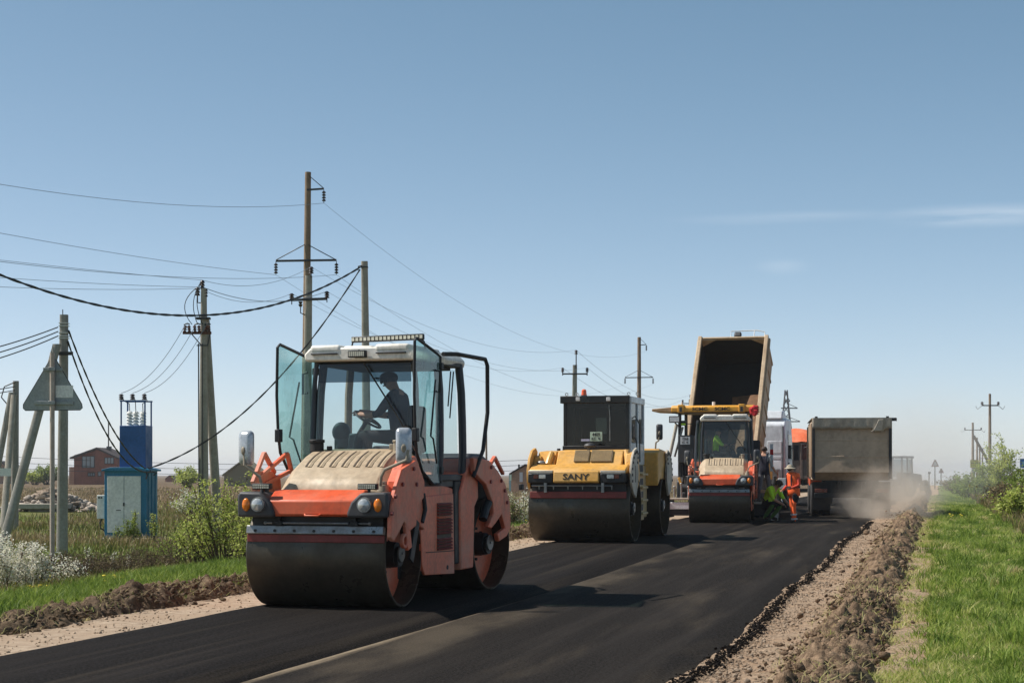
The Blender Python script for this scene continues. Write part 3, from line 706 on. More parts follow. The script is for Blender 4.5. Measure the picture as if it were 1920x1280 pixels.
FR1 = Frame(-2.093 - .0, 21.2, 0.0, 17.1)
def tandem_roller(fr, name, label, group, near=True):
    f = FR1                                   # shape is taken in the near machine's axes
    root = fr.root(name, label, 'roller', group)
    Z1 = lambda a, b: (430 + .4376*a, 600 + .4375*b)
    ym = lambda pts, x: [f.x_(*Z1(*p), x) for p in pts]
    xm = lambda a, b, y: f.y_(*Z1(a, b), y)
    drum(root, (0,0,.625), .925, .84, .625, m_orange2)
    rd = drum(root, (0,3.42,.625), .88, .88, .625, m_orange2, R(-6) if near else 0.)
    # front scraper, spray rod
    w = MB(); w.obox((-.04,-.60,.925), (1.74,.07,.10), (R(-14),0,0)); w.build('scraper_bar', m_steel, root, bev=.008)
    for k in range(7):
        w = MB(); x = -.79 + k*.25; w.cyl((x,-.65,.92), (x,-.625,.92), .018, n=6); w.build('bolt', m_black, root)
    w = MB(); w.box(-.91,.83,-.615,-.57,.785,.875); w.build('scraper_blade', m_redstrip, root, bev=.006)
    w = MB(); w.cyl((-.66,-.64,1.01), (.66,-.64,1.01), .011, n=8); w.ball((-.66,-.64,1.01), .02); w.ball((.66,-.64,1.01), .02); w.build('spray_rod', m_steel, root)
    for x in (-.50, .46):
        w = MB(); w.obox((x,-.63,1.01), (.12,.06,.05)); w.obox((x,-.60,1.05), (.05,.05,.12)); w.cyl((x-.05,-.66,.985),(x-.05,-.66,1.03),.016,n=8); w.cyl((x+.05,-.66,.985),(x+.05,-.66,1.03),.016,n=8); w.build('rod_clamp', m_black, root, bev=.005)
    w = MB(); w.box(-.86,.80,-.56,-.20,.86,1.10); w.build('drum_cover', m_black, root)
    # bumper with sloped top lip
    w = MB(); w.prism([(-.70,1.09),(-.72,1.12),(-.71,1.275),(-.50,1.40),(-.20,1.40),(-.20,1.09)], 'x', -.60, .56); bp = w.build('bumper', m_orange, root, bev=.018)
    w = MB(); w.tube([(-.12,-.72,1.115),(-.10,-.75,1.10),(.06,-.75,1.10),(.08,-.72,1.115)], .012, 8); w.build('tow_eye', m_orange, bp)
    for q, xa, xb in ((-1,-.97,-.50), (1,.93,.42)):
        w = MB(); w.prism([(xa,1.08),(xb+.06*q*0,1.08),(xb-.10*q*-1*0-.0,1.14),(xb+.05*q,1.26),(xb+.17*q,1.37),(xa-.03*q,1.38),(xa,1.33)], 'y', -.76, -.34)
        lh = w.build('lamp_housing', m_dark, root, bev=.03, seg=3, fix=True)
        xl = xa + (-.28*q); xt = xa + (-.12*q)
        w = MB(); w.lathe([(.001,-.83),(.045,-.826),(.068,-.81),(.075,-.79),(.075,-.75)], (xl,0,1.23), 'y', 24); w.build('headlight', m_lens, lh, fix=True)
        w = MB(); w.lathe([(.072,-.77),(.072,-.80),(.086,-.80),(.09,-.755)], (xl,0,1.23), 'y', 24, closed=True); w.build('headlight_ring', m_steel, lh, fix=True)
        w = MB(); w.ball((xt,-.765,1.225), (.05,.03,.078), 16, 10); w.build('turn_signal', m_amber, lh)
        if near:
            w = MB(); w.box(xl-.11,xl+.13,-.72,-.65,1.405,1.475); lb = w.build('led_lamp', m_black, root, bev=.008)
            for k in range(9):
                for r_ in range(2):
                    w = MB(); xx = xl-.088+k*.0235; w.box(xx-.008,xx+.008,-.725,-.719,1.418+r_*.026,1.436+r_*.026); w.build('led_cell', m_led, lb)
            w = MB(); w.cyl((xl+.02,-.68,1.37),(xl+.02,-.68,1.41),.02,n=8); w.build('lamp_bracket', m_black, lb)
    # hood
    pf = [(-.44,1.385),(-.41,1.45),(-.33,1.53),(-.20,1.63),(-.05,1.725),(.12,1.80),(.30,1.855),(.62,1.895),(.62,1.36),(-.44,1.36)]
    def sec(x, k, dz): return [(x, -.44 + (y+.44)*1.0 + k, max(1.36, z - dz*(1 if z > 1.37 else 0))) for y, z in pf]
    w = MB(); w.loft([sec(-.66,.10,.20), sec(-.60,.04,.11), sec(-.47,0,0), sec(.64,0,0), sec(.77,.04,.11), sec(.83,.10,.20)]); hd = w.build('hood', m_beige, root, bev=.02, fix=True, ang=25)
    def hz(y):
        for (a, b_), (c_, d_) in zip(pf[:-3], pf[1:-2]):
            if a <= y <= c_: return b_ + (d_-b_)*(y-a)/(c_-a)
        return 1.89
    for k in range(7):
        x = -.36 + k*.155
        ys = [-.13 + .065*i for i in range(8)]
        w = MB(); w.tube([(x, y, hz(y)-.012) for y in ys], .021, 8); w.build('hood_slot', m_slot, hd)  # half-sunk tube, its dark colour painted in for the shade inside a slot
        w = MB(); w.tube([(x+.045+.02*(i % 1), y, hz(y)-.028) for i, y in enumerate(ys)], .04, 8); w.build('hood_rib', m_beige, hd)
    w = MB(); w.cyl((-.46,.42,1.86),(-.46,.42,1.97),.085,n=18); w.cyl((-.46,.42,1.97),(-.46,.42,2.01),.10,n=10); w.cyl((-.30,.44,1.88),(-.30,.44,1.93),.035,n=10); w.build('filler_cap', m_black, root, bev=.008)
    w = MB(); w.cyl((.60,.42,1.86),(.60,.42,1.97),.05,n=12); w.cyl((.60,.42,1.97),(.60,.42,2.0),.06,n=10); w.box(.50,.57,.40,.46,1.88,1.95); w.build('filler_cap', m_tan, root, bev=.008)
    # side plates of the front fork
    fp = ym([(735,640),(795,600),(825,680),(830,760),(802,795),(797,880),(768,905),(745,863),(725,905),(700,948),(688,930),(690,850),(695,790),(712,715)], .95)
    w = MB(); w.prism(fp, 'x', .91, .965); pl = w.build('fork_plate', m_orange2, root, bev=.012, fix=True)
    for a in ((790,637),(742,703),(802,703),(712,755),(697,828)):
        y, z = f.x_(*Z1(*a), .97); w = MB(); w.cyl((.955,y,z),(.985,y,z),.026,n=6); w.build('bolt', m_redstrip, pl)
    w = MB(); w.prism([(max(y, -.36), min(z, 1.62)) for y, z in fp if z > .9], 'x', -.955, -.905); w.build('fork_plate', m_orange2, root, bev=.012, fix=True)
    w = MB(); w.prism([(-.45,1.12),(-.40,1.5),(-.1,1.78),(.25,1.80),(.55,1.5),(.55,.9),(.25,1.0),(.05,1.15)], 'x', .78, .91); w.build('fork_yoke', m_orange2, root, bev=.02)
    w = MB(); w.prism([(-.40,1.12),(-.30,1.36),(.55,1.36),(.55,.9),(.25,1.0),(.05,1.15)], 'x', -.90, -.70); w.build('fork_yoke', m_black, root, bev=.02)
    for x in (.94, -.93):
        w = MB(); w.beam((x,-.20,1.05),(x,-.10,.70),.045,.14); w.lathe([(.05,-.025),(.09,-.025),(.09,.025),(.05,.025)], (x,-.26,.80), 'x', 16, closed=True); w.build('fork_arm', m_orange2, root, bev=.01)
    w = MB(); w.beam((.90,.30,1.02),(.90,.08,.55),.03,.13,(0,1,0)); w.tube([(.92,.46,1.35),(.93,.50,1.15),(.92,.42,1.0)],.03,8); w.build('hose_guard', m_black, root, bev=.006)
    # lifting lug standing out on the far side
    w = MB(); zl = 1.62
    for a, b_ in (((-.93,-.42,1.48),(-.93,-.10,1.84)),((-.93,-.10,1.84),(-.93,.20,1.60)),((-.93,-.42,1.48),(-.86,.42,1.84)),((-.86,.42,1.84),(-.86,.62,1.5)),((-.93,-.40,1.40),(-.86,.5,1.62))): w.beam(a, b_, .05, .045)
    w.build('lifting_lug', m_orange2, root, bev=.006)
    # middle body
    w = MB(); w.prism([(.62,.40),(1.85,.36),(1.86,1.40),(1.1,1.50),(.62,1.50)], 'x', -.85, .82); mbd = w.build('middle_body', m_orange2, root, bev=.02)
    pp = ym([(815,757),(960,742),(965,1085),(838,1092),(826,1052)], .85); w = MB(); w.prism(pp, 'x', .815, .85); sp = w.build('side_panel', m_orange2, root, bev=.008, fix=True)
    a0 = f.x_(*Z1(893,783), .86); a1 = f.x_(*Z1(953,980), .86)
    w = MB(); w.box(.84,.8535,a0[0],a1[0],a1[1],a0[1]); w.build('vent_recess', m_slot, sp)
    for k in range(15):
        if k == 4: continue
        z = a1[1] + (a0[1]-a1[1])*(k+.5)/15; w = MB(); w.obox((.862,(a0[0]+a1[0])/2,z), (.03,a1[0]-a0[0],.016), (0,R(30),0)); w.build('vent_slat', m_orange2 if k == 10 else m_redstrip, sp)
    y, z = f.x_(*Z1(937,1058), .86); w = MB(); w.cyl((.84,y,z),(.858,y,z),.028,n=14); w.build('drain_plug', m_black, sp)
    w = MB(); w.beam((.852,.75,.62),(.852,1.80,.60),.006,.012); w.build('panel_seam', m_slot, sp)
    w = MB(); w.box(-.8,.845,1.862,2.16,.42,1.50); w.box(-.6,.6,.45,2.8,.30,.55); w.build('articulation_joint', m_black, root, bev=.02)
    # rear frame with its side plates
    rr = Vector((0,3.42,0)); rm = Matrix.Translation(rr) @ Matrix.Rotation(R(-6) if near else 0, 4, 'Z') @ Matrix.Translation(-rr)
    rb = ym([(990,735),(1010,660),(1040,592),(1062,592),(1068,760),(1052,800),(1046,1060),(992,1070)], .87)
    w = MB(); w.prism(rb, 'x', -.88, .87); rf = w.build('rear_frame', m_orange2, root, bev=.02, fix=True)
    w = MB(); w.prism([(2.3,1.42),(2.45,1.72),(2.75,1.86),(3.2,1.86),(3.8,1.70),(4.15,1.30),(4.1,1.22),(2.3,1.22)], 'x', -.80, .78); w.build('engine_cover', m_dark, root, bev=.04)
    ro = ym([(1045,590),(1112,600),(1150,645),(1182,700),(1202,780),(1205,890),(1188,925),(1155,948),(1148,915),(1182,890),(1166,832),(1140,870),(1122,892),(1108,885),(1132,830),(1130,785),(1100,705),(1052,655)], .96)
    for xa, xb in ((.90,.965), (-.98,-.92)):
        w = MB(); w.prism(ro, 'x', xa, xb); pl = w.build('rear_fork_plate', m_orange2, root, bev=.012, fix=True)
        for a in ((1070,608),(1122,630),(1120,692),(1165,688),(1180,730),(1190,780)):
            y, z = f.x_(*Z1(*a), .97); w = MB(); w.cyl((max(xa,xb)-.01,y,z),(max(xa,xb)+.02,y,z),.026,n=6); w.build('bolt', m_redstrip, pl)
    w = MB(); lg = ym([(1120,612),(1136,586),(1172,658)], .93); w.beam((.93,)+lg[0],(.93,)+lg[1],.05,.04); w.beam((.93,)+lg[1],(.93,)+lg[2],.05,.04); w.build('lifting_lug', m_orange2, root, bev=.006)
    w = MB(); w.lathe([(.63,-.06),(.68,-.06),(.68,.06),(.63,.06)], (.80,3.42,.625), 'x', 40, closed=True)
    w.v = [p for p in w.v]; ww = MB(); ww.tube([(.90, 3.42 + .66*math.cos(a), .625 + .66*math.sin(a)) for a in [R(60 + 8*k) for k in range(12)]], .06, 10); ww.build('mud_flap', m_black, root)
    w = MB(); yy, zz = f.x_(960, 915, 1.0); w.obox((1.0,4.32,1.40), (.05,.10,.08)); w.build('rear_marker_lamp', m_black, root, bev=.01)
    # cab
    w = MB(); w.box(-.78,.82,.64,2.30,1.42,1.56); w.box(.55,.86,1.3,2.05,1.50,1.58); w.build('cab_floor', m_dark, root, bev=.01)
    posts = {'front_left': ((-.60,.62,1.5),(-.56,.66,3.02)), 'front_right': ((.77,.62,1.5),(.72,.66,3.02)), 'door_left': ((-.80,1.28,1.5),(-.74,1.30,3.02)), 'door_right': ((.82,1.28,1.5),(.80,1.30,3.02)), 'rear_left': ((-.78,2.26,1.5),(-.74,2.20,3.02)), 'rear_right': ((.80,2.26,1.5),(.78,2.20,3.02))}
    for kname, (p0, p1) in posts.items():
        p0, p1 = Vector(p0), Vector(p1); mid = (p0+p1)/2 + Vector((math.copysign(.03, p0.x), 0, 0))
        w = MB(); wd = .05 if 'front' in kname else .085
        w.tube([p0, (p0+mid)/2 + Vector((math.copysign(.012,p0.x),0,0)), mid, (p1+mid)/2 + Vector((math.copysign(.012,p0.x),0,0)), p1], wd*.62, 10); w.build('cab_post', m_tan if kname == 'rear_left' else m_frame, root)
    w = MB()
    for a, b_ in (((-.60,.62,1.5),(.77,.62,1.5)),((-.56,.66,3.0),(.72,.66,3.0)),((-.74,2.2,3.0),(.78,2.2,3.0)),((-.78,2.26,1.5),(.80,2.26,1.5)),((-.56,.66,3.0),(-.74,2.2,3.0)),((.72,.66,3.0),(.79,2.2,3.0)),((-.6,.62,1.54),(-.8,2.26,1.54)),((.77,.62,1.54),(.81,2.26,1.54))):
        w = MB(); w.beam(a, b_, .06, .06); w.build('cab_rail', m_black, root, bev=.008)
    w = MB(); w.loft([[(x*k, y, z) for x, z in ((-.64,2.98),(.80,2.98),(.82,3.06),(.74,3.14),(-.58,3.14),(-.66,3.06))] for y, k in ((.44,.97),(.50,1.0),(2.34,1.0),(2.42,.97))]); rf_ = w.build('roof', m_white, root, bev=.02, fix=True)
    for x0, x1 in ((-.56,-.16),(.30,.74)):
        w = MB(); w.box(x0,x1,.43,1.6,3.08,3.175); w.build('roof_pad', m_white, rf_, bev=.035, seg=3)
        w = MB(); w.box(x0+.02,x1-.03,.405,.44,3.055,3.075); w.build('roof_handle', m_dark, rf_, bev=.006)
    w = MB(); w.box(-.12,.26,.46,1.5,3.12,3.16); w.build('roof_hatch', m_white, rf_, bev=.02)
    w = MB(); w.box(-.55,.70,.70,2.1,2.93,2.975); w.build('ceiling', m_black, root)
    w = MB(); w.add([(-.57,.60,1.56),(.74,.60,1.56),(.70,.64,2.72),(-.54,.64,2.72)], [(0,1,2,3)]); w.build('windscreen', g_wind, root)
    w = MB(); w.add([(-.54,.641,2.722),(.70,.641,2.722),(.69,.652,2.985),(-.53,.652,2.985)], [(0,1,2,3)]); w.build('tint_band', g_band, root)
    w = MB(); w.tube([(.70,.56,2.02),(.58,.55,2.25),(.10,.58,2.95)], .011, 6); w.obox((.66,.56,2.14),(.06,.04,.08)); w.build('wiper', m_black, root)
    for x in ((-.76,.775) if not near else ()):
        w = MB(); w.add([(x,.70,1.58),(x,2.2,1.58),(x,2.2,2.95),(x,.70,2.95)], [(0,1,2,3)]); w.build('side_window', g_door, root)
    w = MB(); w.add([(-.74,2.24,1.58),(.76,2.24,1.58),(.74,2.20,2.95),(-.72,2.20,2.95)], [(0,1,2,3)]); w.build('rear_window', g_wind, root)
    # swung-open glass doors
    def door(hx, hy, ox, oy, zt_o, zt_h, zb):
        H0, O0 = Vector((hx,hy,0)), Vector((ox,oy,0)); dv = O0 - H0; nrm = dv.cross(Vector((0,0,1))).normalized()
        prof = [(0,zb+.02),(0,zt_h),(.25,zt_h+(zt_o-zt_h)*.3),(.94,zt_o-.01),(1.0,zt_o-.05),(1.02,2.55),(.985,2.1),(.93,1.85),(.72,1.62),(.30,zb+.01)]
        pts = [H0 + dv*u + Vector((0,0,z)) for u, z in prof]
        g = MB(); n = len(pts); g.add(pts, [tuple(range(n))]); 
        fr_ = MB(); fr_.tube(pts + [pts[0], pts[1]], .019, 8); fo = fr_.build('door_frame', m_black, root)
        g.build('door_glass', g_door, fo)
        h = MB(); q = nrm*(.05 if nrm.x*hx > 0 else -.05); a = H0 + dv*.22
        h.tube([a+Vector((0,0,2.62)), a+q*1.4+Vector((0,0,2.60)), a+q*1.4+Vector((0,0,2.86)), a+Vector((0,0,2.88))], .015, 6)
        b0 = H0 + dv*.3; h.tube([b0+q+Vector((0,0,1.72)), b0+q*1.3+dv*.18+Vector((0,0,2.02)), b0+q*1.3+dv*.28+Vector((0,0,2.05)), b0+q+dv*.05+Vector((0,0,2.75))], .012, 6)
        h.build('door_handle', m_black, fo)
        l = MB(); e = H0 + dv*.97; l.obox(e+Vector((0,0,2.06)), (.07,.10,.16)); l.build('door_latch', m_black, fo, bev=.01)
        for z in (zb+.18, zt_h-.12):
            hh = MB(); hh.obox(H0+Vector((0,0,z)), (.07,.09,.09)); hh.build('door_hinge', m_black, fo, bev=.01)
    if near:
        door(-.84,1.26,-.95,.33,3.20,3.02,1.60); door(.85,1.28,.87,.30,3.24,3.06,1.45)
        w = MB(); w.tube([(.86,1.36,3.10),(.92,1.7,3.12),(1.05,2.5,3.10),(1.06,2.56,3.02),(1.05,2.60,2.4),(1.0,2.56,1.9),(.95,2.30,1.55)], .028, 8); w.build('rear_door_frame', m_black, root)
        w = MB(); w.tube([(.86,1.62,2.3),(.84,1.82,2.9)], .01, 6); w.tube([(.85,1.58,2.45),(.83,1.74,2.9)], .01, 6); w.build('gas_strut', m_black, root)
    w = MB(); w.tube([(-.66,1.0,2.0),(-.67,.98,2.1),(-.67,.98,2.6),(-.66,1.0,2.7)], .014, 8); w.build('grab_rail', m_dark, root)
    # inside: seat, console, wheel
    sx = .24 if near else -.22
    w = MB(); w.box(sx-.24,sx+.24,1.10,1.62,1.56,1.82); w.box(sx-.25,sx+.25,1.08,1.64,1.82,1.94)
    bx = sx + (.22 if near else -.32); w.box(bx,bx+.10,1.12,1.60,1.85,2.45); w.build('driver_seat', m_seat, root, bev=.04)
    q = -1 if near else 1
    cx = sx + .52*q; w = MB(); w.prism([(cx-.12,1.56),(cx+.12,1.56),(cx+.06,2.1),(cx-.06,2.1)], 'y', 1.15, 1.47); w.ball((cx+.20*q,1.25,2.12), (.12,.12,.13), 14, 10); w.cyl((cx+.20*q,1.25,1.56),(cx+.20*q,1.25,2.05),.09,n=14); w.build('dash_console', m_dark, root, bev=.02)
    w = MB(); c = Vector((cx-.14*q,1.30,2.28)); ax = Vector((-.55*q,0,.83)).normalized(); u = ax.orthogonal().normalized(); v_ = ax.cross(u)
    rim = [c + u*.19*math.cos(R(15*k)) + v_*.19*math.sin(R(15*k)) for k in range(25)]; w.tube(rim, .016, 8)
    for k in range(3): w.tube([c, c + u*.19*math.cos(R(120*k)) + v_*.19*math.sin(R(120*k))], .014, 6)
    w.tube([c, c - ax*.25], .03, 8); w.build('steering_wheel', m_black, root)
    if near:
        w = MB(); y = 1.0; x0, z0 = f.y_(660, 637, y); x1, z1 = f.y_(795, 631, y)
        w.beam((x0,y,z0),(x1,y,z1),.06,.075); lb = w.build('light_bar', m_black, root, bev=.01)
        for k in range(18):
            u_ = (k+.5)/18; w = MB(); w.obox((x0+(x1-x0)*u_,y-.034,z0+(z1-z0)*u_), (.036,.012,.042)); w.build('led_cell', m_led, lb)
        w = MB(); w.tube([(x0+.01,y,z0-.03),(x0,y,z0-.08),(x0-.07,y-.2,3.14)], .012, 6); w.tube([(x1-.03,y,z1-.03),(x1,y,z1-.06),(x1+.02,y,3.14)], .012, 6); w.build('bar_bracket', m_black, lb)
        x0, z0 = f.y_(653, 660, .38); x1, z1 = f.y_(686, 668, .38); w = MB(); w.box(x0,x1,.36,.43,z1-.01,z0+.02); wl = w.build('work_lamp', m_black, root, bev=.008)
        for k in range(8):
            w = MB(); xx = x0+.012+(x1-x0-.024)*(k+.5)/8; w.box(xx-.009,xx+.009,.353,.361,z1+.005,z0+.005); w.build('led_cell', m_led, wl)
        w = MB(); w.tube([((x0+x1)/2,.42,z0+.01),((x0+x1)/2,.55,3.15)], .014, 6); w.build('lamp_bracket', m_black, wl)
    # mirrors on tall arms
    mL = f.y_(462, 840, -.52); mR = f.y_(757, 835, -.50)
    mirror(root, (mL[0],-.52,mL[1]), .185, .42, [(mL[0]+.0,-.56,mL[1]-.04),(mL[0]+.02,-.58,mL[1]-.20),(mL[0]+.20,-.52,mL[1]-.34),(mL[0]+.22,-.50,mL[1]-.48),(mL[0]+.22,-.48,1.40)], m_mirror if near else m_dark, R(-12))
    mirror(root, (mR[0],-.50,mR[1]), .185, .42, [(mR[0]+.05,-.55,mR[1]-.05),(mR[0]+.03,-.57,mR[1]-.17),(mR[0]-.22,-.52,mR[1]-.28),(mR[0]-.26,-.50,mR[1]-.36),(mR[0]-.27,-.46,1.45)], m_mirror if near else m_dark, R(20))
    w = MB(); xa = mR[0]-.27; w.cyl((xa,-.46,1.38),(xa,-.46,1.46),.075,.06,14); w.cyl((xa,-.46,1.46),(xa,-.46,1.50),.05,.045,12); w.build('mirror_foot', m_tan, root, bev=.006)
    xa = mL[0]+.22; w = MB(); w.cyl((xa,-.48,1.36),(xa,-.48,1.42),.06,.05,14); w.cyl((xa,-.48,1.42),(xa,-.48,1.46),.05,.04,12); w.build('mirror_foot', m_black, root, bev=.006)
    w = MB(); w.tube([(.86,.62,1.72),(.83,.20,2.0)], .01, 6); w.build('stay_rod', m_steel, root)
    return root
near_roller = tandem_roller(FR1, 'road_roller', 'orange tandem roller with both glass cab doors swung open, nearest on the road', 'tandem rollers on the fresh lane')
FR3 = Frame((1353-960)/F*51.4, 51.4, .15, 9.0)
far_roller = tandem_roller(FR3, 'road_roller', 'orange tandem roller with closed cab and white roof, right behind the paver', 'tandem rollers on the fresh lane', near=False)

# the two drivers
m_navy = mat('navy_cloth', srgb(34, 38, 56), .9); m_trou = mat('dark_trousers', srgb(44, 42, 44), .9); m_shoe = mat('black_shoes', srgb(24, 22, 22), .6)
m_hiviz = mat('lime_hiviz_cloth', srgb(184, 226, 40), .75); m_cap = mat('dark_cap', srgb(34, 34, 40), .85)
def cap(root, J):
    h = Vector(J['head']); w = MB(); w.ball(h + Vector((0,.0,.05)), (.098,.112,.075), 16, 10); w.obox(h + Vector((0,-.13,.045)), (.15,.10,.014)); w.build('cap', m_cap, root, bev=.004)
def at_local(fr, x, y, z):
    return (fr.x + fr.c*x + fr.s*y, fr.y - fr.s*x + fr.c*y, fr.z + z)
J = seated(); J['wristR'] = (-.10,-.50,.40); J['palmR'] = (-.08,-.57,.41); J['head'] = (0,-.14,.76); J['crown'] = (0,-.15,.85)
person('person', 'driver in navy shirt and dark cap steering the nearest roller', at_local(FR1, .30, 1.30, 1.95), -FR1.a + R(-90), J,
       dict(pelvis=m_trou, spine=m_navy, chest=m_navy, neck=m_skin, head=m_skin, crown=m_hair, shoulder=m_navy, elbow=m_navy, wrist=m_skin, palm=m_skin, hip=m_trou, knee=m_trou, ankle=m_trou, toe=m_shoe), cap, 1.06)
person('person', 'driver in lime yellow shirt seated in the roller behind the paver', at_local(FR3, -.24, 1.46, 1.92), -FR3.a + R(90), seated(),
       dict(pelvis=m_trou, spine=m_hiviz, chest=m_hiviz, neck=m_skin, head=m_skin, crown=m_hair, shoulder=m_hiviz, elbow=m_hiviz, wrist=m_skin, palm=m_skin, hip=m_trou, knee=m_trou, ankle=m_trou, toe=m_shoe), cap)
# ---------------------------------------------------------------- yellow roller
m_yel = mat('yellow_paint', srgb(210, 154, 66), .45, dirt=srgb(196, 160, 104), amt=.5, scale=1.4)
m_yel2 = mat('tan_yellow_paint', srgb(196, 166, 116), .55, dirt=srgb(168, 146, 112), amt=.6, scale=1.8)
m_plate = mat('dusty_plate', srgb(186, 176, 160), .55, dirt=srgb(150, 136, 116), amt=.5, scale=2.)
m_cabgrey = mat('light_grey_cab', srgb(220, 222, 222), .4, dirt=srgb(196, 190, 180), amt=.4)
m_cabblack = mat('black_cab_front', srgb(18, 17, 18), .35, dirt=srgb(44, 38, 32), amt=.5, scale=2.)
m_mesh = mat('grille_mesh', srgb(112, 94, 70), .7)
m_letter = mat('black_lettering', srgb(40, 28, 18), .5)
m_ink = mat('plate_ink', srgb(24, 26, 26), .6)
m_plategreen = mat('number_plate_pale', srgb(186, 206, 186), .5); m_platewhite = mat('number_plate_white', srgb(206, 206, 206), .5)
m_paper = mat('paper_card', srgb(192, 190, 214), .7)
m_redlens = mat('red_lens', srgb(222, 92, 46), .2); m_brownlens = mat('brown_lens', srgb(120, 56, 34), .25)
g_dark = glass('smoked_glass', (.36, .35, .31), .6, .02, .015, (.3, .26, .2))
g_grey = glass('grey_glass', (.42, .50, .52), .9, .02, .06)
FY = Frame(1.569, 37.37, .15, 14.6)
def yellow_roller():
    f = FY; Y5 = lambda a, b: (970 + .25*a, 710 + .25*b)
    root = f.root('road_roller', 'yellow tandem roller with black front cab and orange beacon', 'roller')
    ly = lambda a, b, y: f.y_(*Y5(a, b), y)
    lx = lambda a, b, x: f.x_(*Y5(a, b), x)
    def box_px(a0, b0, a1, b1, y0, y1, name, m, par=root, bev=.01):
        x0, z1 = ly(a0, b0, y0); x1, z0 = ly(a1, b1, y0); w = MB(); w.box(x0, x1, y0, y1, z0, z1); return w.build(name, m, par, bev=bev)
    drum(root, (0,0,.70), 1.09, 1.07, .70, m_yel2); drum(root, (0,3.65,.70), 1.09, 1.08, .70, m_yel2)
    w = MB(); w.box(-1.05,1.0,-.70,-.64,.92,1.06); w.build('scraper_blade', m_redstrip, root, bev=.01)
    w = MB(); w.box(-1.02,.98,-.62,-.1,1.02,1.24); w.build('drum_cover', m_black, root)
    w = MB(); w.cyl((-1.0,-.74,1.18),(.72,-.74,1.18),.014,n=8); sr = w.build('spray_rod', m_steel, root)
    for k in range(6):
        x = -.84 + k*.31; w = MB(); w.cyl((x,-.74,1.17),(x,-.74,1.10),.018,.01,8); w.build('nozzle', m_steel, sr)
    for x in (-.70, .52):
        w = MB(); w.box(x-.03,x+.03,-.78,-.72,1.04,1.26); w.build('rod_bracket', m_steel, root, bev=.005)
    # front beam
    w = MB(); w.prism([(-.82,1.24),(-.84,1.28),(-.80,1.48),(-.42,1.62),(.15,1.62),(.15,1.24)], 'x', -.52, .45); fb = w.build('front_beam', m_yel, root, bev=.02)
    w = MB(); w.prism([(-.78,1.44),(-.74,1.52),(-.42,1.625),(.15,1.625),(.15,1.44)], 'x', -1.06, 1.0); w.build('beam_top', m_yel, root, bev=.02)
    lettering('SANY', .17, (-.04,-.8275,1.365), m_letter, fb, (R(78.7),0,0), 1.3, .003)
    for q, x0, x1 in ((-1,-1.07,-.54), (1,.47,1.0)):
        w = MB(); w.box(x0,x1,-.80,-.30,1.24,1.44); lh = w.build('lamp_housing', m_black, root, bev=.02)
        w = MB(); w.box(x0,x1,-.79,-.74,1.44,1.50); w.build('lamp_lid', m_plate, lh, bev=.012)
        xm_ = (x0+x1)/2 - .02*q
        xa = xm_+.03*q*-1; 
        w = MB(); w.box(*sorted((xm_-.10*q*1,xm_+.05*q)),-.815,-.79,1.33,1.42); w.build('headlight', m_lens, lh, bev=.01)
        w = MB(); w.box(*sorted((xm_+.06*q,xm_+.16*q)),-.812,-.79,1.33,1.42); w.build('turn_signal', m_brownlens, lh, bev=.01)
        w = MB(); w.box(xm_-.2,xm_+.2,-.83,-.79,1.425,1.44); w.build('lamp_guard', m_steel, lh)
    # upper tank and engine lid with mesh grilles
    w = MB(); w.prism([(-.42,1.60),(-.30,1.66),(-.10,1.92),(.62,1.95),(.62,1.55),(-.42,1.55)], 'x', -.58, .84); w.build('engine_lid', m_yel, root, bev=.025)
    w = MB(); w.prism([(-.30,1.60),(-.02,1.90),(.62,1.93),(.62,1.55),(-.30,1.55)], 'x', -1.02, -.62); w.build('water_tank', m_yel, root, bev=.04)
    w = MB(); w.tube([(-.72,-.10,1.86),(-.74,-.22,1.74),(-.76,-.30,1.62)], .07, 10); w.build('lid_hinge', m_yel, root)
    w = MB(); w.tube([(.86,-.02,1.90),(.92,-.16,1.78),(.95,-.26,1.64)], .06, 10); w.build('lid_hinge', m_yel, root)
    w = MB(); w.ball((-.90,-.32,1.66), (.10,.06,.05), 12, 8); w.build('hose_coil', m_steel, root)
    sl = math.atan2(.26, .20)
    for x0, x1 in ((-.20,.12), (.16,.62)):
        w = MB(); 
        c = Vector(((x0+x1)/2,-.215,1.805)); w.obox(c, (x1-x0,.30,.02), (sl,0,0)); gr = w.build('grille', m_mesh, root)
        n = int((x1-x0)/.022)
        for k in range(n):
            w = MB(); w.obox(c+Vector((x0-c.x+(k+.5)*.022,-.012,.009)), (.007,.30,.008), (sl,0,0)); w.build('grille_bar', m_yel2, gr)
    w = MB(); w.cyl((0,.40,1.92),(0,.40,2.0),.06,n=14); w.lathe([(.001,.10),(.10,.07),(.13,.03),(.12,.0),(.001,0)],(0,.40,2.0),'z',20); w.build('exhaust_cap', m_dark, root)
    # bolted side plates
    arc = [(-.40,1.02),(-.62,1.25),(-.64,1.5),(-.52,1.75),(-.30,1.92),(-.02,1.98),(.12,1.90),(.05,1.70),(.16,1.45),(.05,1.15),(-.12,.92)]
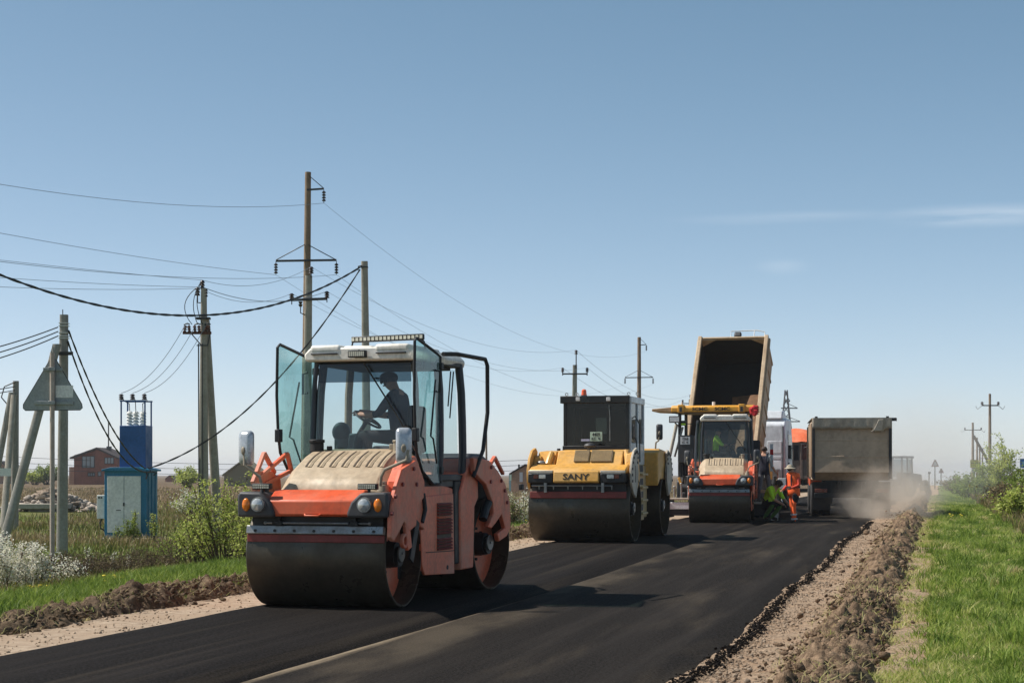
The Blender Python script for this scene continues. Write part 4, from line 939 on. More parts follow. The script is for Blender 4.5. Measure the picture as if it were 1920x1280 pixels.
    for x0, x1, y0 in ((1.06,1.11,0),(-1.14,-1.08,0),(1.10,1.15,3.65),(-1.15,-1.10,3.65)):
        pts = [(y0 + (y if y0 == 0 else -y), z) for y, z in arc]
        w = MB(); w.prism(pts, 'x', x0, x1); pl = w.build('side_plate', m_plate if x0 > 0 else m_yel, root, bev=.01, fix=True)
        if x0 > 0:
            for k in range(11):
                u = k/10; i = min(8, int(u*6)+1); a_, b_ = pts[i], pts[i+1]; tt_ = u*6-int(u*6) if i < 8 else .5
                w = MB(); y = (a_[0]+(b_[0]-a_[0])*tt_); z = a_[1]+(b_[1]-a_[1])*tt_; cy, cz = pts[0][0]*0+y0-.2*(1 if y0 == 0 else -1), 1.45
                y += (cy-y)*.14; z += (cz-z)*.14
                w.cyl((x1,y,z),(x1+.015,y,z),.028,n=8); w.build('bolt', m_black, pl)
            w = MB(); w.box(x1-.002,x1+.004,y0-.24,y0-.18,1.25,1.6); w.build('plate_slot', m_black, pl)
    w = MB(); w.prism([(-.3,1.1),(-.4,1.5),(-.2,1.85),(.4,1.9),(.6,1.3),(.3,1.1)], 'x', .90, 1.06); w.build('front_yoke', m_yel, root, bev=.02)
    w = MB(); w.prism([(-.3,1.1),(-.4,1.5),(-.2,1.8),(.4,1.85),(.6,1.3),(.3,1.1)], 'x', -1.08, -.92); w.build('front_yoke', m_yel, root, bev=.02)
    # middle body with ladder
    w = MB(); w.box(-.9,.80,.74,2.85,.45,1.60); w.build('middle_body', m_yel2, root, bev=.03)
    w = MB(); w.box(.80,.98,.80,1.50,.42,1.62); sb = w.build('step_box', m_yel2, root, bev=.02)
    for k in range(4):
        z = .55 + k*.28; w = MB(); w.box(.95,1.08,.84,1.46,z,z+.05); w.build('step', m_yel2, sb, bev=.01)
        w = MB(); w.box(.975,.985,.92,1.38,z+.08,z+.22); w.build('step_hole', m_black, sb)
    w = MB(); w.prism([(2.7,1.15),(2.7,1.9),(3.0,2.0),(3.9,1.95),(4.35,1.5),(4.3,1.3),(3.0,1.3)], 'x', -1.05, 1.08); w.build('rear_body', m_yel, root, bev=.03)
    w = MB(); w.box(-.5,.6,2.6,2.9,.6,1.2); w.build('articulation_joint', m_black, root)
    # cab
    yc = .95; x0, zt = ly(345, 130, yc); x1, zb = ly(838, 555, yc); ye = yc + 1.75
    zr = zt
    cf = MB(); cf.box(x0-.02,x1,yc,yc+.05,zb-.35,zb+.16); cf.build('cab_front_panel', m_cabblack, root, bev=.01)
    for xx in (x0, x1-.07):
        w = MB(); w.box(xx-.0,xx+.07,yc,yc+.07,zb+.16,zr-.14); w.build('cab_post', m_cabblack, root, bev=.01)
    w = MB(); w.box(x0-.06,x1+.01,yc-.06,yc+.10,zr-.16,zr); w.build('roof_visor', m_cabblack, root, bev=.012)
    w = MB(); w.box(x0-.03,x1+.02,yc+.10,ye+.05,zr-.15,zr-.004); w.build('roof', m_cabgrey, root, bev=.015)
    w = MB(); w.box(x0-.02,x1,yc+.05,ye,zb-.35,zb-.25); w.build('cab_floor', m_black, root)
    for xx in (x0-.02, x1-.05):
        for yy in (yc+.10, yc+.95, ye-.08):
            w = MB(); w.box(xx,xx+.07,yy,yy+.08,zb-.25,zr-.15); w.build('cab_post', m_cabgrey, root, bev=.01)
        w = MB(); w.box(xx+.01,xx+.06,yc+.18,ye-.08,zb-.25,zb+.22); w.build('side_panel', m_cabgrey, root, bev=.008)
        w = MB(); w.box(xx+.03,xx+.04,yc+.18,yc+.95,zb+.22,zr-.15); w.build('side_window', g_grey, root)
        w = MB(); w.box(xx+.03,xx+.04,yc+1.03,ye-.08,zb+.22,zr-.15); w.build('side_window', g_grey, root)
    w = MB(); w.box(x0+.07,x1-.07,yc+.02,yc+.03,zb+.16,zr-.16); w.build('windscreen', g_dark, root)
    w = MB(); w.box(x0,x1,ye,ye+.04,zb-.3,zb+.45); w.box(x0,x0+.35,ye,ye+.04,zb+.45,zr-.15); w.box(x1-.40,x1,ye,ye+.04,zb+.45,zr-.15); w.box(x0+.35,x1-.40,ye,ye+.04,zr-.42,zr-.15); w.build('rear_panel', m_cabblack, root)
    w = MB(); w.box(x0+.35,x1-.40,ye+.01,ye+.02,zb+.45,zr-.42); w.build('rear_window', g_grey, root)
    w = MB(); w.box(x0+.04,x1-.04,yc+.06,ye-.05,zr-.22,zr-.16); w.build('ceiling', m_cabblack, root)
    w = MB(); w.box(.02,.48,yc+.75,yc+1.2,zb-.25,zb+.25); w.box(.02,.48,yc+1.1,yc+1.22,zb+.25,zb+.95); w.build('driver_seat', m_seat, root, bev=.04)
    w = MB(); w.tube([(-.15,yc+.55,zb-.25),(-.1,yc+.5,zb+.22)], .035, 8); rim = [Vector((-.1,yc+.48,zb+.25)) + Vector((.19*math.cos(R(20*k)),.12*math.sin(R(20*k)),.10*math.sin(R(20*k)))) for k in range(19)]; w.tube(rim, .014, 6); w.build('steering_wheel', m_black, root)
    # number plate card behind the windscreen
    a = ly(545, 397, yc-.005); c = ly(636, 466, yc-.005)
    w = MB(); w.box(a[0],c[0],yc+.002,yc+.012,c[1],a[1]); npl = w.build('number_plate', m_plategreen, root)
    hh = a[1]-c[1]; xc = (a[0]+c[0])/2
    lettering('4409', hh*.50, (xc,yc-.002,c[1]+hh*.70), m_ink, npl, (R(90),0,0), .86, .002, .002)
    lettering('KC', hh*.40, (xc-.055,yc-.002,c[1]+hh*.24), m_ink, npl, (R(90),0,0), .9, .002, .002)
    lettering('46', hh*.32, (xc+.07,yc-.002,c[1]+hh*.26), m_ink, npl, (R(90),0,0), .9, .002, .002)
    w = MB(); w.box(a[0]-.20,a[0]-.01,yc+.002,yc+.010,c[1],c[1]+.045); w.build('paper_card', m_paper, root)
    w = MB(); w.tube([(x1-.42,yc-.01,c[1]),(x1-.42,yc-.01,zr-.45),(x1-.44,yc-.02,zr-.2)], .010, 6); w.build('wiper', m_steel, root)
    for px in (455, 683):
        xx, zz = ly(px, 152, yc-.08); w = MB(); w.box(xx-.045,xx+.045,yc-.10,yc-.06,zz-.04,zz+.04); w.build('work_lamp', m_platewhite, root, bev=.008)
    xx, zz = ly(500, 118, yc+.2); w = MB(); w.lathe([(.001,.14),(.03,.135),(.052,.11),(.058,.05),(.062,.0)],(xx,yc+.2,zr+.02),'z',18); bc = w.build('beacon', m_redlens, root, fix=True)
    w = MB(); w.cyl((xx,yc+.2,zr-.01),(xx,yc+.2,zr+.025),.07,n=16); w.build('beacon_base', m_dark, bc)
    for px in (370, 447, 835, 900):
        xx, zz = ly(px, 108, yc+.3); w = MB(); w.tube([(xx+.03*math.cos(R(30*k)),yc+.3,zr+.05+.03*math.sin(R(30*k))) for k in range(13)], .009, 6); w.cyl((xx,yc+.3,zr-.01),(xx,yc+.3,zr+.03),.012,n=6); w.build('lifting_eye', m_steel, root)
    # rails and mirror on the right
    w = MB(); w.tube([(x1+.02,yc+.2,zb+.75),(x1+.10,yc+.2,zb+.80),(x1+.20,yc+.15,zb+.62),(x1+.21,yc+.15,zb-.2)], .014, 8); w.build('hand_rail', m_black, root)
    w = MB(); w.tube([(x1+.03,yc+.4,zb+.35),(x1+.08,yc+.4,zb+.30),(x1+.10,yc+.4,zb+.0)], .012, 8); w.build('hand_rail', m_black, root)
    mx_, mz_ = ly(1066, 398, 3.0); mirror(root, (mx_,3.0,mz_), .15, .36, [(mx_,2.96,mz_-.05),(mx_-.02,2.95,mz_-.2),(mx_-.08,3.0,mz_-.24),(mx_-.10,3.0,mz_-.48)], m_dark, R(10))
    w = MB(); w.cyl((x0-.08,yc-.1,zb+.0),(x0-.08,yc-.1,zb+.10),.04,n=12); w.tube([(x0-.08,yc-.1,zb-.3),(x0-.08,yc-.1,zb+.02)],.03,8); w.build('filler_neck', m_dark, root)
    return root
yellow_roller()

# ---------------------------------------------------------------- asphalt paver
m_pyel = mat('canopy_yellow', srgb(222, 158, 50), .45, dirt=srgb(190, 150, 92), amt=.4)
m_pdark = mat('paver_dark_grey', srgb(46, 48, 52), .55, dirt=srgb(76, 68, 60), amt=.4, scale=2.)
m_rag = mat('red_rag', srgb(190, 36, 42), .85)
m_wood = mat('bare_wood', srgb(182, 148, 112), .8, dirt=srgb(120, 92, 66), amt=.5)
FP = Frame(6.62, 55.6, .15, 13.6)
m_rim_p = mat('greasy_castings', srgb(84, 76, 66), .6, .2, dirt=srgb(48, 42, 38), amt=.6, scale=6.)
def paver():
    f = FP; Y6 = lambda a, b: (1210 + .3125*a, 600 + .3125*b)
    root = f.root('asphalt_paver', 'asphalt paver with yellow canopy, dark consoles and red rag on its corner', 'paver')
    ly = lambda a, b, y: f.y_(*Y6(a, b), y)
    # canopy
    yb = .55; x0, z1 = ly(155, 518, yb); x1, z0 = ly(650, 548, yb)
    w = MB(); w.prism([(yb-.0,z0),(yb,z1-.03),(yb+.06,z1+.03),(yb+1.9,z1+.06),(yb+2.0,z0+.02)], 'x', x0, x1); cn = w.build('canopy', m_pyel, root, bev=.03)
    w = MB(); w.box(x0+.03,x1-.03,yb+.06,yb+1.95,z0-.03,z0-.003); w.build('canopy_lining', m_pdark, cn)
    xa, _ = ly(38, 545, yb); w = MB(); w.prism([(xa,z0+.03),(xa,z0+.11),(x0,z0+.16),(x0,z0)], 'y', yb+.05, yb+1.7); w.build('canopy_side_awning', m_wood, cn, bev=.015)
    for a in (327, 462):
        xx, zz = ly(a, 533, yb); lettering('SCMC', .15, (xx,yb-.006,(z0+z1)/2), m_letter, cn, (R(90),0,0), 1.25, .004)
    for a in (213, 578):
        xx, zz = ly(a, 520, yb); w = MB(); w.box(xx-.10,xx+.10,yb-.04,yb+.3,z0-.02,z1+.06); w.build('canopy_bracket', m_pyel, cn, bev=.02)
        w = MB(); w.box(xx-.04,xx+.04,yb-.055,yb-.035,z0+.0,z1-.02); w.build('bracket_slot', m_pdark, cn)
    for a in (218, 410):
        xx, zz = ly(a, 505, yb+.5); w = MB(); w.cyl((xx,yb+.5,z1+.02),(xx,yb+.5,z1+.16),.05 if a == 410 else .02,n=12); w.build('roof_beacon', m_cabgrey, cn)
    for xx, yy in ((x0+.25,.75),(x1-.25,.75),(x0+.25,2.2),(x1-.25,2.2)):
        w = MB(); w.beam((xx,yy,1.3),(xx,yy,z0),.10,.10); w.build('canopy_post', m_pdark, root, bev=.015)
    a, b_ = ly(145, 830, .7), ly(190, 625, .7); w = MB(); w.tube([(a[0],.62,a[1]),(b_[0],.62,b_[1])], .055, 10); w.build('gas_strut', m_plate, root)
    a, b_ = ly(175, 800, .7), ly(225, 640, .7); w = MB(); w.tube([(a[0],.72,a[1]-.1),(b_[0],.72,b_[1])], .035, 8); w.build('gas_strut', m_steel, root)
    # red rag at the right canopy corner
    xx, zz = ly(657, 542, yb); w = MB(); w.ball((0,0,0), (.15,.10,.16), 18, 12)
    w.v = [tuple(Vector(p) * (1 + .45*mnoise.noise(Vector(p)*11)) + Vector((xx,yb-.05,zz))) for p in w.v]; w.build('red_rag', m_rag, cn, ang=20)
    # lamps
    a, c = ly(142,575,.45), ly(208,615,.45); w = MB(); w.box(a[0],c[0],.44,.54,c[1],a[1]); l = w.build('flood_lamp', m_black, root, bev=.012)
    w = MB(); w.box(a[0]+.03,c[0]-.03,.432,.442,c[1]+.03,a[1]-.03); w.build('lamp_glass', m_platewhite, l)
    w = MB(); w.tube([((a[0]+c[0])/2,.55,c[1]),((a[0]+c[0])/2+.1,.70,c[1]-.1)], .02, 6); w.build('lamp_bracket', m_black, l)
    a, c = ly(212,602,.5), ly(245,632,.5); w = MB(); w.box(a[0],c[0],.5,.6,c[1],a[1]); l = w.build('work_lamp', m_black, root, bev=.01)
    w = MB(); w.box(a[0]+.02,c[0]-.02,.492,.502,c[1]+.02,c[1]+.07); w.build('lamp_glass', m_hiviz, l)
    a = ly(245,622,.5); w = MB(); w.tube([(a[0],.55,a[1]),(a[0]+.5,.6,a[1]),(a[0]+.55,.75,a[1]+.02)], .012, 6); w.build('lamp_arm', m_black, root)
    # consoles and platform
    a, c = ly(195,690,.5), ly(292,855,.5); w = MB(); w.box(a[0],c[0],.50,.95,c[1],a[1]); con = w.build('rear_console', m_pdark, root, bev=.02)
    pa, pc = ly(210,698,.49), ly(268,745,.49); w = MB(); w.box(pa[0],pc[0],.485,.495,pc[1],pa[1]); npl = w.build('number_plate', m_platewhite, root)
    hh = pa[1]-pc[1]; xc = (pa[0]+pc[0])/2
    lettering('7768', hh*.5, (xc,.481,pc[1]+hh*.70), m_ink, npl, (R(90),0,0), .8, .002, .002); lettering('KC  46', hh*.36, (xc,.481,pc[1]+hh*.25), m_ink, npl, (R(90),0,0), .8, .002, .002)
    w = MB(); w.box(c[0]+.05,1.25,.60,1.05,1.35,2.05); w.build('rear_console', m_pdark, root, bev=.02)
    w = MB(); w.box(-1.25,1.25,.55,2.6,1.22,1.34); w.build('platform', m_black, root, bev=.01)
    w = MB(); w.box(-1.5,-1.02,.75,1.25,1.34,1.8); w.box(-1.52,-1.0,1.15,1.3,1.8,2.62); w.build('driver_seat', m_seat, root, bev=.05)
    w = MB(); w.box(.55,1.05,1.0,1.5,1.34,1.8); w.box(.53,1.07,1.4,1.55,1.8,2.5); w.build('driver_seat', m_seat, root, bev=.05)
    w = MB(); w.tube([(-1.32,.6,1.3),(-1.34,.6,2.0),(-1.25,.6,2.06),(-1.22,.6,1.4)], .018, 8); w.build('hand_rail', m_black, root)
    w = MB(); w.tube([(1.3,.6,1.3),(1.32,.6,2.1),(1.32,1.6,2.1),(1.3,1.6,1.3)], .02, 8); w.build('hand_rail', m_steel, root)
    w = MB(); w.tube([(-1.3,.5,1.1),(-1.25,.4,1.35),(-1.05,.42,1.25),(-.9,.5,1.05)], .03, 8); w.build('hydraulic_hose', m_black, root)
    w = MB(); w.tube([(-1.15,.35,.95),(-1.0,.3,1.2),(-.8,.34,1.12),(-.7,.5,1.0)], .022, 8); w.build('hydraulic_hose', m_steel, root)
    w = MB(); w.prism([(.48,.62),(.48,1.18),(.75,1.34),(1.6,1.34),(1.6,.62)], 'x', -1.5, -.7); w.build('side_gearbox', m_pdark, root, bev=.04)
    w = MB(); w.cyl((-1.35,.40,.95),(-.85,.40,.95),.16,n=18); w.build('auger_drive', m_black, root, bev=.02)
    w = MB(); w.box(-1.25,-.75,.40,.50,1.05,1.35); w.build('valve_block', m_rim_p, root, bev=.02)
    w = MB(); w.beam((-1.42,.42,1.3),(-1.2,.42,.7),.06,.08); w.build('lift_link', m_pyel, root, bev=.01)
    # chassis, tracks, hopper
    w = MB(); w.box(-1.15,1.15,.6,4.6,.45,1.22); w.build('chassis', m_pdark, root, bev=.03)
    w = MB(); w.prism([(2.6,1.22),(2.6,1.95),(4.0,1.95),(4.4,1.6),(4.4,1.22)], 'x', -1.2, 1.2); w.build('engine_hood', m_pyel, root, bev=.03)
    for q in (-1, 1):
        w = MB(); yy = [(1.4,.0),(4.2,.0),(4.55,.30),(4.2,.62),(1.4,.62),(1.05,.30)]; w.prism([(y, z+.01) for y, z in yy], 'x', q*.75, q*1.05); tk = w.build('crawler_track', m_black, root, bev=.05, fix=True)
        w = MB(); w.prism([(4.6,.55),(4.6,1.35),(6.4,1.15),(6.4,.55)], 'x', q*1.2, q*1.3); w.build('hopper_wing', m_pdark, root, bev=.02, fix=True)
    w = MB(); w.box(-1.2,1.2,4.6,6.35,.40,.55); w.build('hopper_floor', m_pdark, root)
    # screed
    a = ly(165,1018,-.1); zt = a[1]
    w = MB(); w.box(-1.62,1.64,-.25,.45,.10,.47); sc_ = w.build('screed', m_pdark, root, bev=.02)
    w = MB(); w.box(-1.60,-.60,-.42,-.02,.60,.66); w.build('screed_walkway', m_plate, sc_, bev=.01)
    w = MB(); w.box(-.55,1.62,-.42,-.02,.48,.54); w.build('screed_walkway', m_plate, sc_, bev=.01)
    w = MB(); w.box(-1.60,-.60,-.40,-.04,.30,.52); w.build('screed_box', m_cabgrey, sc_, bev=.015)
    for q, xx in ((-1,-1.68), (1,1.70)):
        w = MB(); w.box(xx-.03,xx+.03,-.55,1.0,.03,.62); w.build('end_gate', m_black, sc_, bev=.01)
    for q in (-1, 1):
        w = MB(); w.beam((q*1.22,.2,.72),(q*1.22,3.6,.85),.12,.22); w.build('tow_arm', m_pdark, root, bev=.02)
    for k in range(5):
        xx = -1.5+k*.22; w = MB(); w.cyl((xx,.0,.66),(xx,.0,.95+.1*(k % 2)),.03,n=8); w.ball((xx,0,1.0+.1*(k % 2)),.04); w.build('screed_lever', m_steel, sc_)
    # side controls on the right end and a board
    w = MB(); w.box(1.80,2.06,-.42,-.15,.95,1.28); w.cyl((1.92,-.28,.45),(1.92,-.28,.95),.03,n=8); w.box(1.7,1.95,-.3,-.26,.45,.5); w.build('side_control_box', m_platewhite, sc_, bev=.03)
    w = MB(); w.obox((1.55,-.45,.86), (.55,.10,.10), (0,R(4),0)); w.build('wooden_board', m_wood, sc_, bev=.008)
    w = MB(); w.cyl((1.74,-.45,.05),(1.72,-.40,.95),.04,n=8); w.build('depth_screw', m_wood, sc_)
    # red and white post by the hopper
    for k in range(5):
        w = MB(); w.box(1.28,1.38,2.6,2.7,1.5+k*.18,1.68+k*.18); w.build('striped_post', m_rag if k % 2 else m_platewhite, root)
    return root
paver()

# ---------------------------------------------------------------- trucks
m_tyre = mat('tyre_rubber', srgb(28, 28, 30), .8, dirt=srgb(78, 70, 62), amt=.5, scale=3., bmp=.3)
m_rim = mat('wheel_rim', srgb(120, 116, 110), .5, .4, dirt=srgb(84, 76, 68), amt=.5)
m_box = mat('dusty_beige_body', srgb(184, 160, 130), .65, dirt=srgb(150, 122, 94), amt=.6, scale=1.2)
m_boxin = mat('tarry_body_inside', srgb(24, 21, 20), .85, dirt=srgb(52, 42, 34), amt=.4, scale=1.)
m_heap = mat('hot_mix_heap', srgb(116, 82, 54), .9, dirt=srgb(66, 52, 42), amt=.6, scale=3., bmp=.8, bscale=18)
m_cabw = mat('white_truck_paint', srgb(216, 220, 224), .35, dirt=srgb(204, 204, 202), amt=.2, scale=.5)
m_chas = mat('chassis_black', srgb(34, 34, 36), .6, dirt=srgb(84, 76, 68), amt=.55, scale=1.5)
m_dusty = mat('dust_grey_body', srgb(172, 150, 126), .8, dirt=srgb(196, 172, 146), amt=.7, scale=.9)
m_tarp = mat('canvas_tarp', srgb(166, 156, 140), .9, dirt=srgb(130, 116, 100), amt=.5, scale=2.5)
m_otarp = mat('orange_tarp', srgb(216, 104, 62), .7, dirt=srgb(222, 140, 104), amt=.6, scale=1.5)
m_orangecab = mat('orange_cab', srgb(206, 88, 48), .4, dirt=srgb(170, 110, 84), amt=.4)
def wheel(root, x, y, rad, wid, dual=True):
    q = 1 if x > 0 else -1
    for k in range(2 if dual else 1):
        xc = x - q*k*(wid+.03)
        w = MB(); h = wid/2; w.lathe([(rad*.56,-h*.9),(rad*.85,-h),(rad*.97,-h*.85),(rad,-h*.5),(rad,h*.5),(rad*.97,h*.85),(rad*.85,h),(rad*.56,h*.9)], (xc,y,rad), 'x', 32, closed=True)
        t = w.build('tyre', m_tyre, root, ang=60, fix=True)
        for g in range(28):
            a = 2*math.pi*g/28; gg = MB(); gg.obox((xc, y+rad*1.0*math.cos(a), rad+rad*1.0*math.sin(a)), (wid*.8, .05, .03), (a+math.pi/2, 0, 0)); gg.build('tread_block', m_tyre, t) if (k == 0 and g % 1 == 0) else None
        w = MB(); w.lathe([(.001,0),(rad*.2,.05*q),(rad*.35,.0),(rad*.5,-.02*q),(rad*.56,.06*q)], (xc+q*h*.5,y,rad), 'x', 24); w.build('rim', m_rim, t, fix=True)
def truck_cab(root, y0, ln, w2, z0, z1, m, roofdef=True):
    """cab-over cab: back at y0, front at y0+ln"""
    w = MB(); pr = [(y0,z0),(y0,z1-.25),(y0+.25,z1),(y0+ln-.45,z1),(y0+ln-.05,z1-.9),(y0+ln,z0+.9),(y0+ln,z0)]
    w.prism(pr, 'x', -w2, w2); c = w.build('cab', m, root, bev=.06, seg=3)
    for q in (-1, 1):
        x = q*(w2+.004)
        for za, zb in ((z0+.35,z0+.95),(z0+1.05,z0+1.55),(z0+1.62,z0+1.78)):
            p = MB(); p.box(min(x,x+.012*q),max(x,x+.012*q),y0+.12,y0+.62,za,zb); p.build('side_moulding', m, c, bev=.008)
        p = MB(); p.prism([(y0+.85,z0+1.05),(y0+.85,z1-.6),(y0+ln-.42,z1-.62),(y0+ln-.2,z0+1.05)], 'x', x, x+.01*q); p.build('door_window', g_grey, c, fix=True)
        p = MB(); p.box(min(x,x+.01*q),max(x,x+.01*q),y0+.76,y0+.78,z0+.1,z1-.45); p.build('door_seam', m_dark, c)
        p = MB(); p.box(min(x,x+.04*q),max(x,x+.04*q),y0+.85,y0+1.05,z0+.85,z0+.9); p.build('door_handle', m_dark, c, bev=.008)
        mr = MB(); mr.box(q*(w2+.16)-.10,q*(w2+.16)+.10,y0+ln-.1,y0+ln+.02,z0+1.0,z0+1.6); mr.tube([(q*w2,y0+ln-.15,z0+1.5),(q*(w2+.16),y0+ln-.1,z0+1.45)], .02, 6); mr.build('wing_mirror', m_dark, c, bev=.02)
    p = MB(); p.add([(-w2+.1,y0+ln+.006,z0+.98),(w2-.1,y0+ln+.006,z0+.98),(w2-.14,y0+ln-.03,z1-.95),(-w2+.14,y0+ln-.03,z1-.95)], [(0,1,2,3)]); p.build('windscreen', g_dark, c)
    for za, zb, xa, xb in ((z0+.25,z0+.95,.55,1.1),(z0+1.05,z0+1.16,.55,1.1),(z0+1.26,z0+1.72,.55,1.1),(z0+.25,z0+1.72,-1.0,-.3)):
        p = MB(); p.box(xa,xb,y0-.022,y0-.002,za,zb); p.build('back_panel', m, c, bev=.012)
    p = MB(); p.box(1.14,1.17,y0-.02,y0-.002,z0+.1,z1-.3); p.build('back_seam', m_dark, c)
    if roofdef:
        p = MB(); p.prism([(y0+.1,z1-.02),(y0+.25,z1+.30),(y0+.8,z1+.32),(y0+ln-.5,z1-.02)], 'x', -w2*.9, w2*.9); p.build('roof_deflector', m, c, bev=.05)
    return c
def chassis(root, y0, y1, z):
    for q in (-1, 1):
        w = MB(); w.box(q*.40-.05,q*.40+.05,y0,y1,z-.25,z); w.build('chassis_rail', m_chas, root, bev=.01)
    w = MB(); w.box(-.45,.45,y0+.5,y0+.7,z-.22,z-.03); w.build('cross_member', m_chas, root)

# tipping truck feeding the paver
FT = Frame(7.55, 62.2, .15, 16.5)
root = FT.root('dump_truck', 'white cab dump truck with beige body tipped up into the paver', 'truck')
chassis(root, .0, 8.6, 1.15)
for y in (1.0, 2.35): wheel(root, 1.18, y, .52, .30); wheel(root, -1.18, y, .52, .30)
wheel(root, 1.10, 7.3, .52, .32, False); wheel(root, -1.10, 7.3, .52, .32, False)
truck_cab(root, 6.35, 2.2, 1.24, .95, 3.55, m_cabw)
w = MB(); w.box(-1.1,1.1,5.5,6.2,.7,1.6); w.build('fuel_tank', m_steel, root, bev=.05)
TIP = R(56); LB, WB, HB = 5.05, 1.23, 1.5
tm = Matrix.Translation((0,.15,1.30)) @ Matrix.Rotation(TIP, 4, 'X')
def tp(w): return w.xf(tm)
w = MB(); w.box(-WB,WB,0,LB,0,.07); bed = tp(w).build('tipper_floor', m_box, root, bev=.01)
w = MB(); w.box(-WB+.06,WB-.06,.02,LB-.06,.071,.082); tp(w).build('floor_lining', m_boxin, bed)
for q in (-1, 1):
    w = MB(); w.box(*sorted((q*WB,q*(WB-.05))),0,LB,.0,HB); wl = tp(w).build('tipper_side', m_box, root, bev=.008)
    w = MB(); w.box(*sorted((q*(WB-.051),q*(WB-.06))),.02,LB-.06,.08,HB-.05); tp(w).build('side_lining', m_boxin, wl)
    w = MB(); w.box(*sorted((q*(WB+.05),q*(WB-.09))),-.02,LB+.03,HB,HB+.14); tp(w).build('top_rail', m_box, wl, bev=.02)
    w = MB(); w.box(*sorted((q*(WB+.02),q*(WB+.10))),0,LB,HB-.16,HB-.02); tp(w).build('top_rail_lower', m_box, wl, bev=.02)
    for k in range(7):
        yy = .1 + k*(LB-.25)/6; w = MB(); w.box(*sorted((q*WB,q*(WB+.03))),yy,yy+.10,.0,HB-.16); tp(w).build('side_rib', m_box, wl, bev=.01)
w = MB(); w.box(-WB,WB,LB-.06,LB,.0,HB+.10); tp(w).build('head_board', m_box, root, bev=.01)
w = MB(); w.box(-WB+.06,WB-.06,LB-.075,LB-.062,.08,HB-.02); tp(w).build('head_lining', m_boxin, root)
for q in (-1, 1):
    w = MB(); w.prism([(q*(WB-.05),HB+.05),(q*(WB-.05),HB-.35),(q*(WB-.62),HB+.05)], 'y', LB-.10, LB-.07); tp(w).build('corner_gusset', m_box, root)
w = MB(); w.tube([(-.10,LB-.03,HB+.05),(-.10,LB+.26,HB+.08),(.85,LB+.28,HB+.08),(1.12,LB+.2,HB+.08),(1.14,LB-.03,HB+.05)], .02, 8); w.tube([(.75,LB-.03,HB+.05),(.75,LB+.27,HB+.08)], .02, 6); tp(w).build('guard_rail', m_cabgrey, root)
w = MB(); w.box(.02,.28,LB+.0,LB+.22,HB-.05,HB+.12); tp(w).build('tarp_roll', m_dark, root, bev=.05)
# what is left of the hot mix, slumped in the lower right corner
w = MB(); n = 14
V = []; Fc = []
for i in range(n+1):
    for j in range(n+1):
        u, v = i/n, j/n; x = WB-.07 - u*1.25; y = .05 + v*3.4
        hgt = max(.0, (1-u)**.9*(1-v*.92)**.8*1.12*(1+.25*mnoise.noise(Vector((u*4,v*5,1)))))
        V.append((x, y, .085+hgt*1.15))
for i in range(n):
    for j in range(n): a = i*(n+1)+j; Fc.append((a, a+1, a+n+2, a+n+1))
w.add(V, Fc); hp = tp(w).build('hot_mix', m_heap, root, ang=60); 
for q in (-1, 1):
    w = MB(); w.cyl((q*.5,1.6,1.1), tm @ Vector((q*.5,2.6,0)), .07, n=12); w.build('lift_ram', m_steel, root)
w = MB(); w.box(-1.2,1.2,-.15,0,.55,.75); w.build('rear_bumper', m_chas, root, bev=.01)

# dusty truck driving off
FD = Frame((1597-960)/F*58.3, 58.3, .15, 8.2)
root = FD.root('dump_truck', 'dust covered dump truck seen from behind with canvas tarp along its top', 'truck')
chassis(root, .2, 8.8, 1.15)
for y in (1.2, 2.6): wheel(root, 1.16, y, .54, .31); wheel(root, -1.16, y, .54, .31)
wheel(root, 1.10, 7.6, .54, .32, False); wheel(root, -1.10, 7.6, .54, .32, False)
truck_cab(root, 6.9, 2.0, 1.22, .95, 3.1, m_orangecab, False)
w = MB(); w.prism([(.0,1.48),(.10,3.18),(6.5,3.24),(6.5,1.25),(.4,1.2)], 'x', -1.27, 1.27); bd = w.build('tipper_body', m_dusty, root, bev=.02)
w = MB(); w.prism([(-.05,1.46),(.05,3.12),(.0,3.12),(-.10,1.46)], 'x', -1.24, 1.24); tg = w.build('tailgate', m_dusty, root, bev=.012, fix=True)
for z in (1.95, 2.5):
    w = MB(); y = -.115 + (z-1.5)*.06; w.box(-1.2,1.2,y+.008,y+.03,z,z+.06); w.build('tailgate_rib', m_dusty, tg, bev=.008)
for q in (-1, 1):
    w = MB(); w.box(q*1.25-.05,q*1.25+.05,-.10,.08,1.25,3.22); w.build('corner_post', m_chas, bd, bev=.01)
    w = MB(); w.cyl((q*1.16,-.02,3.18),(q*1.16,-.02,3.32),.05,n=10); w.build('tarp_hoop_end', m_chas, bd)
    for k in range(8):
        w = MB(); w.box(*sorted((q*1.27,q*1.33)),.3+k*.8,.42+k*.8,1.3,3.1); w.build('side_rib', m_dusty, bd, bev=.008)
# tarp: draped sheet with a hanging scalloped rear edge
V = []; Fc = []; nx, ny = 36, 8
for j in range(ny+1):
    for i in range(nx+1):
        x = -1.30 + 2.60*i/nx; u = j/ny
        hang = .36 + .05*mnoise.noise(Vector((i*.33,2,0))) + (.12 if 27 < i < 33 else 0)
        if j <= 4: V.append((x, -.13 - .012*mnoise.noise(Vector((i*.31,7,2))) - .012*(4-j)*mnoise.noise(Vector((i*.8,j,1))), 3.27 - hang*(4-j)/4))
        else: V.append((x, -.10 + (j-4)*1.7, 3.29 + .03*math.sin(i*.35)*math.sin(j*2.)))
for j in range(ny):
    for i in range(nx): a = j*(nx+1)+i; Fc.append((a, a+1, a+nx+2, a+nx+1))
w = MB(); w.add(V, Fc); tpo = w.build('tarp', m_tarp, root, ang=60); sd = tpo.modifiers.new('thick', 'SOLIDIFY'); sd.thickness = .012
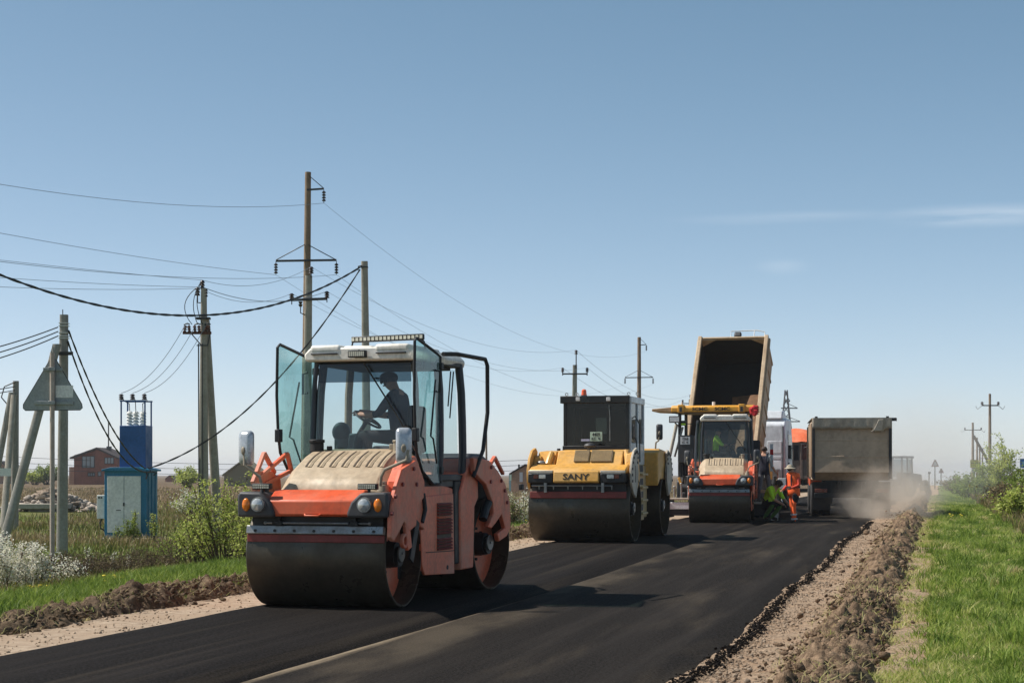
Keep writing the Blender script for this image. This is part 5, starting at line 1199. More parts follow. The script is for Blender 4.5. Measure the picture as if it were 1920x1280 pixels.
w = MB(); w.prism([(.60,2.80),(.72,2.90),(.86,3.20),(1.02,3.22),(1.0,2.95),(.98,2.82),(.80,2.84)], 'y', -.20, -.17); w.build('tarp_flap', m_tarp, tpo, bev=.012)
w = MB(); w.cyl((-1.3,.0,3.24),(1.45,.0,3.24),.03,n=8); w.box(1.30,1.46,-.05,.05,3.16,3.26); w.build('tarp_rod', m_chas, root)
w = MB(); w.box(-1.22,1.22,.05,.12,.62,.78); w.build('rear_bumper', m_chas, root, bev=.01)
for q in (-1, 1):
    w = MB(); w.box(q*1.0-.2,q*1.0+.2,.0,.05,.80,.92); w.build('tail_lamp', m_brownlens, root, bev=.01)
    w = MB(); w.box(q*.98-.30,q*.98+.30,.32,.35,.22,1.15); w.build('mud_flap', m_tyre, root)
w = MB(); w.box(-.9,.9,.4,2.6,.75,1.45); w.build('subframe', m_chas, root)

# orange-topped truck farther up the queue
FO = Frame((1487-960)/F*77., 77., .15, 13.8)
root = FO.root('dump_truck', 'brown dump truck under an orange tarp waiting farthest up the queue', 'truck')
chassis(root, .2, 8.2, 1.15)
for y in (1.2, 2.6): wheel(root, 1.16, y, .54, .31); wheel(root, -1.16, y, .54, .31)
wheel(root, 1.10, 7.3, .54, .32, False); wheel(root, -1.10, 7.3, .54, .32, False)
truck_cab(root, 6.6, 2.0, 1.22, .95, 3.0, m_orangecab, False)
m_brown = mat('brown_grey_body', srgb(112, 92, 82), .7, dirt=srgb(136, 118, 104), amt=.5, scale=1.)
w = MB(); w.prism([(.0,1.15),(.05,2.85),(6.2,2.85),(6.2,1.15)], 'x', -1.25, 1.25); bd = w.build('tipper_body', m_brown, root, bev=.02)
for x in (-1.1, -.37, .37, 1.1):
    w = MB(); w.box(x-.05,x+.05,-.05,.04,1.2,2.75); w.build('tailgate_rib', m_brown, bd, bev=.01)
for z in (1.2, 2.68):
    w = MB(); w.box(-1.2,1.2,-.04,.04,z,z+.1); w.build('tailgate_rib', m_brown, bd, bev=.01)
V = []; Fc = []
for j in range(9):
    for i in range(15):
        u = i/14; x = -1.3+2.6*u; V.append((x, -.08 + j*.78 + (.0 if j else -.02), 2.80 + (.60 if j else .0)*math.sin(math.pi*u)**.5 + .05*mnoise.noise(Vector((i*.6,j,3)))))
for j in range(8):
    for i in range(14): a = j*15+i; Fc.append((a, a+1, a+16, a+15))
w = MB(); w.add(V, Fc); w.build('tarp', m_otarp, root, ang=60)
w = MB(); w.box(-1.2,1.2,.1,.17,.6,.76); w.build('rear_bumper', m_chas, root, bev=.01)
for q in (-1, 1):
    w = MB(); w.box(q*1.0-.16,q*1.0+.16,.05,.1,.8,.92); w.build('tail_lamp', m_redlens, root, bev=.01)

# tractor grading the shoulder, lost in its own dust
FK = Frame((1678-960)/F*108, 108, .15, 40)
root = FK.root('tractor', 'dark tractor half hidden in dust on the right shoulder', 'tractor')
for q in (-1, 1):
    wheel(root, q*.78, .3, .72, .40, False)
    w = MB(); w.lathe([(.25,-.14),(.46,-.14),(.50,-.08),(.50,.08),(.46,.14),(.25,.14)], (q*.75,2.5,.5), 'x', 24, closed=True); w.build('front_tyre', m_tyre, root, ang=60, fix=True)
w = MB(); w.prism([(.9,.75),(.9,1.5),(2.8,1.35),(2.95,.75)], 'x', -.38, .38); w.build('engine_hood', m_pdark, root, bev=.05)
w = MB(); w.box(-.3,.3,-.3,2.6,.55,.9); w.build('chassis', m_chas, root)
for x in (-.68,.68):
    for y in (-.35, .35, .95):
        w = MB(); w.beam((x,y,1.0),(x*.95,y,2.36),.08,.08); w.build('cab_post', m_chas, root)
    w = MB(); w.add([(x,-.35,1.2),(x,.95,1.2),(x*.96,.95,2.3),(x*.96,-.35,2.3)], [(0,1,2,3)]); w.build('side_window', g_grey, root)
for y in (-.36, .96):
    w = MB(); w.add([(-.64,y,1.2),(.64,y,1.2),(.62,y,2.3),(-.62,y,2.3)], [(0,1,2,3)]); w.build('cab_window', g_grey, root)
w = MB(); w.box(-.76,.76,-.45,1.05,2.34,2.48); w.build('cab_roof', m_chas, root, bev=.04)
w = MB(); w.box(-.7,.7,-.4,.9,.85,1.05); w.build('cab_floor', m_chas, root)
w = MB(); w.cyl((.3,1.4,1.4),(.3,1.4,2.3),.05,n=10); w.build('exhaust_pipe', m_chas, root)
w = MB(); w.obox((0,-1.2,.35), (2.2,.12,.5), (R(15),0,R(20))); w.beam((0,-1.1,.5),(0,-.3,.7),.12,.12); w.build('grader_blade', m_steel, root, bev=.01)

# ---------------------------------------------------------------- people on the ground
m_vest = mat('orange_hiviz_cloth', srgb(240, 98, 40), .75); m_vest2 = mat('dark_orange_sleeve', srgb(202, 70, 48), .8); m_reflex = mat('silver_reflective_band', srgb(190, 190, 186), .4)
m_greyshirt = mat('grey_shirt', srgb(150, 152, 150), .9); m_overall = mat('navy_overalls', srgb(40, 40, 54), .9); m_greytr = mat('grey_work_trousers', srgb(98, 96, 100), .9)
m_hat = mat('patterned_hat', srgb(172, 160, 140), .9, dirt=srgb(112, 98, 80), amt=.7, scale=22.); m_greencl = mat('green_trousers', srgb(66, 108, 40), .9)
m_boot = mat('work_boots', srgb(30, 27, 26), .7); m_blackcl = mat('black_cloth', srgb(24, 24, 30), .9)
# orange worker, head bowed, hands in front
def orange_extra(root, J):
    h = Vector(J['head']); w = MB(); w.lathe([(.001,.10),(.06,.095),(.095,.06),(.105,.02),(.17,-.01),(.172,-.02),(.10,.0)], h+Vector((0,-.01,.03)), 'z', 20); w.build('sun_hat', m_hat, root, fix=True)
    secs = []
    for z, rx, ry, yo in ((.80,.225,.175,.01),(.95,.215,.165,.0),(1.15,.215,.16,.0),(1.35,.23,.165,-.03),(1.45,.20,.14,-.05),(1.50,.11,.10,-.07)):
        secs.append([(rx*math.cos(2*math.pi*k/20), yo + ry*math.sin(2*math.pi*k/20), z) for k in range(20)])
    w = MB(); w.loft(secs, cap=False); v = w.build('vest', m_vest, root, ang=180)
    sl_ = v.modifiers.new('thick', 'SOLIDIFY'); sl_.thickness = .012
    w = MB(); w.lathe([(1.0,-.028),(1.0,.028)], (0,0,0), 'z', 24); w.v = [(p[0]*.228, p[1]*.176, p[2]+1.06) for p in w.v]; w.build('reflective_band', m_trou, v)
    for q in (-1, 1):
        w = MB(); w.tube([(q*.11,-.17,1.42),(q*.115,-.178,1.30),(q*.12,-.172,1.10)], .02, 6); w.build('reflective_band', m_overall, v)
        a = Vector(J['ankle'+('L' if q > 0 else 'R')]); k_ = Vector(J['knee'+('L' if q > 0 else 'R')])
        for u in (.12, .42):
            c = a + (k_-a)*u; d = (k_-a).normalized(); w = MB(); w.cyl(c-d*.022, c+d*.022, .078, n=16, cap=False); w.build('reflective_band', m_reflex, root)
    c = Vector(J['hipL'])*.55 + Vector(J['kneeL'])*.45; w = MB(); w.ball(c+Vector((.04,.0,.02)), (.085,.11,.17), 12, 8); w.build('tool_pouch', m_blackcl, root)
J = stand(stride=.05)
J.update(neck=(0,-.06,1.49), head=(0,-.12,1.59), crown=(0,-.13,1.68), chest=(0,-.02,1.33), wristL=(.16,-.24,1.02), palmL=(.12,-.30,1.0), elbowL=(.27,.0,1.12), wristR=(-.12,-.30,.98), palmR=(-.08,-.37,.96), elbowR=(-.26,-.04,1.1))
pw = onroad(1488, 980)
tr_or = dict(pelvis=m_vest, spine=m_vest, chest=m_vest, neck=m_skin, head=m_skin, crown=m_hair, shoulder=m_vest, elbow=m_vest2, wrist=m_vest2, palm=m_skin, hip=m_vest, knee=m_vest, ankle=m_vest, toe=m_boot)
person('person', 'road worker in orange reflective suit and patterned sun hat looking down', pw, R(-62), J, tr_or, orange_extra, .98)
# man in overalls on the screed walkway, back to the camera
def hairdo(root, J):
    h = Vector(J['head']); w = MB(); w.ball(h+Vector((0,.02,.035)), (.098,.108,.085), 16, 10); w.build('hair', m_hair, root)
def overall_extra(root, J):
    hairdo(root, J); w = MB()
    for q in (-1, 1):
        s_ = MB(); s_.tube([(q*.10,-.13,1.30),(q*.11,-.10,1.46),(q*.11,.06,1.50),(q*.09,.14,1.32)], .026, 6); s_.build('overall_strap', m_overall, root)
J = stand(stride=-.10); J.update(wristR=(-.33,-.10,.95), palmR=(-.36,-.14,.9))
person('person', 'man in navy overalls and grey shirt standing at the paver, back turned', at_local(FP, 1.36, -.22, .54), -FP.a + R(170), J,
       dict(pelvis=m_overall, spine=m_overall, chest=m_overall, neck=m_skin, head=m_skin, crown=m_hair, shoulder=m_greyshirt, elbow=m_greyshirt, wrist=m_skin, palm=m_skin, hip=m_overall, knee=m_greytr, ankle=m_greytr, toe=m_boot), overall_extra)
# crouching man in lime jacket
J = dict(pelvis=(0,.10,.46), spine=(0,.02,.60), chest=(0,-.12,.78), neck=(0,-.24,.90), head=(0,-.34,.96), crown=(0,-.38,1.04))
for s_, q in (('L',1),('R',-1)):
    J['shoulder'+s_] = (.19*q,-.16,.84); J['elbow'+s_] = (.25*q,-.30,.58); J['wrist'+s_] = (.15*q,-.50,.46); J['palm'+s_] = (.12*q,-.57,.42)
    J['hip'+s_] = (.10*q,.08,.38); J['knee'+s_] = (.20*q,-.30,.48); J['ankle'+s_] = (.17*q,.02,.08); J['toe'+s_] = (.18*q,-.16,.04)
def shovel(root, J): hairdo(root, J)
pc = onroad(1441, 976)
person('person', 'crouching worker in lime jacket and green trousers beside the paver', pc, R(48), J,
       dict(pelvis=m_blackcl, spine=m_blackcl, chest=m_hiviz, neck=m_skin, head=m_skin, crown=m_hair, shoulder=m_hiviz, elbow=m_hiviz, wrist=m_skin, palm=m_skin, hip=m_blackcl, knee=m_blackcl, ankle=m_greencl, toe=m_boot), shovel, 1.15)
pb = onroad(1452, 975)
root = thing('shovel', 'shovel with long wooden handle beside the crouching worker', 'shovel', pb, 0)
w = MB(); w.tube([(0,-.05,.12),(.06,-.1,1.25)], .018, 8); w.build('handle', m_wood, root)
w = MB(); w.prism([(-.11,.0),(.11,.0),(.12,.2),(.04,.27),(-.04,.27),(-.12,.2)], 'y', -.055, -.045); w.build('blade', m_steel, root)
# ---------------------------------------------------------------- blue transformer kiosk
m_blue = mat('petrol_blue_paint', srgb(26, 112, 148), .5, dirt=srgb(34, 98, 120), amt=.4, scale=2.)
m_blue2 = mat('deep_blue_paint', srgb(22, 80, 140), .5, dirt=srgb(22, 70, 116), amt=.4, scale=2.)
m_kdoor = mat('pale_grey_door', srgb(222, 220, 214), .5, dirt=srgb(198, 196, 188), amt=.4, scale=1.5)
m_porc = mat('white_porcelain', srgb(222, 220, 212), .25); m_brporc = mat('brown_porcelain', srgb(46, 30, 28), .25); m_wirem = mat('cable_black', srgb(22, 24, 28), .6)
m_conc = mat('weathered_concrete', srgb(166, 158, 144), .9, dirt=srgb(136, 126, 112), amt=.55, scale=3., bmp=.35, bscale=30)
m_conc2 = mat('grey_concrete_pole', srgb(150, 146, 138), .9, dirt=srgb(122, 114, 104), amt=.55, scale=2., bmp=.3, bscale=25)
m_pwood = mat('brown_timber_pole', srgb(138, 116, 94), .9, dirt=srgb(106, 88, 70), amt=.6, scale=2., bmp=.4, bscale=25)
m_galv = mat('galvanised_back', srgb(150, 154, 152), .5, .1, dirt=srgb(130, 134, 132), amt=.4, scale=3.)
m_rust = mat('rusty_steel', srgb(96, 56, 36), .85, dirt=srgb(62, 40, 30), amt=.6, scale=8.)
m_postp = mat('pale_post_paint', srgb(178, 164, 152), .6, dirt=srgb(150, 128, 112), amt=.5, scale=5.)
m_iron = mat('dark_ironwork', srgb(52, 54, 58), .6, dirt=srgb(84, 66, 52), amt=.4, scale=4.)
def insulator(mb, base, top, r, n=3):
    """stack of porcelain skirts between two points"""
    b0, t0 = Vector(base), Vector(top); d = t0 - b0
    for k in range(n):
        a = b0 + d*(k/n); c = b0 + d*((k+.9)/n); mb.cyl(a, a + (c-a)*.45, r, r*.85, 12); mb.cyl(a + (c-a)*.45, c, r*.85, r*.45, 12)
kb = G(243, 1016); KD = kb.y; KS = KD / F
root = thing('transformer_kiosk', 'blue steel transformer kiosk with pale grey doors on concrete blocks', 'transformer', kb, R(-7))
kz = lambda py: H - (py - HOR) * KS - kb.z
kx = lambda px: (px - 243) * KS
W0, W1 = kx(194) , kx(276); D = .95
zb, zt = kz(1008), kz(879)
for x0, x1 in ((W0-.12, W0+.30), (W1-.34, W1+.14)):
    w = MB(); w.box(x0,x1,-.08,D+.05,-.15,zb-.0); w.build('concrete_block', m_conc, root, bev=.02)
w = MB(); w.box(W0,W1,0,D,zb,zt-.05); bd = w.build('cabinet', m_blue, root, bev=.012)
w = MB(); w.prism([(W0-.06,zt-.06),(W1+.08,zt-.06),(W1+.08,zt-.01),(W1-.2,zt+.05),(W0+.2,zt+.05),(W0-.06,zt-.01)], 'y', -.08, D+.08); w.build('cabinet_roof', m_blue, root, bev=.008)
xd0, xd1 = kx(200), kx(265); zd0, zd1 = kz(998), kz(892); xm = (xd0+xd1)/2
for a, b_ in ((xd0, xm-.006), (xm+.006, xd1)):
    w = MB(); w.box(a,b_,-.022,-.002,zd0,zd1); dr = w.build('cabinet_door', m_kdoor, bd, bev=.006)
w = MB(); w.box(xm-.02,xm+.02,-.05,-.02,(zd0+zd1)/2-.05,(zd0+zd1)/2+.05); w.build('door_lock', m_black, bd, bev=.005)
w = MB(); c = kx(250), kz(925); w.prism([(c[0]-.12,c[1]-.09),(c[0]+.12,c[1]-.09),(c[0],c[1]+.11)], 'y', -.030, -.024); w.build('warning_triangle', m_porc, bd)
w = MB(); c = kx(222), kz(956); w.box(c[0]-.07,c[0]+.07,-.027,-.0225,c[1]-.012,c[1]+.012); w.build('stencil_mark', m_iron, bd)
for k in range(3):
    w = MB(); yy = .12 + k*.3; w.box(W1-.002,W1+.02,yy,yy+.03,zb+.05,zt-.1); w.build('side_rib', m_blue, bd)
w = MB(); w.box(W0-.24,W0-.02,.05,.4,kz(972),kz(928)); mbx = w.build('meter_box', m_kdoor, root, bev=.01)
w = MB(); w.box(W0-.20,W0-.15,.045,.05,kz(934),kz(931)); w.box(W0-.13,W0-.08,.045,.05,kz(934),kz(931)); w.build('meter_window', m_black, mbx)
w = MB(); w.tube([(W0-.14,.2,kz(972)),(W0-.20,.2,kz(980)),(W0-.19,.2,kz(990)),(W0-.05,.2,kz(996))], .022, 8); w.build('conduit', m_wirem, root)
U0, U1 = kx(219), kx(270); zu = kz(797)
w = MB(); w.box(U0,U1,.18,.78,zt-.02,zu); w.build('switch_tower', m_blue2, root, bev=.012)
w = MB(); zf = kz(752)
for x in (U0+.02, U1-.05):
    for y in (.2, .74):
        q = MB(); q.box(x,x+.035,y,y+.035,zu,zf); q.build('frame_upright', m_blue2, root)
for y in (.2, .74):
    q = MB(); q.box(U0,U1-.0,y-.003,y+.04,zf,zf+.04); q.build('frame_rail', m_blue2, root)
KT = []
for k, px in enumerate((221.5, 243.5, 266.5)):
    x = kx(px); q = MB(); insulator(q, (x,.22,zf+.05), (x,.22,zf+.22), .075, 3); q.build('pin_insulator', m_brporc, root); KT.append(Vector((x,.22,zf+.24)))
    x2 = kx((232, 244, 258)[k]); q = MB(); insulator(q, (x2,.48,zu), (x2,.48,zu+.42), .10, 5); q.build('bushing', m_porc, root)
    q = MB(); q.tube([(x2,.48,zu+.42),(x2,.45,zu+.62),(x+.06,.3,zf+.02),(x,.22,zf+.2)], .012, 6); q.build('jumper_wire', m_wirem, root)
kM = root.matrix_basis.copy() if False else Matrix.Translation(kb) @ Matrix.Rotation(R(-7), 4, 'Z')
KT = [kM @ p for p in KT]; KR = kM @ Vector((W1+.05,.1,zt+.03)); KR2 = kM @ Vector((W1-.02,-.02,zt+.02))
# wire ends drooping at the cabinet edge
w = MB(); w.tube([KR + Vector((-.05,0,.02)), KR + Vector((.05,-.05,-.1)), KR + Vector((.22,-.05,-.14)), KR + Vector((.12,-.06,-.2))], .02, 6); w.tube([KR2, KR2 + Vector((.05,-.05,-.2)), KR2 + Vector((.02,-.06,-.3))], .022, 6)
tag(w.build('cable_tail', m_wirem), 'drooping black cable ends at the kiosk roof corner', 'cable')

# ---------------------------------------------------------------- poles
def pole_body(root, pts, r0, r1, m, sq=True, name='pole'):
    w = MB()
    if sq:
        d = (Vector(pts[1]) - Vector(pts[0])); w.loft([[Vector(p) + Vector((a*r, b*r*.9, 0)) for a, b in ((-1,-.72),(-.72,-1),(.72,-1),(1,-.72),(1,.72),(.72,1),(-.72,1),(-1,.72))] for p, r in zip(pts, (r0, r1))])
        return w.build(name, m, root, ang=50)
    w.tube([pts[0], Vector(pts[0])*.5+Vector(pts[1])*.5, pts[1]], r0, 14, r1); return w.build(name, m, root)
def at(px, d, py=None):
    x = (px-960)/F*d; return Vector((x, d, gz(x, d)))
def ztop(py, d): return H - (py-HOR)/F*d
POLES = []
# 1: concrete pole with strut behind the sign
b0 = at(116, 40); root = thing('utility_pole', 'grey concrete pole with leaning strut behind the road sign', 'utility pole', b0); hh = ztop(590, 40) - b0.z
pole_body(root, [(0,0,-.3),(.05,0,hh)], .115, .085, m_conc2)
e = at(-8, 39.0) - b0; s1 = P(107, 655, 39.7) - b0
pole_body(root, [(e.x,e.y,e.z-.3),(s1.x,s1.y,s1.z+.12)], .10, .085, m_conc2, name='strut')
for k, py in enumerate((606, 611, 624, 630, 634)):
    w = MB(); z = ztop(py, 40)-b0.z; w.box(-.05,.16,-.10,.10,z-.008,z+.008); w.build('steel_band', m_porc, root)
z = ztop(663, 40)-b0.z; w = MB(); w.box(-.18,.28,-.12,-.09,z-.04,z+.04); w.build('strut_clamp', m_iron, root)
T1 = b0 + Vector((.04,-.1,ztop(622,40)-b0.z))
w = MB(); w.cyl((.02,0,hh),(.02,0,hh+.12),.012,n=6); w.build('top_pin', m_iron, root)
# far-left pole with strut and white plate
b0 = at(27, 58); root = thing('utility_pole', 'concrete pole with strut and small white plate at the left edge', 'utility pole', b0); hh = ztop(714, 58)-b0.z
pole_body(root, [(0,0,-.3),(.05,0,hh)], .115, .085, m_conc2)
e = at(-30, 57) - b0; s1 = P(22, 735, 57.7) - b0; pole_body(root, [(e.x,e.y,e.z-.3),tuple(s1)], .10, .085, m_conc2, name='strut')
e = at(4, 56.0) - b0; s1 = P(26, 740, 57.6) - b0; pole_body(root, [(e.x,e.y,e.z-.3),tuple(s1)], .10, .08, m_conc, name='strut')
p = P(10, 885, 55.9)-b0; w = MB(); w.box(p.x-.24,p.x+.22,p.y-.16,p.y-.13,p.z-.12,p.z+.13); w.build('number_plate', m_porc, root)
T0 = b0 + Vector((.05,-.1,ztop(722,58)-b0.z))
w = MB(); w.tube([T0-b0+Vector((-.0,0,.1)), T0-b0+Vector((-.35,0,-.05)), T0-b0+Vector((-.45,0,-.4)), T0-b0+Vector((-.2,0,-.7))], .02, 6); w.build('jumper_loop', m_wirem, root)
# 2: pole with disconnector
D2 = 50.; b0 = at(381, D2); root = thing('utility_pole', 'concrete pole with strut and rusty disconnector switch above the green bush', 'utility pole', b0); hh = ztop(541, D2)-b0.z
pole_body(root, [(0,0,-.3),(.02,0,hh)], .15, .075, m_conc)
e = at(411, D2+.6)-b0; s1 = P(386, 600, D2+.15)-b0; pole_body(root, [(e.x,e.y,e.z-.3),tuple(s1)], .13, .10, m_conc, name='strut')
P2 = []
for px, py, ar in ((379.5,533,0),(370.5,546,1),(385,548,0)):
    q = P(px, py, D2) - b0; w = MB(); insulator(w, q+Vector((0,0,-.12)), q+Vector((0,0,.12)), .075, 3); w.build('pin_insulator', m_brporc, root); P2.append(b0+q+Vector((0,0,.12)))
    if ar: w = MB(); w.tube([q+Vector((0,0,-.12)), q+Vector((0,0,-.32)), q+Vector((.18,0,-.34))], .018, 6); w.build('bracket', m_iron, root)
    else: w = MB(); w.cyl(q+Vector((0,0,-.3)), q+Vector((0,0,-.1)), .02, n=6); w.build('bracket', m_iron, root)
za = ztop(625, D2)-b0.z
w = MB(); w.beam((-.55,-.16,za),(.26,-.16,za),.06,.07); dsw = w.build('switch_beam', m_rust, root, bev=.005)
w = MB(); w.beam((-.30,-.14,za-.03),(-.02,-.12,za-.36),.03,.03); w.beam((.22,-.14,za-.03),(.14,-.12,za-.36),.03,.03); w.beam((-.16,-.14,za-.35),(.16,-.14,za-.35),.03,.03); w.build('switch_bracket', m_iron, dsw)
D2S = []
for x in (-.50, -.36, -.20, -.08, .10, .20):
    w = MB(); insulator(w, (x,-.16,za+.02), (x+(.03 if int(x*50) % 2 else -.02),-.16,za+.22), .055, 3); w.build('switch_insulator', m_rust, dsw)
for x in (-.44, -.14, .15): 
    w = MB(); w.tube([(x-.08,-.16,za+.23),(x+.02,-.18,za+.27),(x+.09,-.16,za+.24)], .02, 6); w.build('switch_blade', m_iron, dsw); D2S.append(b0+Vector((x-.05,-.2,za+.2)))
z = ztop(597, D2)-b0.z; w = MB(); w.box(-.18,.20,-.16,.1,z-.03,z+.03); w.build('pole_clamp', m_iron, root)
for dx, sg in ((-.28,.55), (-.12,.35), (.02,.3)):
    w = MB(); A = P2[1]-b0 if dx < -.2 else P2[0]-b0; B = Vector((dx,-.2,za+.24)); M_ = (A+B)/2 + Vector((-sg,-.1,.05)); w.tube([A + (M_-A)*2*t*(1-t) + (B-A)*t*t + (M_-A)*0 for t in [k/10 for k in range(11)]], .012, 6); w.build('jumper_wire', m_wirem, root)
z0 = 1.6; w = MB(); w.tube([(-.10,-.18,za-.3),(-.09,-.18,1.6),(-.06,-.16,1.2)], .02, 6); w.build('drive_rod', m_iron, root)
w = MB(); w.tube([(.0,-.17,za-.3),(.02,-.17,1.7)], .014, 6); w.build('earth_rod', m_iron, root)
# 3: tall timber pole
D3 = 60.; b0 = at(571, D3); root = thing('utility_pole', 'tallest brown timber pole with crossarm and hanging insulators behind the nearest roller', 'utility pole', b0); hh = ztop(323, D3)-b0.z
pole_body(root, [(0,0,-.3),(.12,0,hh)], .17, .105, m_pwood, sq=False)
zc = ztop(490, D3)-b0.z; xo = .08
def cross_set(root, xo, zc, half, zt_, arm, m=m_iron):
    out = []
    w = MB(); w.beam((xo-half,-.12,zc),(xo+half,-.12,zc+.03),.06,.07); ca = w.build('crossarm', m, root, bev=.005)
    for q in (-1, 1):
        w = MB(); w.tube([(xo+q*half,-.12,zc+.03),(xo+q*.05,-.1,zc+.56)], .016, 6); w.build('arm_brace', m, ca)
        w = MB()
        for k in range(4): w.lathe([(.02,.04),(.07,.0),(.06,-.03),(.02,-.04)], (xo+q*half,-.12,zc-.12-k*.09), 'z', 12)
        w.cyl((xo+q*half,-.12,zc-.46),(xo+q*half,-.12,zc),.014,n=6); w.build('suspension_insulator', m_brporc, ca); out.append(Vector((xo+q*half,-.12,zc-.47)))
    w = MB(); w.beam((xo+.02,-.1,zt_),(xo+arm,-.1,zt_+.04),.05,.06); w.tube([(xo+arm,-.1,zt_+.05),(xo+.02,-.08,zt_+.55)], .014, 6); ta = w.build('top_arm', m, root)
    w = MB()
    for k in range(4): w.lathe([(.02,.04),(.07,.0),(.06,-.03),(.02,-.04)], (xo+arm,-.1,zt_-.08-k*.09), 'z', 12)
    w.cyl((xo+arm,-.1,zt_-.44),(xo+arm,-.1,zt_),.014,n=6); w.build('suspension_insulator', m_brporc, ta); out.append(Vector((xo+arm,-.1,zt_-.45)))
    return out
P3 = [b0+q for q in cross_set(root, .07, zc, 1.03, ztop(357, D3)-b0.z, .60)]
# 3b: shorter pole standing in front of it
D4 = 56.; b0 = at(573, D4); root = thing('utility_pole', 'shorter concrete pole with three pin insulators in front of the tallest pole', 'utility pole', b0); hh = ztop(517, D4)-b0.z
pole_body(root, [(0,0,-.3),(.10,0,hh)], .16, .105, m_conc)
P4 = []; zc = ztop(562, D4)-b0.z
w = MB(); w.beam((-.45,-.14,zc-.02),(.68,-.14,zc+.02),.07,.08); ca = w.build('crossarm', m_iron, root, bev=.005)
for px, py in ((547,556),(613,552),(583.5,506)):
    q = P(px, py, D4-.14)-b0; w = MB(); insulator(w, q+Vector((0,0,-.11)), q+Vector((0,0,.11)), .085, 3); w.cyl(q+Vector((0,0,-.25)), q+Vector((0,0,-.1)), .018, n=6); w.build('pin_insulator', m_brporc, root); P4.append(b0+q+Vector((0,0,.1)))
q = P(563.5, 570, D4-.2)-b0; w = MB(); insulator(w, q+Vector((0,0,.08)), q+Vector((0,0,-.1)), .07, 2); w.tube([q+Vector((0,0,-.1)), q+Vector((0,0,-.28)), q+Vector((.14,.05,-.34))], .018, 6); w.build('pin_insulator', m_brporc, root)
# 4: plain pole carrying the thick cable
D5 = 50.; b0 = at(690, D5); root = thing('utility_pole', 'plain grey pole carrying the thick twisted cable, behind the nearest roller cab', 'utility pole', b0); hh = ztop(490, D5)-b0.z
pole_body(root, [(0,0,-.3),(-.10,0,hh)], .13, .09, m_conc)
w = MB(); z = ztop(502, D5)-b0.z; w.tube([(-.16,-.1,z+.05),(-.26,-.1,z+.03),(-.28,-.1,z-.08)], .02, 6); w.box(-.2,.0,-.12,.1,z,z+.03); w.build('cable_hook', m_iron, root)
T5 = b0 + Vector((-.22,-.1,z))
# further poles of the two lines
D6 = 90.; b0 = at(1075, D6); root = thing('utility_pole', 'pole with short crossarm and pin insulators behind the yellow roller cab', 'utility pole', b0); hh = ztop(684, D6)-b0.z
pole_body(root, [(0,0,-.3),(.08,0,hh)], .17, .11, m_conc2); zc = ztop(701, D6)-b0.z
w = MB(); w.beam((-.55,-.12,zc),(.70,-.12,zc),.07,.07); w.build('crossarm', m_iron, root); P6 = []
for x, z in ((-.55,zc+.22),(.70,zc+.22),(.14,ztop(660,D6)-b0.z)):
    w = MB(); insulator(w, (x,-.12,z-.12), (x,-.12,z+.1), .09, 3); w.cyl((x,-.12,z-.3 if x != .14 else hh-.2),(x,-.12,z-.1),.03,n=6); w.build('pin_insulator', m_brporc, root); P6.append(b0+Vector((x,-.12,z+.1)))
D7 = 132.; b0 = at(1198, D7); root = thing('utility_pole', 'tall timber pole with hanging insulators rising behind the yellow roller, right of the short pole', 'utility pole', b0); hh = ztop(632, D7)-b0.z
pole_body(root, [(0,0,-.3),(.02,0,hh)], .2, .13, m_pwood, sq=False)
P7 = [b0+q for q in cross_set(root, .0, ztop(708, D7)-b0.z, 1.05, ztop(647, D7)-b0.z, .55)]
D8 = 140.; b0 = at(1294, D8); root = thing('utility_pole', 'thin distant pole seen left of the tipped dump body', 'utility pole', b0); hh = ztop(748, D8)-b0.z
pole_body(root, [(0,0,-.3),(.0,0,hh)], .17, .11, m_conc2); P8 = []
zc = hh-.35; w = MB(); w.beam((-.6,-.12,zc),(.6,-.12,zc),.07,.07); w.build('crossarm', m_iron, root)
for x, z in ((-.6,zc+.2),(.6,zc+.2),(0,hh+.25)):
    w = MB(); insulator(w, (x,-.12,z-.12), (x,-.12,z+.1), .09, 3); w.cyl((x,-.12,z-.3),(x,-.12,z-.1),.03,n=6); w.build('pin_insulator', m_brporc, root); P8.append(b0+Vector((x,-.12,z+.1)))
def small_pole(px, pyt, d, label, half=.5, strut=None, m=m_pwood, r=.15):
    b0 = at(px, d); root = thing('utility_pole', label, 'utility pole', b0); hh = ztop(pyt, d)-b0.z
    pole_body(root, [(0,0,-.3),(0,0,hh)], r, r*.6, m, sq=False)
    if half:
        w = MB(); w.beam((-half,-.1,hh-.9),(half,-.1,hh-.9),.09,.09); ca = w.build('crossarm', m_iron, root)
        for q in (-1, 1):
            w = MB(); insulator(w, (q*half,-.1,hh-.85), (q*half,-.1,hh-.6), .12, 2); w.tube([(q*half,-.1,hh-.9),(q*(half+.35),-.1,hh-1.2),(q*(half+.5),-.1,hh-.95)], .02, 6); w.build('pin_insulator', m_brporc, ca)
    if strut: e = at(strut, d)-b0; pole_body(root, [(e.x,0,e.z-.3),(.1,0,hh-1.6)], r*.9, r*.8, m, sq=False, name='strut')
    return root
small_pole(912, 790, 205, 'thin distant pole above the rear of the nearest roller', 0)
small_pole(1856, 738, 135, 'tall timber pole rising from the bushes on the right', .62)
small_pole(1824, 792, 215, 'timber pole with leaning strut behind the yellow sign', 1.0, 1880, r=.2)
small_pole(1832, 820, 270, 'distant pole just right of the yellow sign', .0, r=.2)
small_pole(1837, 833, 330, 'second distant pole beyond the yellow sign', .6, r=.22)
small_pole(1842, 852, 420, 'third and smallest distant pole beyond the yellow sign', .8, r=.25)
small_pole(45, 858, 300, 'thin distant pole left of the brick house near the left edge', 0)
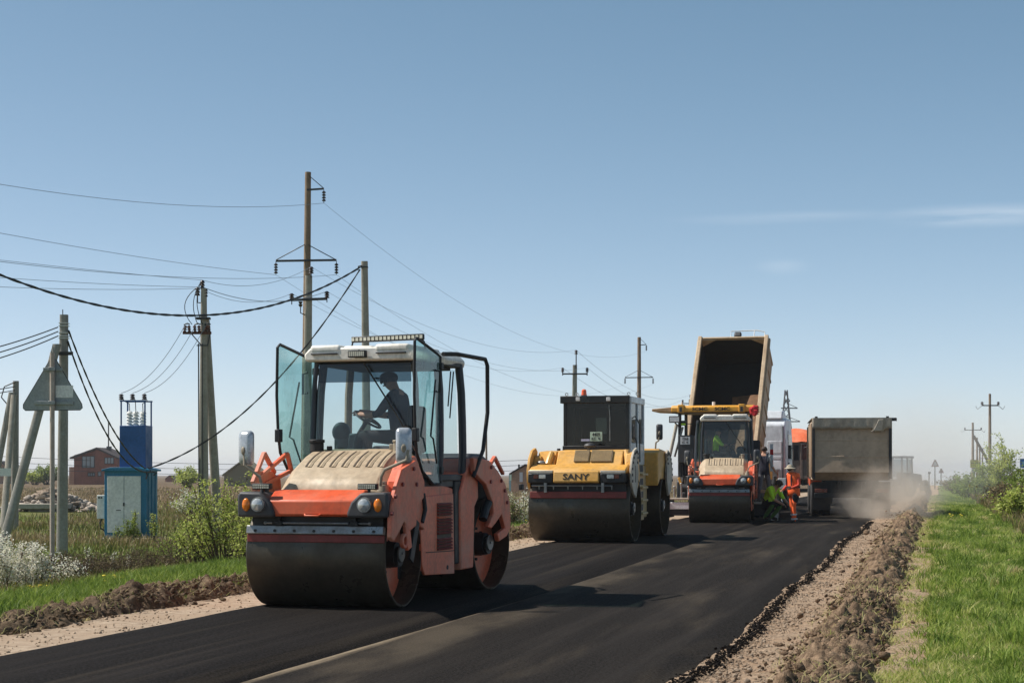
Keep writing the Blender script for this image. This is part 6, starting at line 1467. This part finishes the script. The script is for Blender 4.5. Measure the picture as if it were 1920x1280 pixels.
# lattice pylon
PD = 560.; b0 = at(1474, PD); b0.z = gz(b0.x, PD); root = thing('lattice_pylon', 'steel lattice power pylon far away beyond the trucks', 'pylon', b0); hh = ztop(731, PD)-b0.z
hw = lambda z: 3.2*(1-z/hh)**1.2 + .35
zs = [hh*k/12 for k in range(13)]
for q in ((-1,-1),(1,-1),(1,1),(-1,1)):
    w = MB(); w.tube([(q[0]*hw(z), q[1]*hw(z), z) for z in zs], .17, 5); w.build('leg', m_iron, root)
for k in range(12):
    for (a, b_) in (((-1,-1),(1,-1)),((1,-1),(1,1)),((1,1),(-1,1)),((-1,1),(-1,-1))):
        w = MB(); z0, z1 = zs[k], zs[k+1]; w.tube([(a[0]*hw(z0),a[1]*hw(z0),z0),(b_[0]*hw(z1),b_[1]*hw(z1),z1)], .10, 4); w.build('brace', m_iron, root)
        w = MB(); w.tube([(b_[0]*hw(z0),b_[1]*hw(z0),z0),(a[0]*hw(z1),a[1]*hw(z1),z1)], .10, 4); w.build('brace', m_iron, root)
for py, hl in ((765,3.6),(790,4.4),(752,1.2)):
    z = ztop(py, PD)-b0.z; w = MB(); w.beam((-hl*.45,0,z),(hl,0,z),.5,.35); w.tube([(hl,0,z+.1),(.3,0,z+1.6)], .12, 4); w.build('crossarm', m_iron, root)

# ---------------------------------------------------------------- wires
m_alu = mat('weathered_aluminium_wire', srgb(132, 140, 150), .5, .2)
def wire(A, B, sag, r, label, twist=False, n=40, cat='power line', grp=None):
    A, B = Vector(A), Vector(B); pts = [A + (B-A)*(i/n) - Vector((0,0,4*sag*(i/n)*(1-i/n))) for i in range(n+1)]
    w = MB()
    if twist:
        m_ = 240; L = (B-A).length
        for ph in (0, math.pi):
            q = []
            for i in range(m_+1):
                u = i/m_; c = A + (B-A)*u - Vector((0,0,4*sag*u*(1-u))); a = ph + u*L*5.5; q.append(c + Vector((r*.3*math.cos(a), 0, r*.42*math.sin(a))))
            w.tube(q, r*.72, 6)
    else: w.tube(pts, r*.75, 5)
    o = w.build('power_cable' if twist else 'power_line', m_wirem if twist or r > .014 else m_alu); return tag(o, label, cat, grp)
back = Vector((-UX, -UY, 0))*72
G1 = 'bare overhead wires'
wire(P3[2], P3[2]+back, 3.3, .009, 'highest bare wire running left from the tallest pole', grp=G1)
wire(P3[0], P3[0]+back, 1.3, .009, 'bare wire running left from the left crossarm end of the tallest pole', grp=G1)
wire(P3[1], P3[1]+back, 2.5, .009, 'bare wire running left from the right crossarm end of the tallest pole', grp=G1)
for a, b_, nm in ((0,0,'left crossarm end'), (1,1,'right crossarm end'), (2,2,'top arm')): wire(P3[a], P7[b_], 2.2, .0065, 'bare wire from the tallest pole %s away to the far timber pole' % nm, grp=G1)
for a, nm in ((0,'left'), (1,'right'), (2,'top')):
    wire(P4[a], P6[a], 1.0, .006, 'bare wire from the %s insulator of the shorter pole towards the yellow roller' % nm, grp=G1)
    wire(P6[a], P8[a], 1.2, .009, 'bare wire beyond the yellow roller from the %s insulator of its pole' % nm, grp=G1)
    wire(P2[a], P4[(2,0,1)[a]], .35, .013 if a == 2 else .009, 'wire %s between the disconnector pole and the shorter pole' % ('lowest' if a == 2 else 'leaving the topmost insulator' if a == 0 else 'leaving the side insulator'), grp=G1)
    e = P2[a] + Vector((-UX, -UY, 0))*60 + Vector((-6,0,.4*a)); wire(P2[a], e, 1.0+.5*a, .008, 'thin wire leading left off the disconnector pole from its %s insulator' % ('top', 'side', 'right')[a], grp=G1)
    wire(D2S[a], KT[a], .35, .011, 'service wire from the disconnector down to the %s kiosk insulator' % ('left', 'middle', 'right')[a], grp='service wires of the kiosk')
E = P(-300, 0, 30.); E.z = 6.35
wire(T5, E, 1.7, .026, 'thick twisted black cable sagging across the left sky', True, cat='cable')
wire(T5 + Vector((0,0,-.06)), KR, .95, .024, 'black cable running from the plain grey pole down to the kiosk', True, cat='cable')
wire(T1 + Vector((.14,0,.02)), KR2 + Vector((0,-.1,0)), .48, .022, 'upper black cable from the concrete pole behind the sign to the kiosk', True, cat='cable')
wire(T1 + Vector((.12,0,-.22)), KR + Vector((.1,-.1,-.1)), .85, .022, 'lower black cable from the concrete pole behind the sign to the kiosk', True, cat='cable')
for k in range(3):
    A = T1 + Vector((-.10,0,.10-.10*k)); B = P(-420, 690+6*k, 36.); wire(A, B, .35+.05*k, .018, '%s of three dark cables leaving left from the pole behind the sign' % ('upper', 'middle', 'lower')[k], cat='cable', grp='cables at the sign pole')
for k in range(2): wire(T0 + Vector((0,0,-.05-.12*k)), P(-300, 735+9*k, 56.), .2, .02, '%s cable at the pole on the left edge' % ('upper', 'lower')[k], cat='cable', grp='cables at the left edge pole')
for k in range(3): wire(P(-250, 838+11*k, 300.), P(1250, 848+9*k, 300.), 2.5, .05, '%s of the faint far wires low above the field horizon' % ('top', 'middle', 'bottom')[k], grp='faint far wires')

# ---------------------------------------------------------------- road signs
sb = G(98, 1092); sd = sb.y
root = thing('road_sign', 'grey back of a triangular road sign on a rusty-footed post', 'sign', sb)
zz = lambda py: H - (py-HOR)/F*sd - sb.z
xx_ = lambda px: (px-98)/F*sd
w = MB(); w.cyl((0,0,zz(1042)),(0,0,zz(661)),.042,n=14); w.build('post', m_postp, root)
w = MB(); w.cyl((0,0,-.3),(0,0,zz(1042)-.002),.0425,n=14); w.build('post_foot', m_rust, root)
tri = [(xx_(42), zz(765)), (xx_(46), zz(769)), (xx_(149), zz(768)), (xx_(153), zz(764)), (xx_(152), zz(757)), (xx_(104), zz(674)), (xx_(98), zz(672)), (xx_(92), zz(674)), (xx_(42), zz(758))]
w = MB(); w.prism(tri, 'y', .05, .06); pn = w.build('sign_panel', m_galv, root, fix=True)
w = MB(); w.tube([(x, .055, z) for x, z in tri + tri[:1]], .008, 6); w.build('panel_rim', m_iron, pn)
for py, a, c in ((692, 80, 116), (755, 64, 137)):
    w = MB(); w.box(xx_(a),xx_(c),.02,.049,zz(py)-.03,zz(py)+.03); w.build('clamp_rail', m_galv, pn, bev=.004)
    w = MB(); w.box(-.06,.06,-.05,.02,zz(py)-.035,zz(py)+.035); w.build('clamp', m_steel, pn, bev=.005)
w = MB(); w.box(xx_(103),xx_(136),.044,.048,zz(745),zz(722)); w.build('sticker', m_porc, pn)
def far_sign(px, py, d, wid, hgt, shape, m, label, base, top=None):
    b0 = at(px, d); root = thing('road_sign', label, 'sign', b0); zc = ztop(py, d)-b0.z
    w = MB(); w.cyl((0,0,-.2),(0,0,zc+hgt/2),.05,n=8); w.build('post', m_iron, root)
    w = MB()
    if shape == 'tri': w.prism([(-wid/2,zc-hgt/2),(wid/2,zc-hgt/2),(wid*.1,zc+hgt/2),(-wid*.1,zc+hgt/2)], 'y', -.08, -.06)
    else: w.box(-wid/2,wid/2,-.08,-.06,zc-hgt/2,zc+hgt/2)
    pn = w.build('sign_panel', m, root, fix=True)
    return root, zc, pn
m_ysign = mat('yellow_sign', srgb(206, 190, 74), .5); m_bsign = mat('blue_sign', srgb(36, 112, 176), .5); m_bsign2 = mat('pale_sign_patch', srgb(120, 180, 214), .5); m_rsign = mat('red_brown_sign', srgb(142, 96, 90), .6)
r_, zc, pn = far_sign(1753, 868, 160, .72, .62, 'tri', m_rsign, 'larger triangular sign far up the right verge', 908)
w = MB(); w.prism([(-.2,zc-.2),(.2,zc-.2),(0,zc+.18)], 'y', -.086, -.081); w.build('sign_face', m_platewhite, pn)
far_sign(1764.5, 882, 185, .55, .48, 'tri', m_rsign, 'smaller triangular sign right of the larger one up the verge', 908)
far_sign(1742, 886, 150, .22, .18, 'box', m_iron, 'small dark plate on a short post up the right verge', 908)
r_, zc, pn = far_sign(1826.5, 869, 105, .50, .46, 'box', m_ysign, 'square yellow notice on a post before the right bushes', 900)
w = MB(); w.box(-.2,.2,-.086,-.081,zc+.02,zc+.05); w.build('text_bar', m_iron, pn)
w = MB(); w.box(-.17,.17,-.08,-.06,zc-.50,zc-.28); w.build('lower_panel', m_porc, r_)
r_, zc, pn = far_sign(1922, 868, 100, .62, .52, 'box', m_bsign, 'blue road sign cut off by the right edge', 900)
w = MB(); w.box(-.18,.2,-.086,-.081,zc-.13,zc+.10); w.build('sign_face', m_bsign2, pn)

# ---------------------------------------------------------------- houses
m_brick = mat('red_brown_brick', srgb(138, 76, 56), .85, dirt=srgb(104, 60, 46), amt=.5, scale=.8); m_roof = mat('dark_roof', srgb(58, 46, 44), .8); m_hwin = mat('house_pane', srgb(120, 132, 140), .1, .2)
m_plaster = mat('tan_plaster', srgb(166, 132, 108), .9, dirt=srgb(140, 110, 90), amt=.4, scale=.6); m_bcol = mat('timber_blue', srgb(110, 150, 160), .7)
HD = 300.; k = HD/F
b0 = at(176, HD); root = thing('brick_house', 'red brown brick house with mono-pitch dark roof beyond the field', 'house', b0, R(-4))
hx = lambda px: (px-176)*k
hz_ = lambda py: ztop(py, HD)-b0.z
w = MB(); w.prism([(hx(138),-.3),(hx(181),-.3),(hx(181),hz_(840)),(hx(138),hz_(853))], 'y', 0, 7); wl = w.build('wall', m_brick, root)
w = MB(); w.prism([(hx(181),-.3),(hx(222),-.3),(hx(222),hz_(857)),(hx(181),hz_(841))], 'y', -.6, 7); wl2 = w.build('wall', m_brick, root)
w = MB(); w.prism([(hx(133),hz_(857)),(hx(184),hz_(838.5)),(hx(225),hz_(857)),(hx(225),hz_(860)),(hx(184),hz_(842)),(hx(133),hz_(860))], 'y', -1.0, 7.6); w.build('roof', m_roof, root, fix=True)
def house_win(par, x0, x1, z0, z1, y, nm=3):
    q = MB(); q.box(x0,x1,y-.06,y-.01,z0,z1); f_ = q.build('window', m_hwin, par)
    for i in range(nm+1):
        xx = x0+(x1-x0)*i/nm; q = MB(); q.box(xx-.06,xx+.06,y-.10,y-.055,z0,z1); q.build('mullion', m_roof, f_)
    for zq in (z0, z1): q = MB(); q.box(x0-.06,x1+.06,y-.10,y-.055,zq-.06,zq+.06); q.build('mullion', m_roof, f_)
house_win(wl, hx(154), hx(177), hz_(876), hz_(855), 0); house_win(wl2, hx(199), hx(216), hz_(869), hz_(857.5), -.6)
house_win(wl, hx(165), hx(178), hz_(892), hz_(886), 0); house_win(wl2, hx(186), hx(192), hz_(892), hz_(884), -.6, 1)
w = MB(); w.cyl((hx(194),3,hz_(850)),(hx(194),3,hz_(790)),.12,n=6); w.box(hx(194)-.3,hx(194)+.5,2.8,3.2,hz_(846),hz_(836)); w.build('mast', m_iron, root)
w = MB(); w.box(hx(125),hx(138),1,5,-.3,hz_(875)); w.build('side_wing', m_plaster, root)
b0 = at(985, 165); k = 165/F; root = thing('house', 'tan gabled house seen between the two nearest rollers', 'house', b0, R(-10))
hx = lambda px: (px-985)*k
hz_ = lambda py: ztop(py, 165)-b0.z
w = MB(); w.prism([(hx(958),-.3),(hx(1012),-.3),(hx(1012),hz_(886)),(hx(985),hz_(873)),(hx(958),hz_(888))], 'y', 0, 6); wl = w.build('wall', m_plaster, root)
w = MB(); w.prism([(hx(955),hz_(889)),(hx(985),hz_(871.5)),(hx(1016),hz_(886)),(hx(1016),hz_(884)),(hx(985),hz_(869.5)),(hx(955),hz_(887))], 'y', -.3, 6.3); rf = w.build('roof', m_roof, root, fix=True)
w = MB(); w.box(hx(966),hx(968),1.5,1.9,hz_(884),hz_(870)); w.build('chimney', m_roof, rf)
w = MB(); w.box(hx(974),hx(980),-.03,.0,hz_(903),hz_(885)); w.build('door', m_platewhite, wl)
w = MB(); w.box(hx(956),hx(959.5),-.3,-.05,hz_(900),hz_(889)); w.build('window', m_plategreen, wl)
w = MB(); w.box(hx(943),hx(957),3,6,-.3,hz_(888)); w.build('shed', m_bcol, root)
for px, py, wd, d, lab in ((2,866,60,330,'pale house roof cut by the left picture edge'), (318,891,16,420,'small dark roof on the field horizon beyond the kiosk'), (455,864,70,260,'olive gabled roof hidden behind the left mirror of the nearest roller')):
    b0 = at(px, d); k = d/F; root = thing('house', lab, 'house', b0); hw_ = wd*k/2; ht = ztop(py, d)-b0.z
    m1, m2 = ((m_plaster, m_roof), (m_brick, m_roof), (mat('olive_shingle', srgb(124, 116, 88), .9), mat('olive_roof', srgb(130, 120, 92), .9)))[0 if px == 2 else 1 if px == 318 else 2]
    w = MB(); w.prism([(-hw_,-.3),(hw_,-.3),(hw_,ht*.45),(0,ht*.96),(-hw_,ht*.45)], 'y', 0, 8); w.build('wall', m1, root)
    w = MB(); w.prism([(-hw_*1.08,ht*.40),(0,ht),(hw_*1.08,ht*.40),(hw_*1.08,ht*.46),(0,ht*1.06),(-hw_*1.08,ht*.46)], 'y', -.4, 8.4); w.build('roof', m2, root, fix=True)

# ---------------------------------------------------------------- rubble and slab in the field
c = G(75, 960); pts = []; szs = []
for _ in range(700):
    a, r_ = rnd.uniform(0, 6.28), abs(rnd.gauss(0, .5)); x = c.x + math.cos(a)*r_*3.0; y = c.y + 2.0 + math.sin(a)*r_*1.6
    pts.append((x, y, gz(x, y) + max(0, 1.0-r_*.95)*rnd.uniform(.5, 1.0)*1.05)); szs.append(rnd.uniform(.08, .30))
o = lumps('rubble_heap', pts, szs, soilmat('chalky_rubble', srgb(110, 96, 84), srgb(196, 184, 170), srgb(140, 124, 108), 2.5)); tag(o, 'heap of pale broken rubble in the left field', 'rubble', kind='stuff')
root = thing('concrete_slab', 'flat concrete slab lying before the rubble heap', 'slab', c + Vector((0,0,.05)), R(3))
w = MB(); w.box(-1.0,1.35,-.3,1.0,.12,.36); w.build('slab', m_conc, root, bev=.02)
w = MB(); w.box(-.6,.9,.2,.6,-.1,.12); w.build('slab_support', m_conc2, root)
# ditch spoil and pale patches
# ---------------------------------------------------------------- shrubs
m_twig = mat('brown_twig', srgb(84, 66, 50), .9)
m_leafA = leafmat('spring_leaf', [srgb(122, 134, 52), srgb(160, 172, 76), srgb(190, 198, 104), srgb(208, 212, 132)], .5)
m_leafB = leafmat('olive_leaf', [srgb(96, 112, 50), srgb(128, 146, 64), srgb(164, 178, 88)], .42)
m_bloss = leafmat('white_blossom', [srgb(214, 206, 182), srgb(236, 232, 214), srgb(244, 242, 232)], .5)
m_straw = leafmat('dry_twig_leaf', [srgb(98, 84, 60), srgb(128, 112, 82), srgb(140, 128, 82)], .2)
def leaves(name, pts, size, m, parent, tint):
    N = len(pts); pts = np.asarray(pts)
    u = nrs.randn(N, 3); u /= np.linalg.norm(u, axis=1)[:, None]; v = nrs.randn(N, 3); v -= (v*u).sum(1)[:, None]*u; v /= np.linalg.norm(v, axis=1)[:, None]
    s = (size*nrs.uniform(.6, 1.4, N))[:, None]
    q = np.stack([pts - u*s*.9, pts + v*s*.42 - u*s*.1, pts + u*s, pts - v*s*.42 - u*s*.1], 1)
    idx = (np.arange(N)*4)[:, None] + np.array([[0,1,2,3]])
    return npmesh(name, q.reshape(-1,3), None, m, np.repeat(tint, 4), idx, parent)
def shrub(name, label, base, h, wid, nst, nleaf, lsize, m, cat='shrub', depth=None, bare=.12, up=.75, twig=.010, crown='foliage', group=None, mix=None):
    root = thing(name, label, cat, base, 0, group); base = Vector((0,0,0)); depth = depth or wid
    tips = []; w = MB()
    for i in range(nst):
        a = rnd.uniform(0, 6.28); q = rnd.random()**.6; tx, ty = math.cos(a)*q*wid/2, math.sin(a)*q*depth/2; th = h*rnd.uniform(.55, 1.)*(1-.35*q**2)
        b0 = Vector((tx*.25*rnd.uniform(.4,1.4), ty*.25, -.05)); t0 = Vector((tx, ty, th)); mid = b0*.5+t0*.5 + Vector((rnd.gauss(0,.05*h), rnd.gauss(0,.05*h), rnd.uniform(-.02,.06)*h))
        st_ = [b0, b0*.35+mid*.65, mid, mid*.4+t0*.6, t0]; w.tube(st_, twig*1.5, 5, twig*.4)
        for _ in range(7):
            u = rnd.uniform(.25, .98); k = min(3, int(u*4)); p = st_[k].lerp(st_[k+1], u*4-k); e = p + Vector((rnd.gauss(0,.16)*wid, rnd.gauss(0,.16)*depth, rnd.uniform(-.02,.22)*h*.8))
            w.tube([p, p*.5+e*.5+Vector((0,0,.02*h)), e], twig*.6, 4, twig*.25); tips.append((p, e))
        tips.append((mid, t0)); tips.append((mid, t0))
    w.build('stems', m_twig, root)
    P_ = []; T_ = []
    while len(P_) < nleaf:
        a, b_ = rnd.choice(tips); u = rnd.random()**.7; p = a.lerp(b_, u) + Vector((rnd.gauss(0,1), rnd.gauss(0,1), rnd.gauss(0,1)))*lsize*1.3
        if p.z < bare*h: 
            if rnd.random() < .8: continue
        P_.append(tuple(p)); T_.append(min(1, max(0, .45 + rnd.gauss(0,.24) + .5*mnoise.noise(p*(2.2/max(.4,wid))))))
    P_ = np.array(P_); T_ = np.array(T_)
    if mix is None: leaves(crown, P_, lsize, m, root, T_)
    else:
        k = int(len(P_)*mix[1]); leaves(crown, P_[k:], lsize, m, root, T_[k:]); leaves('leaves', P_[:k], lsize*.8, mix[0], root, T_[:k])
    return root
GB = 'shrubs on the left verge'
def gp(px, d): return at(px, d)
shrub('leafy_shrub', 'large fresh green bush beside the left mirror of the nearest roller', gp(425, 31), 1.85, 1.7, 28, 4600, .027, m_leafA, depth=1.3, group=GB)
shrub('leafy_shrub', 'thinner green bush leaning left below the disconnector pole', gp(372, 31.5), 1.15, .9, 16, 2100, .025, m_leafA, group=GB)
shrub('leafy_shrub', 'low pale bush between kiosk and the large green bush', gp(330, 33), .75, .9, 14, 1200, .024, m_leafB, group=GB, mix=(m_straw, .35))
shrub('leafy_shrub', 'green bush growing up against the nearest roller drum', gp(462, 29.5), 1.35, .8, 14, 1500, .026, m_leafA, group=GB)
GW = 'white blossoming bushes'
for px, d, h_, wd, nl, lab in ((20,26.5,1.05,1.0,4200,'dense white blossoming bush at the left picture edge'), (62,27,.95,.6,2600,'white blossoming bush just left of the sign post'), (128,29,.62,.55,800,'sparse blossoming twigs right of the sign post'), (-18,28,1.1,.9,2500,'tall blossoming bush half outside the left edge')):
    shrub('blossom_bush', lab, gp(px, d), h_, wd, 16, int(nl*1.25), .022, m_bloss, group=GW, mix=(m_leafB, .14))
for px, d, h_, lab in ((213,31,.55,'thin blossoming twig left before the kiosk'), (243,31,.50,'thin blossoming twig in the middle before the kiosk'), (166,30,.75,'thin upright blossoming twig between sign and kiosk')):
    shrub('blossom_bush', lab, gp(px, d), h_, .16, 4, 260, .016, m_bloss, group=GW, mix=(m_leafB, .3))
shrub('blossom_bush', 'pale blossoming bush far behind the disconnector pole', gp(358, 75), 1.2, 1.5, 16, 2200, .05, m_bloss, group=GW, mix=(m_leafB, .45))
shrub('climbing_plant', 'dark green climber at the foot of the kiosk doors', kb + Vector((.0,-.35,0)), .62, .75, 12, 900, .03, m_leafB, depth=.25, group='weeds at the kiosk')
shrub('climbing_plant', 'slender green shoot climbing the right kiosk door', kb + Vector((.24,-.25,0)), 1.25, .16, 4, 380, .026, m_leafA, depth=.12, group='weeds at the kiosk')
shrub('climbing_plant', 'green shoot beside the right corner of the kiosk', kb + Vector((.75,-.3,0)), .95, .35, 6, 520, .026, m_leafA, group='weeds at the kiosk')
for k, (px, d, wd, lab) in enumerate(((165,29.5,1.3,'brown leafless brush right of the sign post'), (225,30,1.2,'brown leafless brush before the kiosk'), (290,31.5,1.2,'brown leafless brush right of the kiosk'), (118,31,1.1,'brown brush around the concrete pole foot'))):
    shrub('dry_brush', lab, gp(px, d), .62, wd, 34, 1100, .018, m_straw, depth=.8, twig=.006, group='dry brush on the left verge', bare=.0)
for px, d, h_, wd, lab in ((952,46,.9,.9,'pale brushy shrub in the gap between the two nearest rollers'), (985,47,1.15,1.0,'cream blossoming shrub just left of the yellow roller drum')):
    shrub('blossom_bush', lab, gp(px, d), h_, wd, 16, 2000, .03, m_bloss if px > 960 else m_straw, group=GW, mix=(m_leafB, .35))
GR = 'bushes on the right verge'
for px, d, h_, wd, nl, m, lab in ((1905,52,1.15,1.3,3000,m_leafA,'green bush at the right picture edge'), (1880,86,3.1,2.3,4200,m_leafA,'tallest green bush on the right verge'), (1846,92,1.9,2.6,3600,m_leafB,'broad bush left of the tallest one on the right'), (1816,100,1.5,2.4,2800,m_leafB,'low bush under the yellow notice'), (1800,125,1.3,3.0,1800,m_straw,'brownish brush at the far end of the right bushes'),
                                  (1932,70,2.2,2.2,2600,m_leafB,'bush below the blue sign at the right edge'), (1890,66,1.0,2.2,2000,m_straw,'dry brush before the tallest bush')):
    shrub('leafy_shrub', lab, gp(px, d), h_, wd, 18, nl, .03+.0004*d, m, group=GR, twig=.014)
def far_tree(px, pyt, d, wd, lab, m=m_leafA):
    b0 = at(px, d); h_ = ztop(pyt, d)-b0.z
    return shrub('tree', lab, b0, h_, wd, 16, 2600, .16 if d > 150 else .09, m, 'tree', twig=.05, crown='crown', bare=.2, group='far trees')
far_tree(351, 871, 230, 3.2, 'small round light green tree on the field horizon'); far_tree(88, 866, 290, 4.5, 'olive tree left of the brick house', m_leafB); far_tree(65, 880, 290, 4., 'lower bright tree left of the olive one')
far_tree(222, 885, 310, 3., 'low tree at the right end of the brick house', m_leafB)

# ---------------------------------------------------------------- dandelions
pts = []; tn = []
for px, py, n_ in ((25,1115,30), (75,1120,10), (85,1100,8), (225,1100,12), (250,1095,12), (430,1064,18), (455,1062,12), (105,1085,4), (990,985,22), (1000,986,18), (1790,975,6)):
    c = G(px, py)
    for _ in range(n_): x, y = c.x + rnd.gauss(0,.14), c.y + rnd.gauss(0,.25); pts.append((x, y, gz(x, y) + rnd.uniform(.10,.2)))
w = MB()
for p in pts: w.ball(p, (.034,.034,.015), 7, 4); w.cyl((p[0],p[1],p[2]-.2), p, .003, n=3)
tag(w.build('dandelions', mat('dandelion_yellow', srgb(232, 206, 60), .8)), 'yellow dandelion flowers dotted in the verge grass', 'flowers', kind='stuff')
# ---------------------------------------------------------------- dust raised by the grading
def dust(name, label, c, r, dens, colr, nscale, seed, noise_lo=.38):
    w = MB(); w.ball((0,0,0), 1.0, 28, 18)
    V = []
    for p in w.v:
        q = Vector(p); k = 1 + .28*mnoise.noise(q*1.6 + Vector((seed,0,0))) ; V.append((q.x*r[0]*k, q.y*r[1]*k, max(-r[2]*.98, q.z*r[2]*k)))
    w.v = V; o = w.build(name, None, None, ang=180, fix=True); o.location = c
    m, nt, b = newmat(name); nt.nodes.remove(b)
    pv = nd(nt, 'ShaderNodeVolumePrincipled'); pv.inputs['Color'].default_value = tuple(colr) + (1,); pv.inputs['Anisotropy'].default_value = .2
    tcn = nd(nt, 'ShaderNodeTexCoord').outputs['Object']
    n = noise_n(nt, tcn, nscale, 5, .6)
    mp_ = nd(nt, 'ShaderNodeMapping'); mp_.inputs['Scale'].default_value = tuple(1/x for x in r); nt.links.new(tcn, mp_.inputs[0])
    le = nd(nt, 'ShaderNodeVectorMath', operation='LENGTH'); nt.links.new(mp_.outputs[0], le.inputs[0])
    fall = ramp(nt, le.outputs['Value'], .98, .1)
    d = mth(nt, 'MULTIPLY', mth(nt, 'MULTIPLY', ramp(nt, n, noise_lo, .72), fall), dens)
    nt.links.new(d, pv.inputs['Density']); nt.links.new(pv.outputs[0], nt.nodes['Material Output'].inputs['Volume'])
    o.data.materials.append(m); tag(o, label, 'dust', kind='stuff'); return o
dc = onroad(1655, 975)
dust('dust_cloud', 'thick brown dust boiling up at the truck\'s right rear wheel', P(1664, 942, 57.), (1.9, 4.8, 1.6), 1.25, (.86, .76, .65), .8, 1., .36)
dust('dust_cloud', 'thin pale dust hanging around the tractor beyond the truck', P(1690, 868, 92.), (3.6, 24., 5.2), .085, (.95, .92, .88), .3, 4., .25)
# thin summer haze over the whole place
w = MB(); w.box(-5200, 5200, -120, 9200, -80, 42); o = w.build('haze', None)
m, nt, b = newmat('haze'); nt.nodes.remove(b)
pv = nd(nt, 'ShaderNodeVolumePrincipled'); pv.inputs['Color'].default_value = (.92, .95, 1, 1); pv.inputs['Density'].default_value = .0002; pv.inputs['Anisotropy'].default_value = .3
nt.links.new(pv.outputs[0], nt.nodes['Material Output'].inputs['Volume']); o.data.materials.append(m)
tag(o, 'thin pale haze hanging over the whole plain', 'haze', kind='stuff')
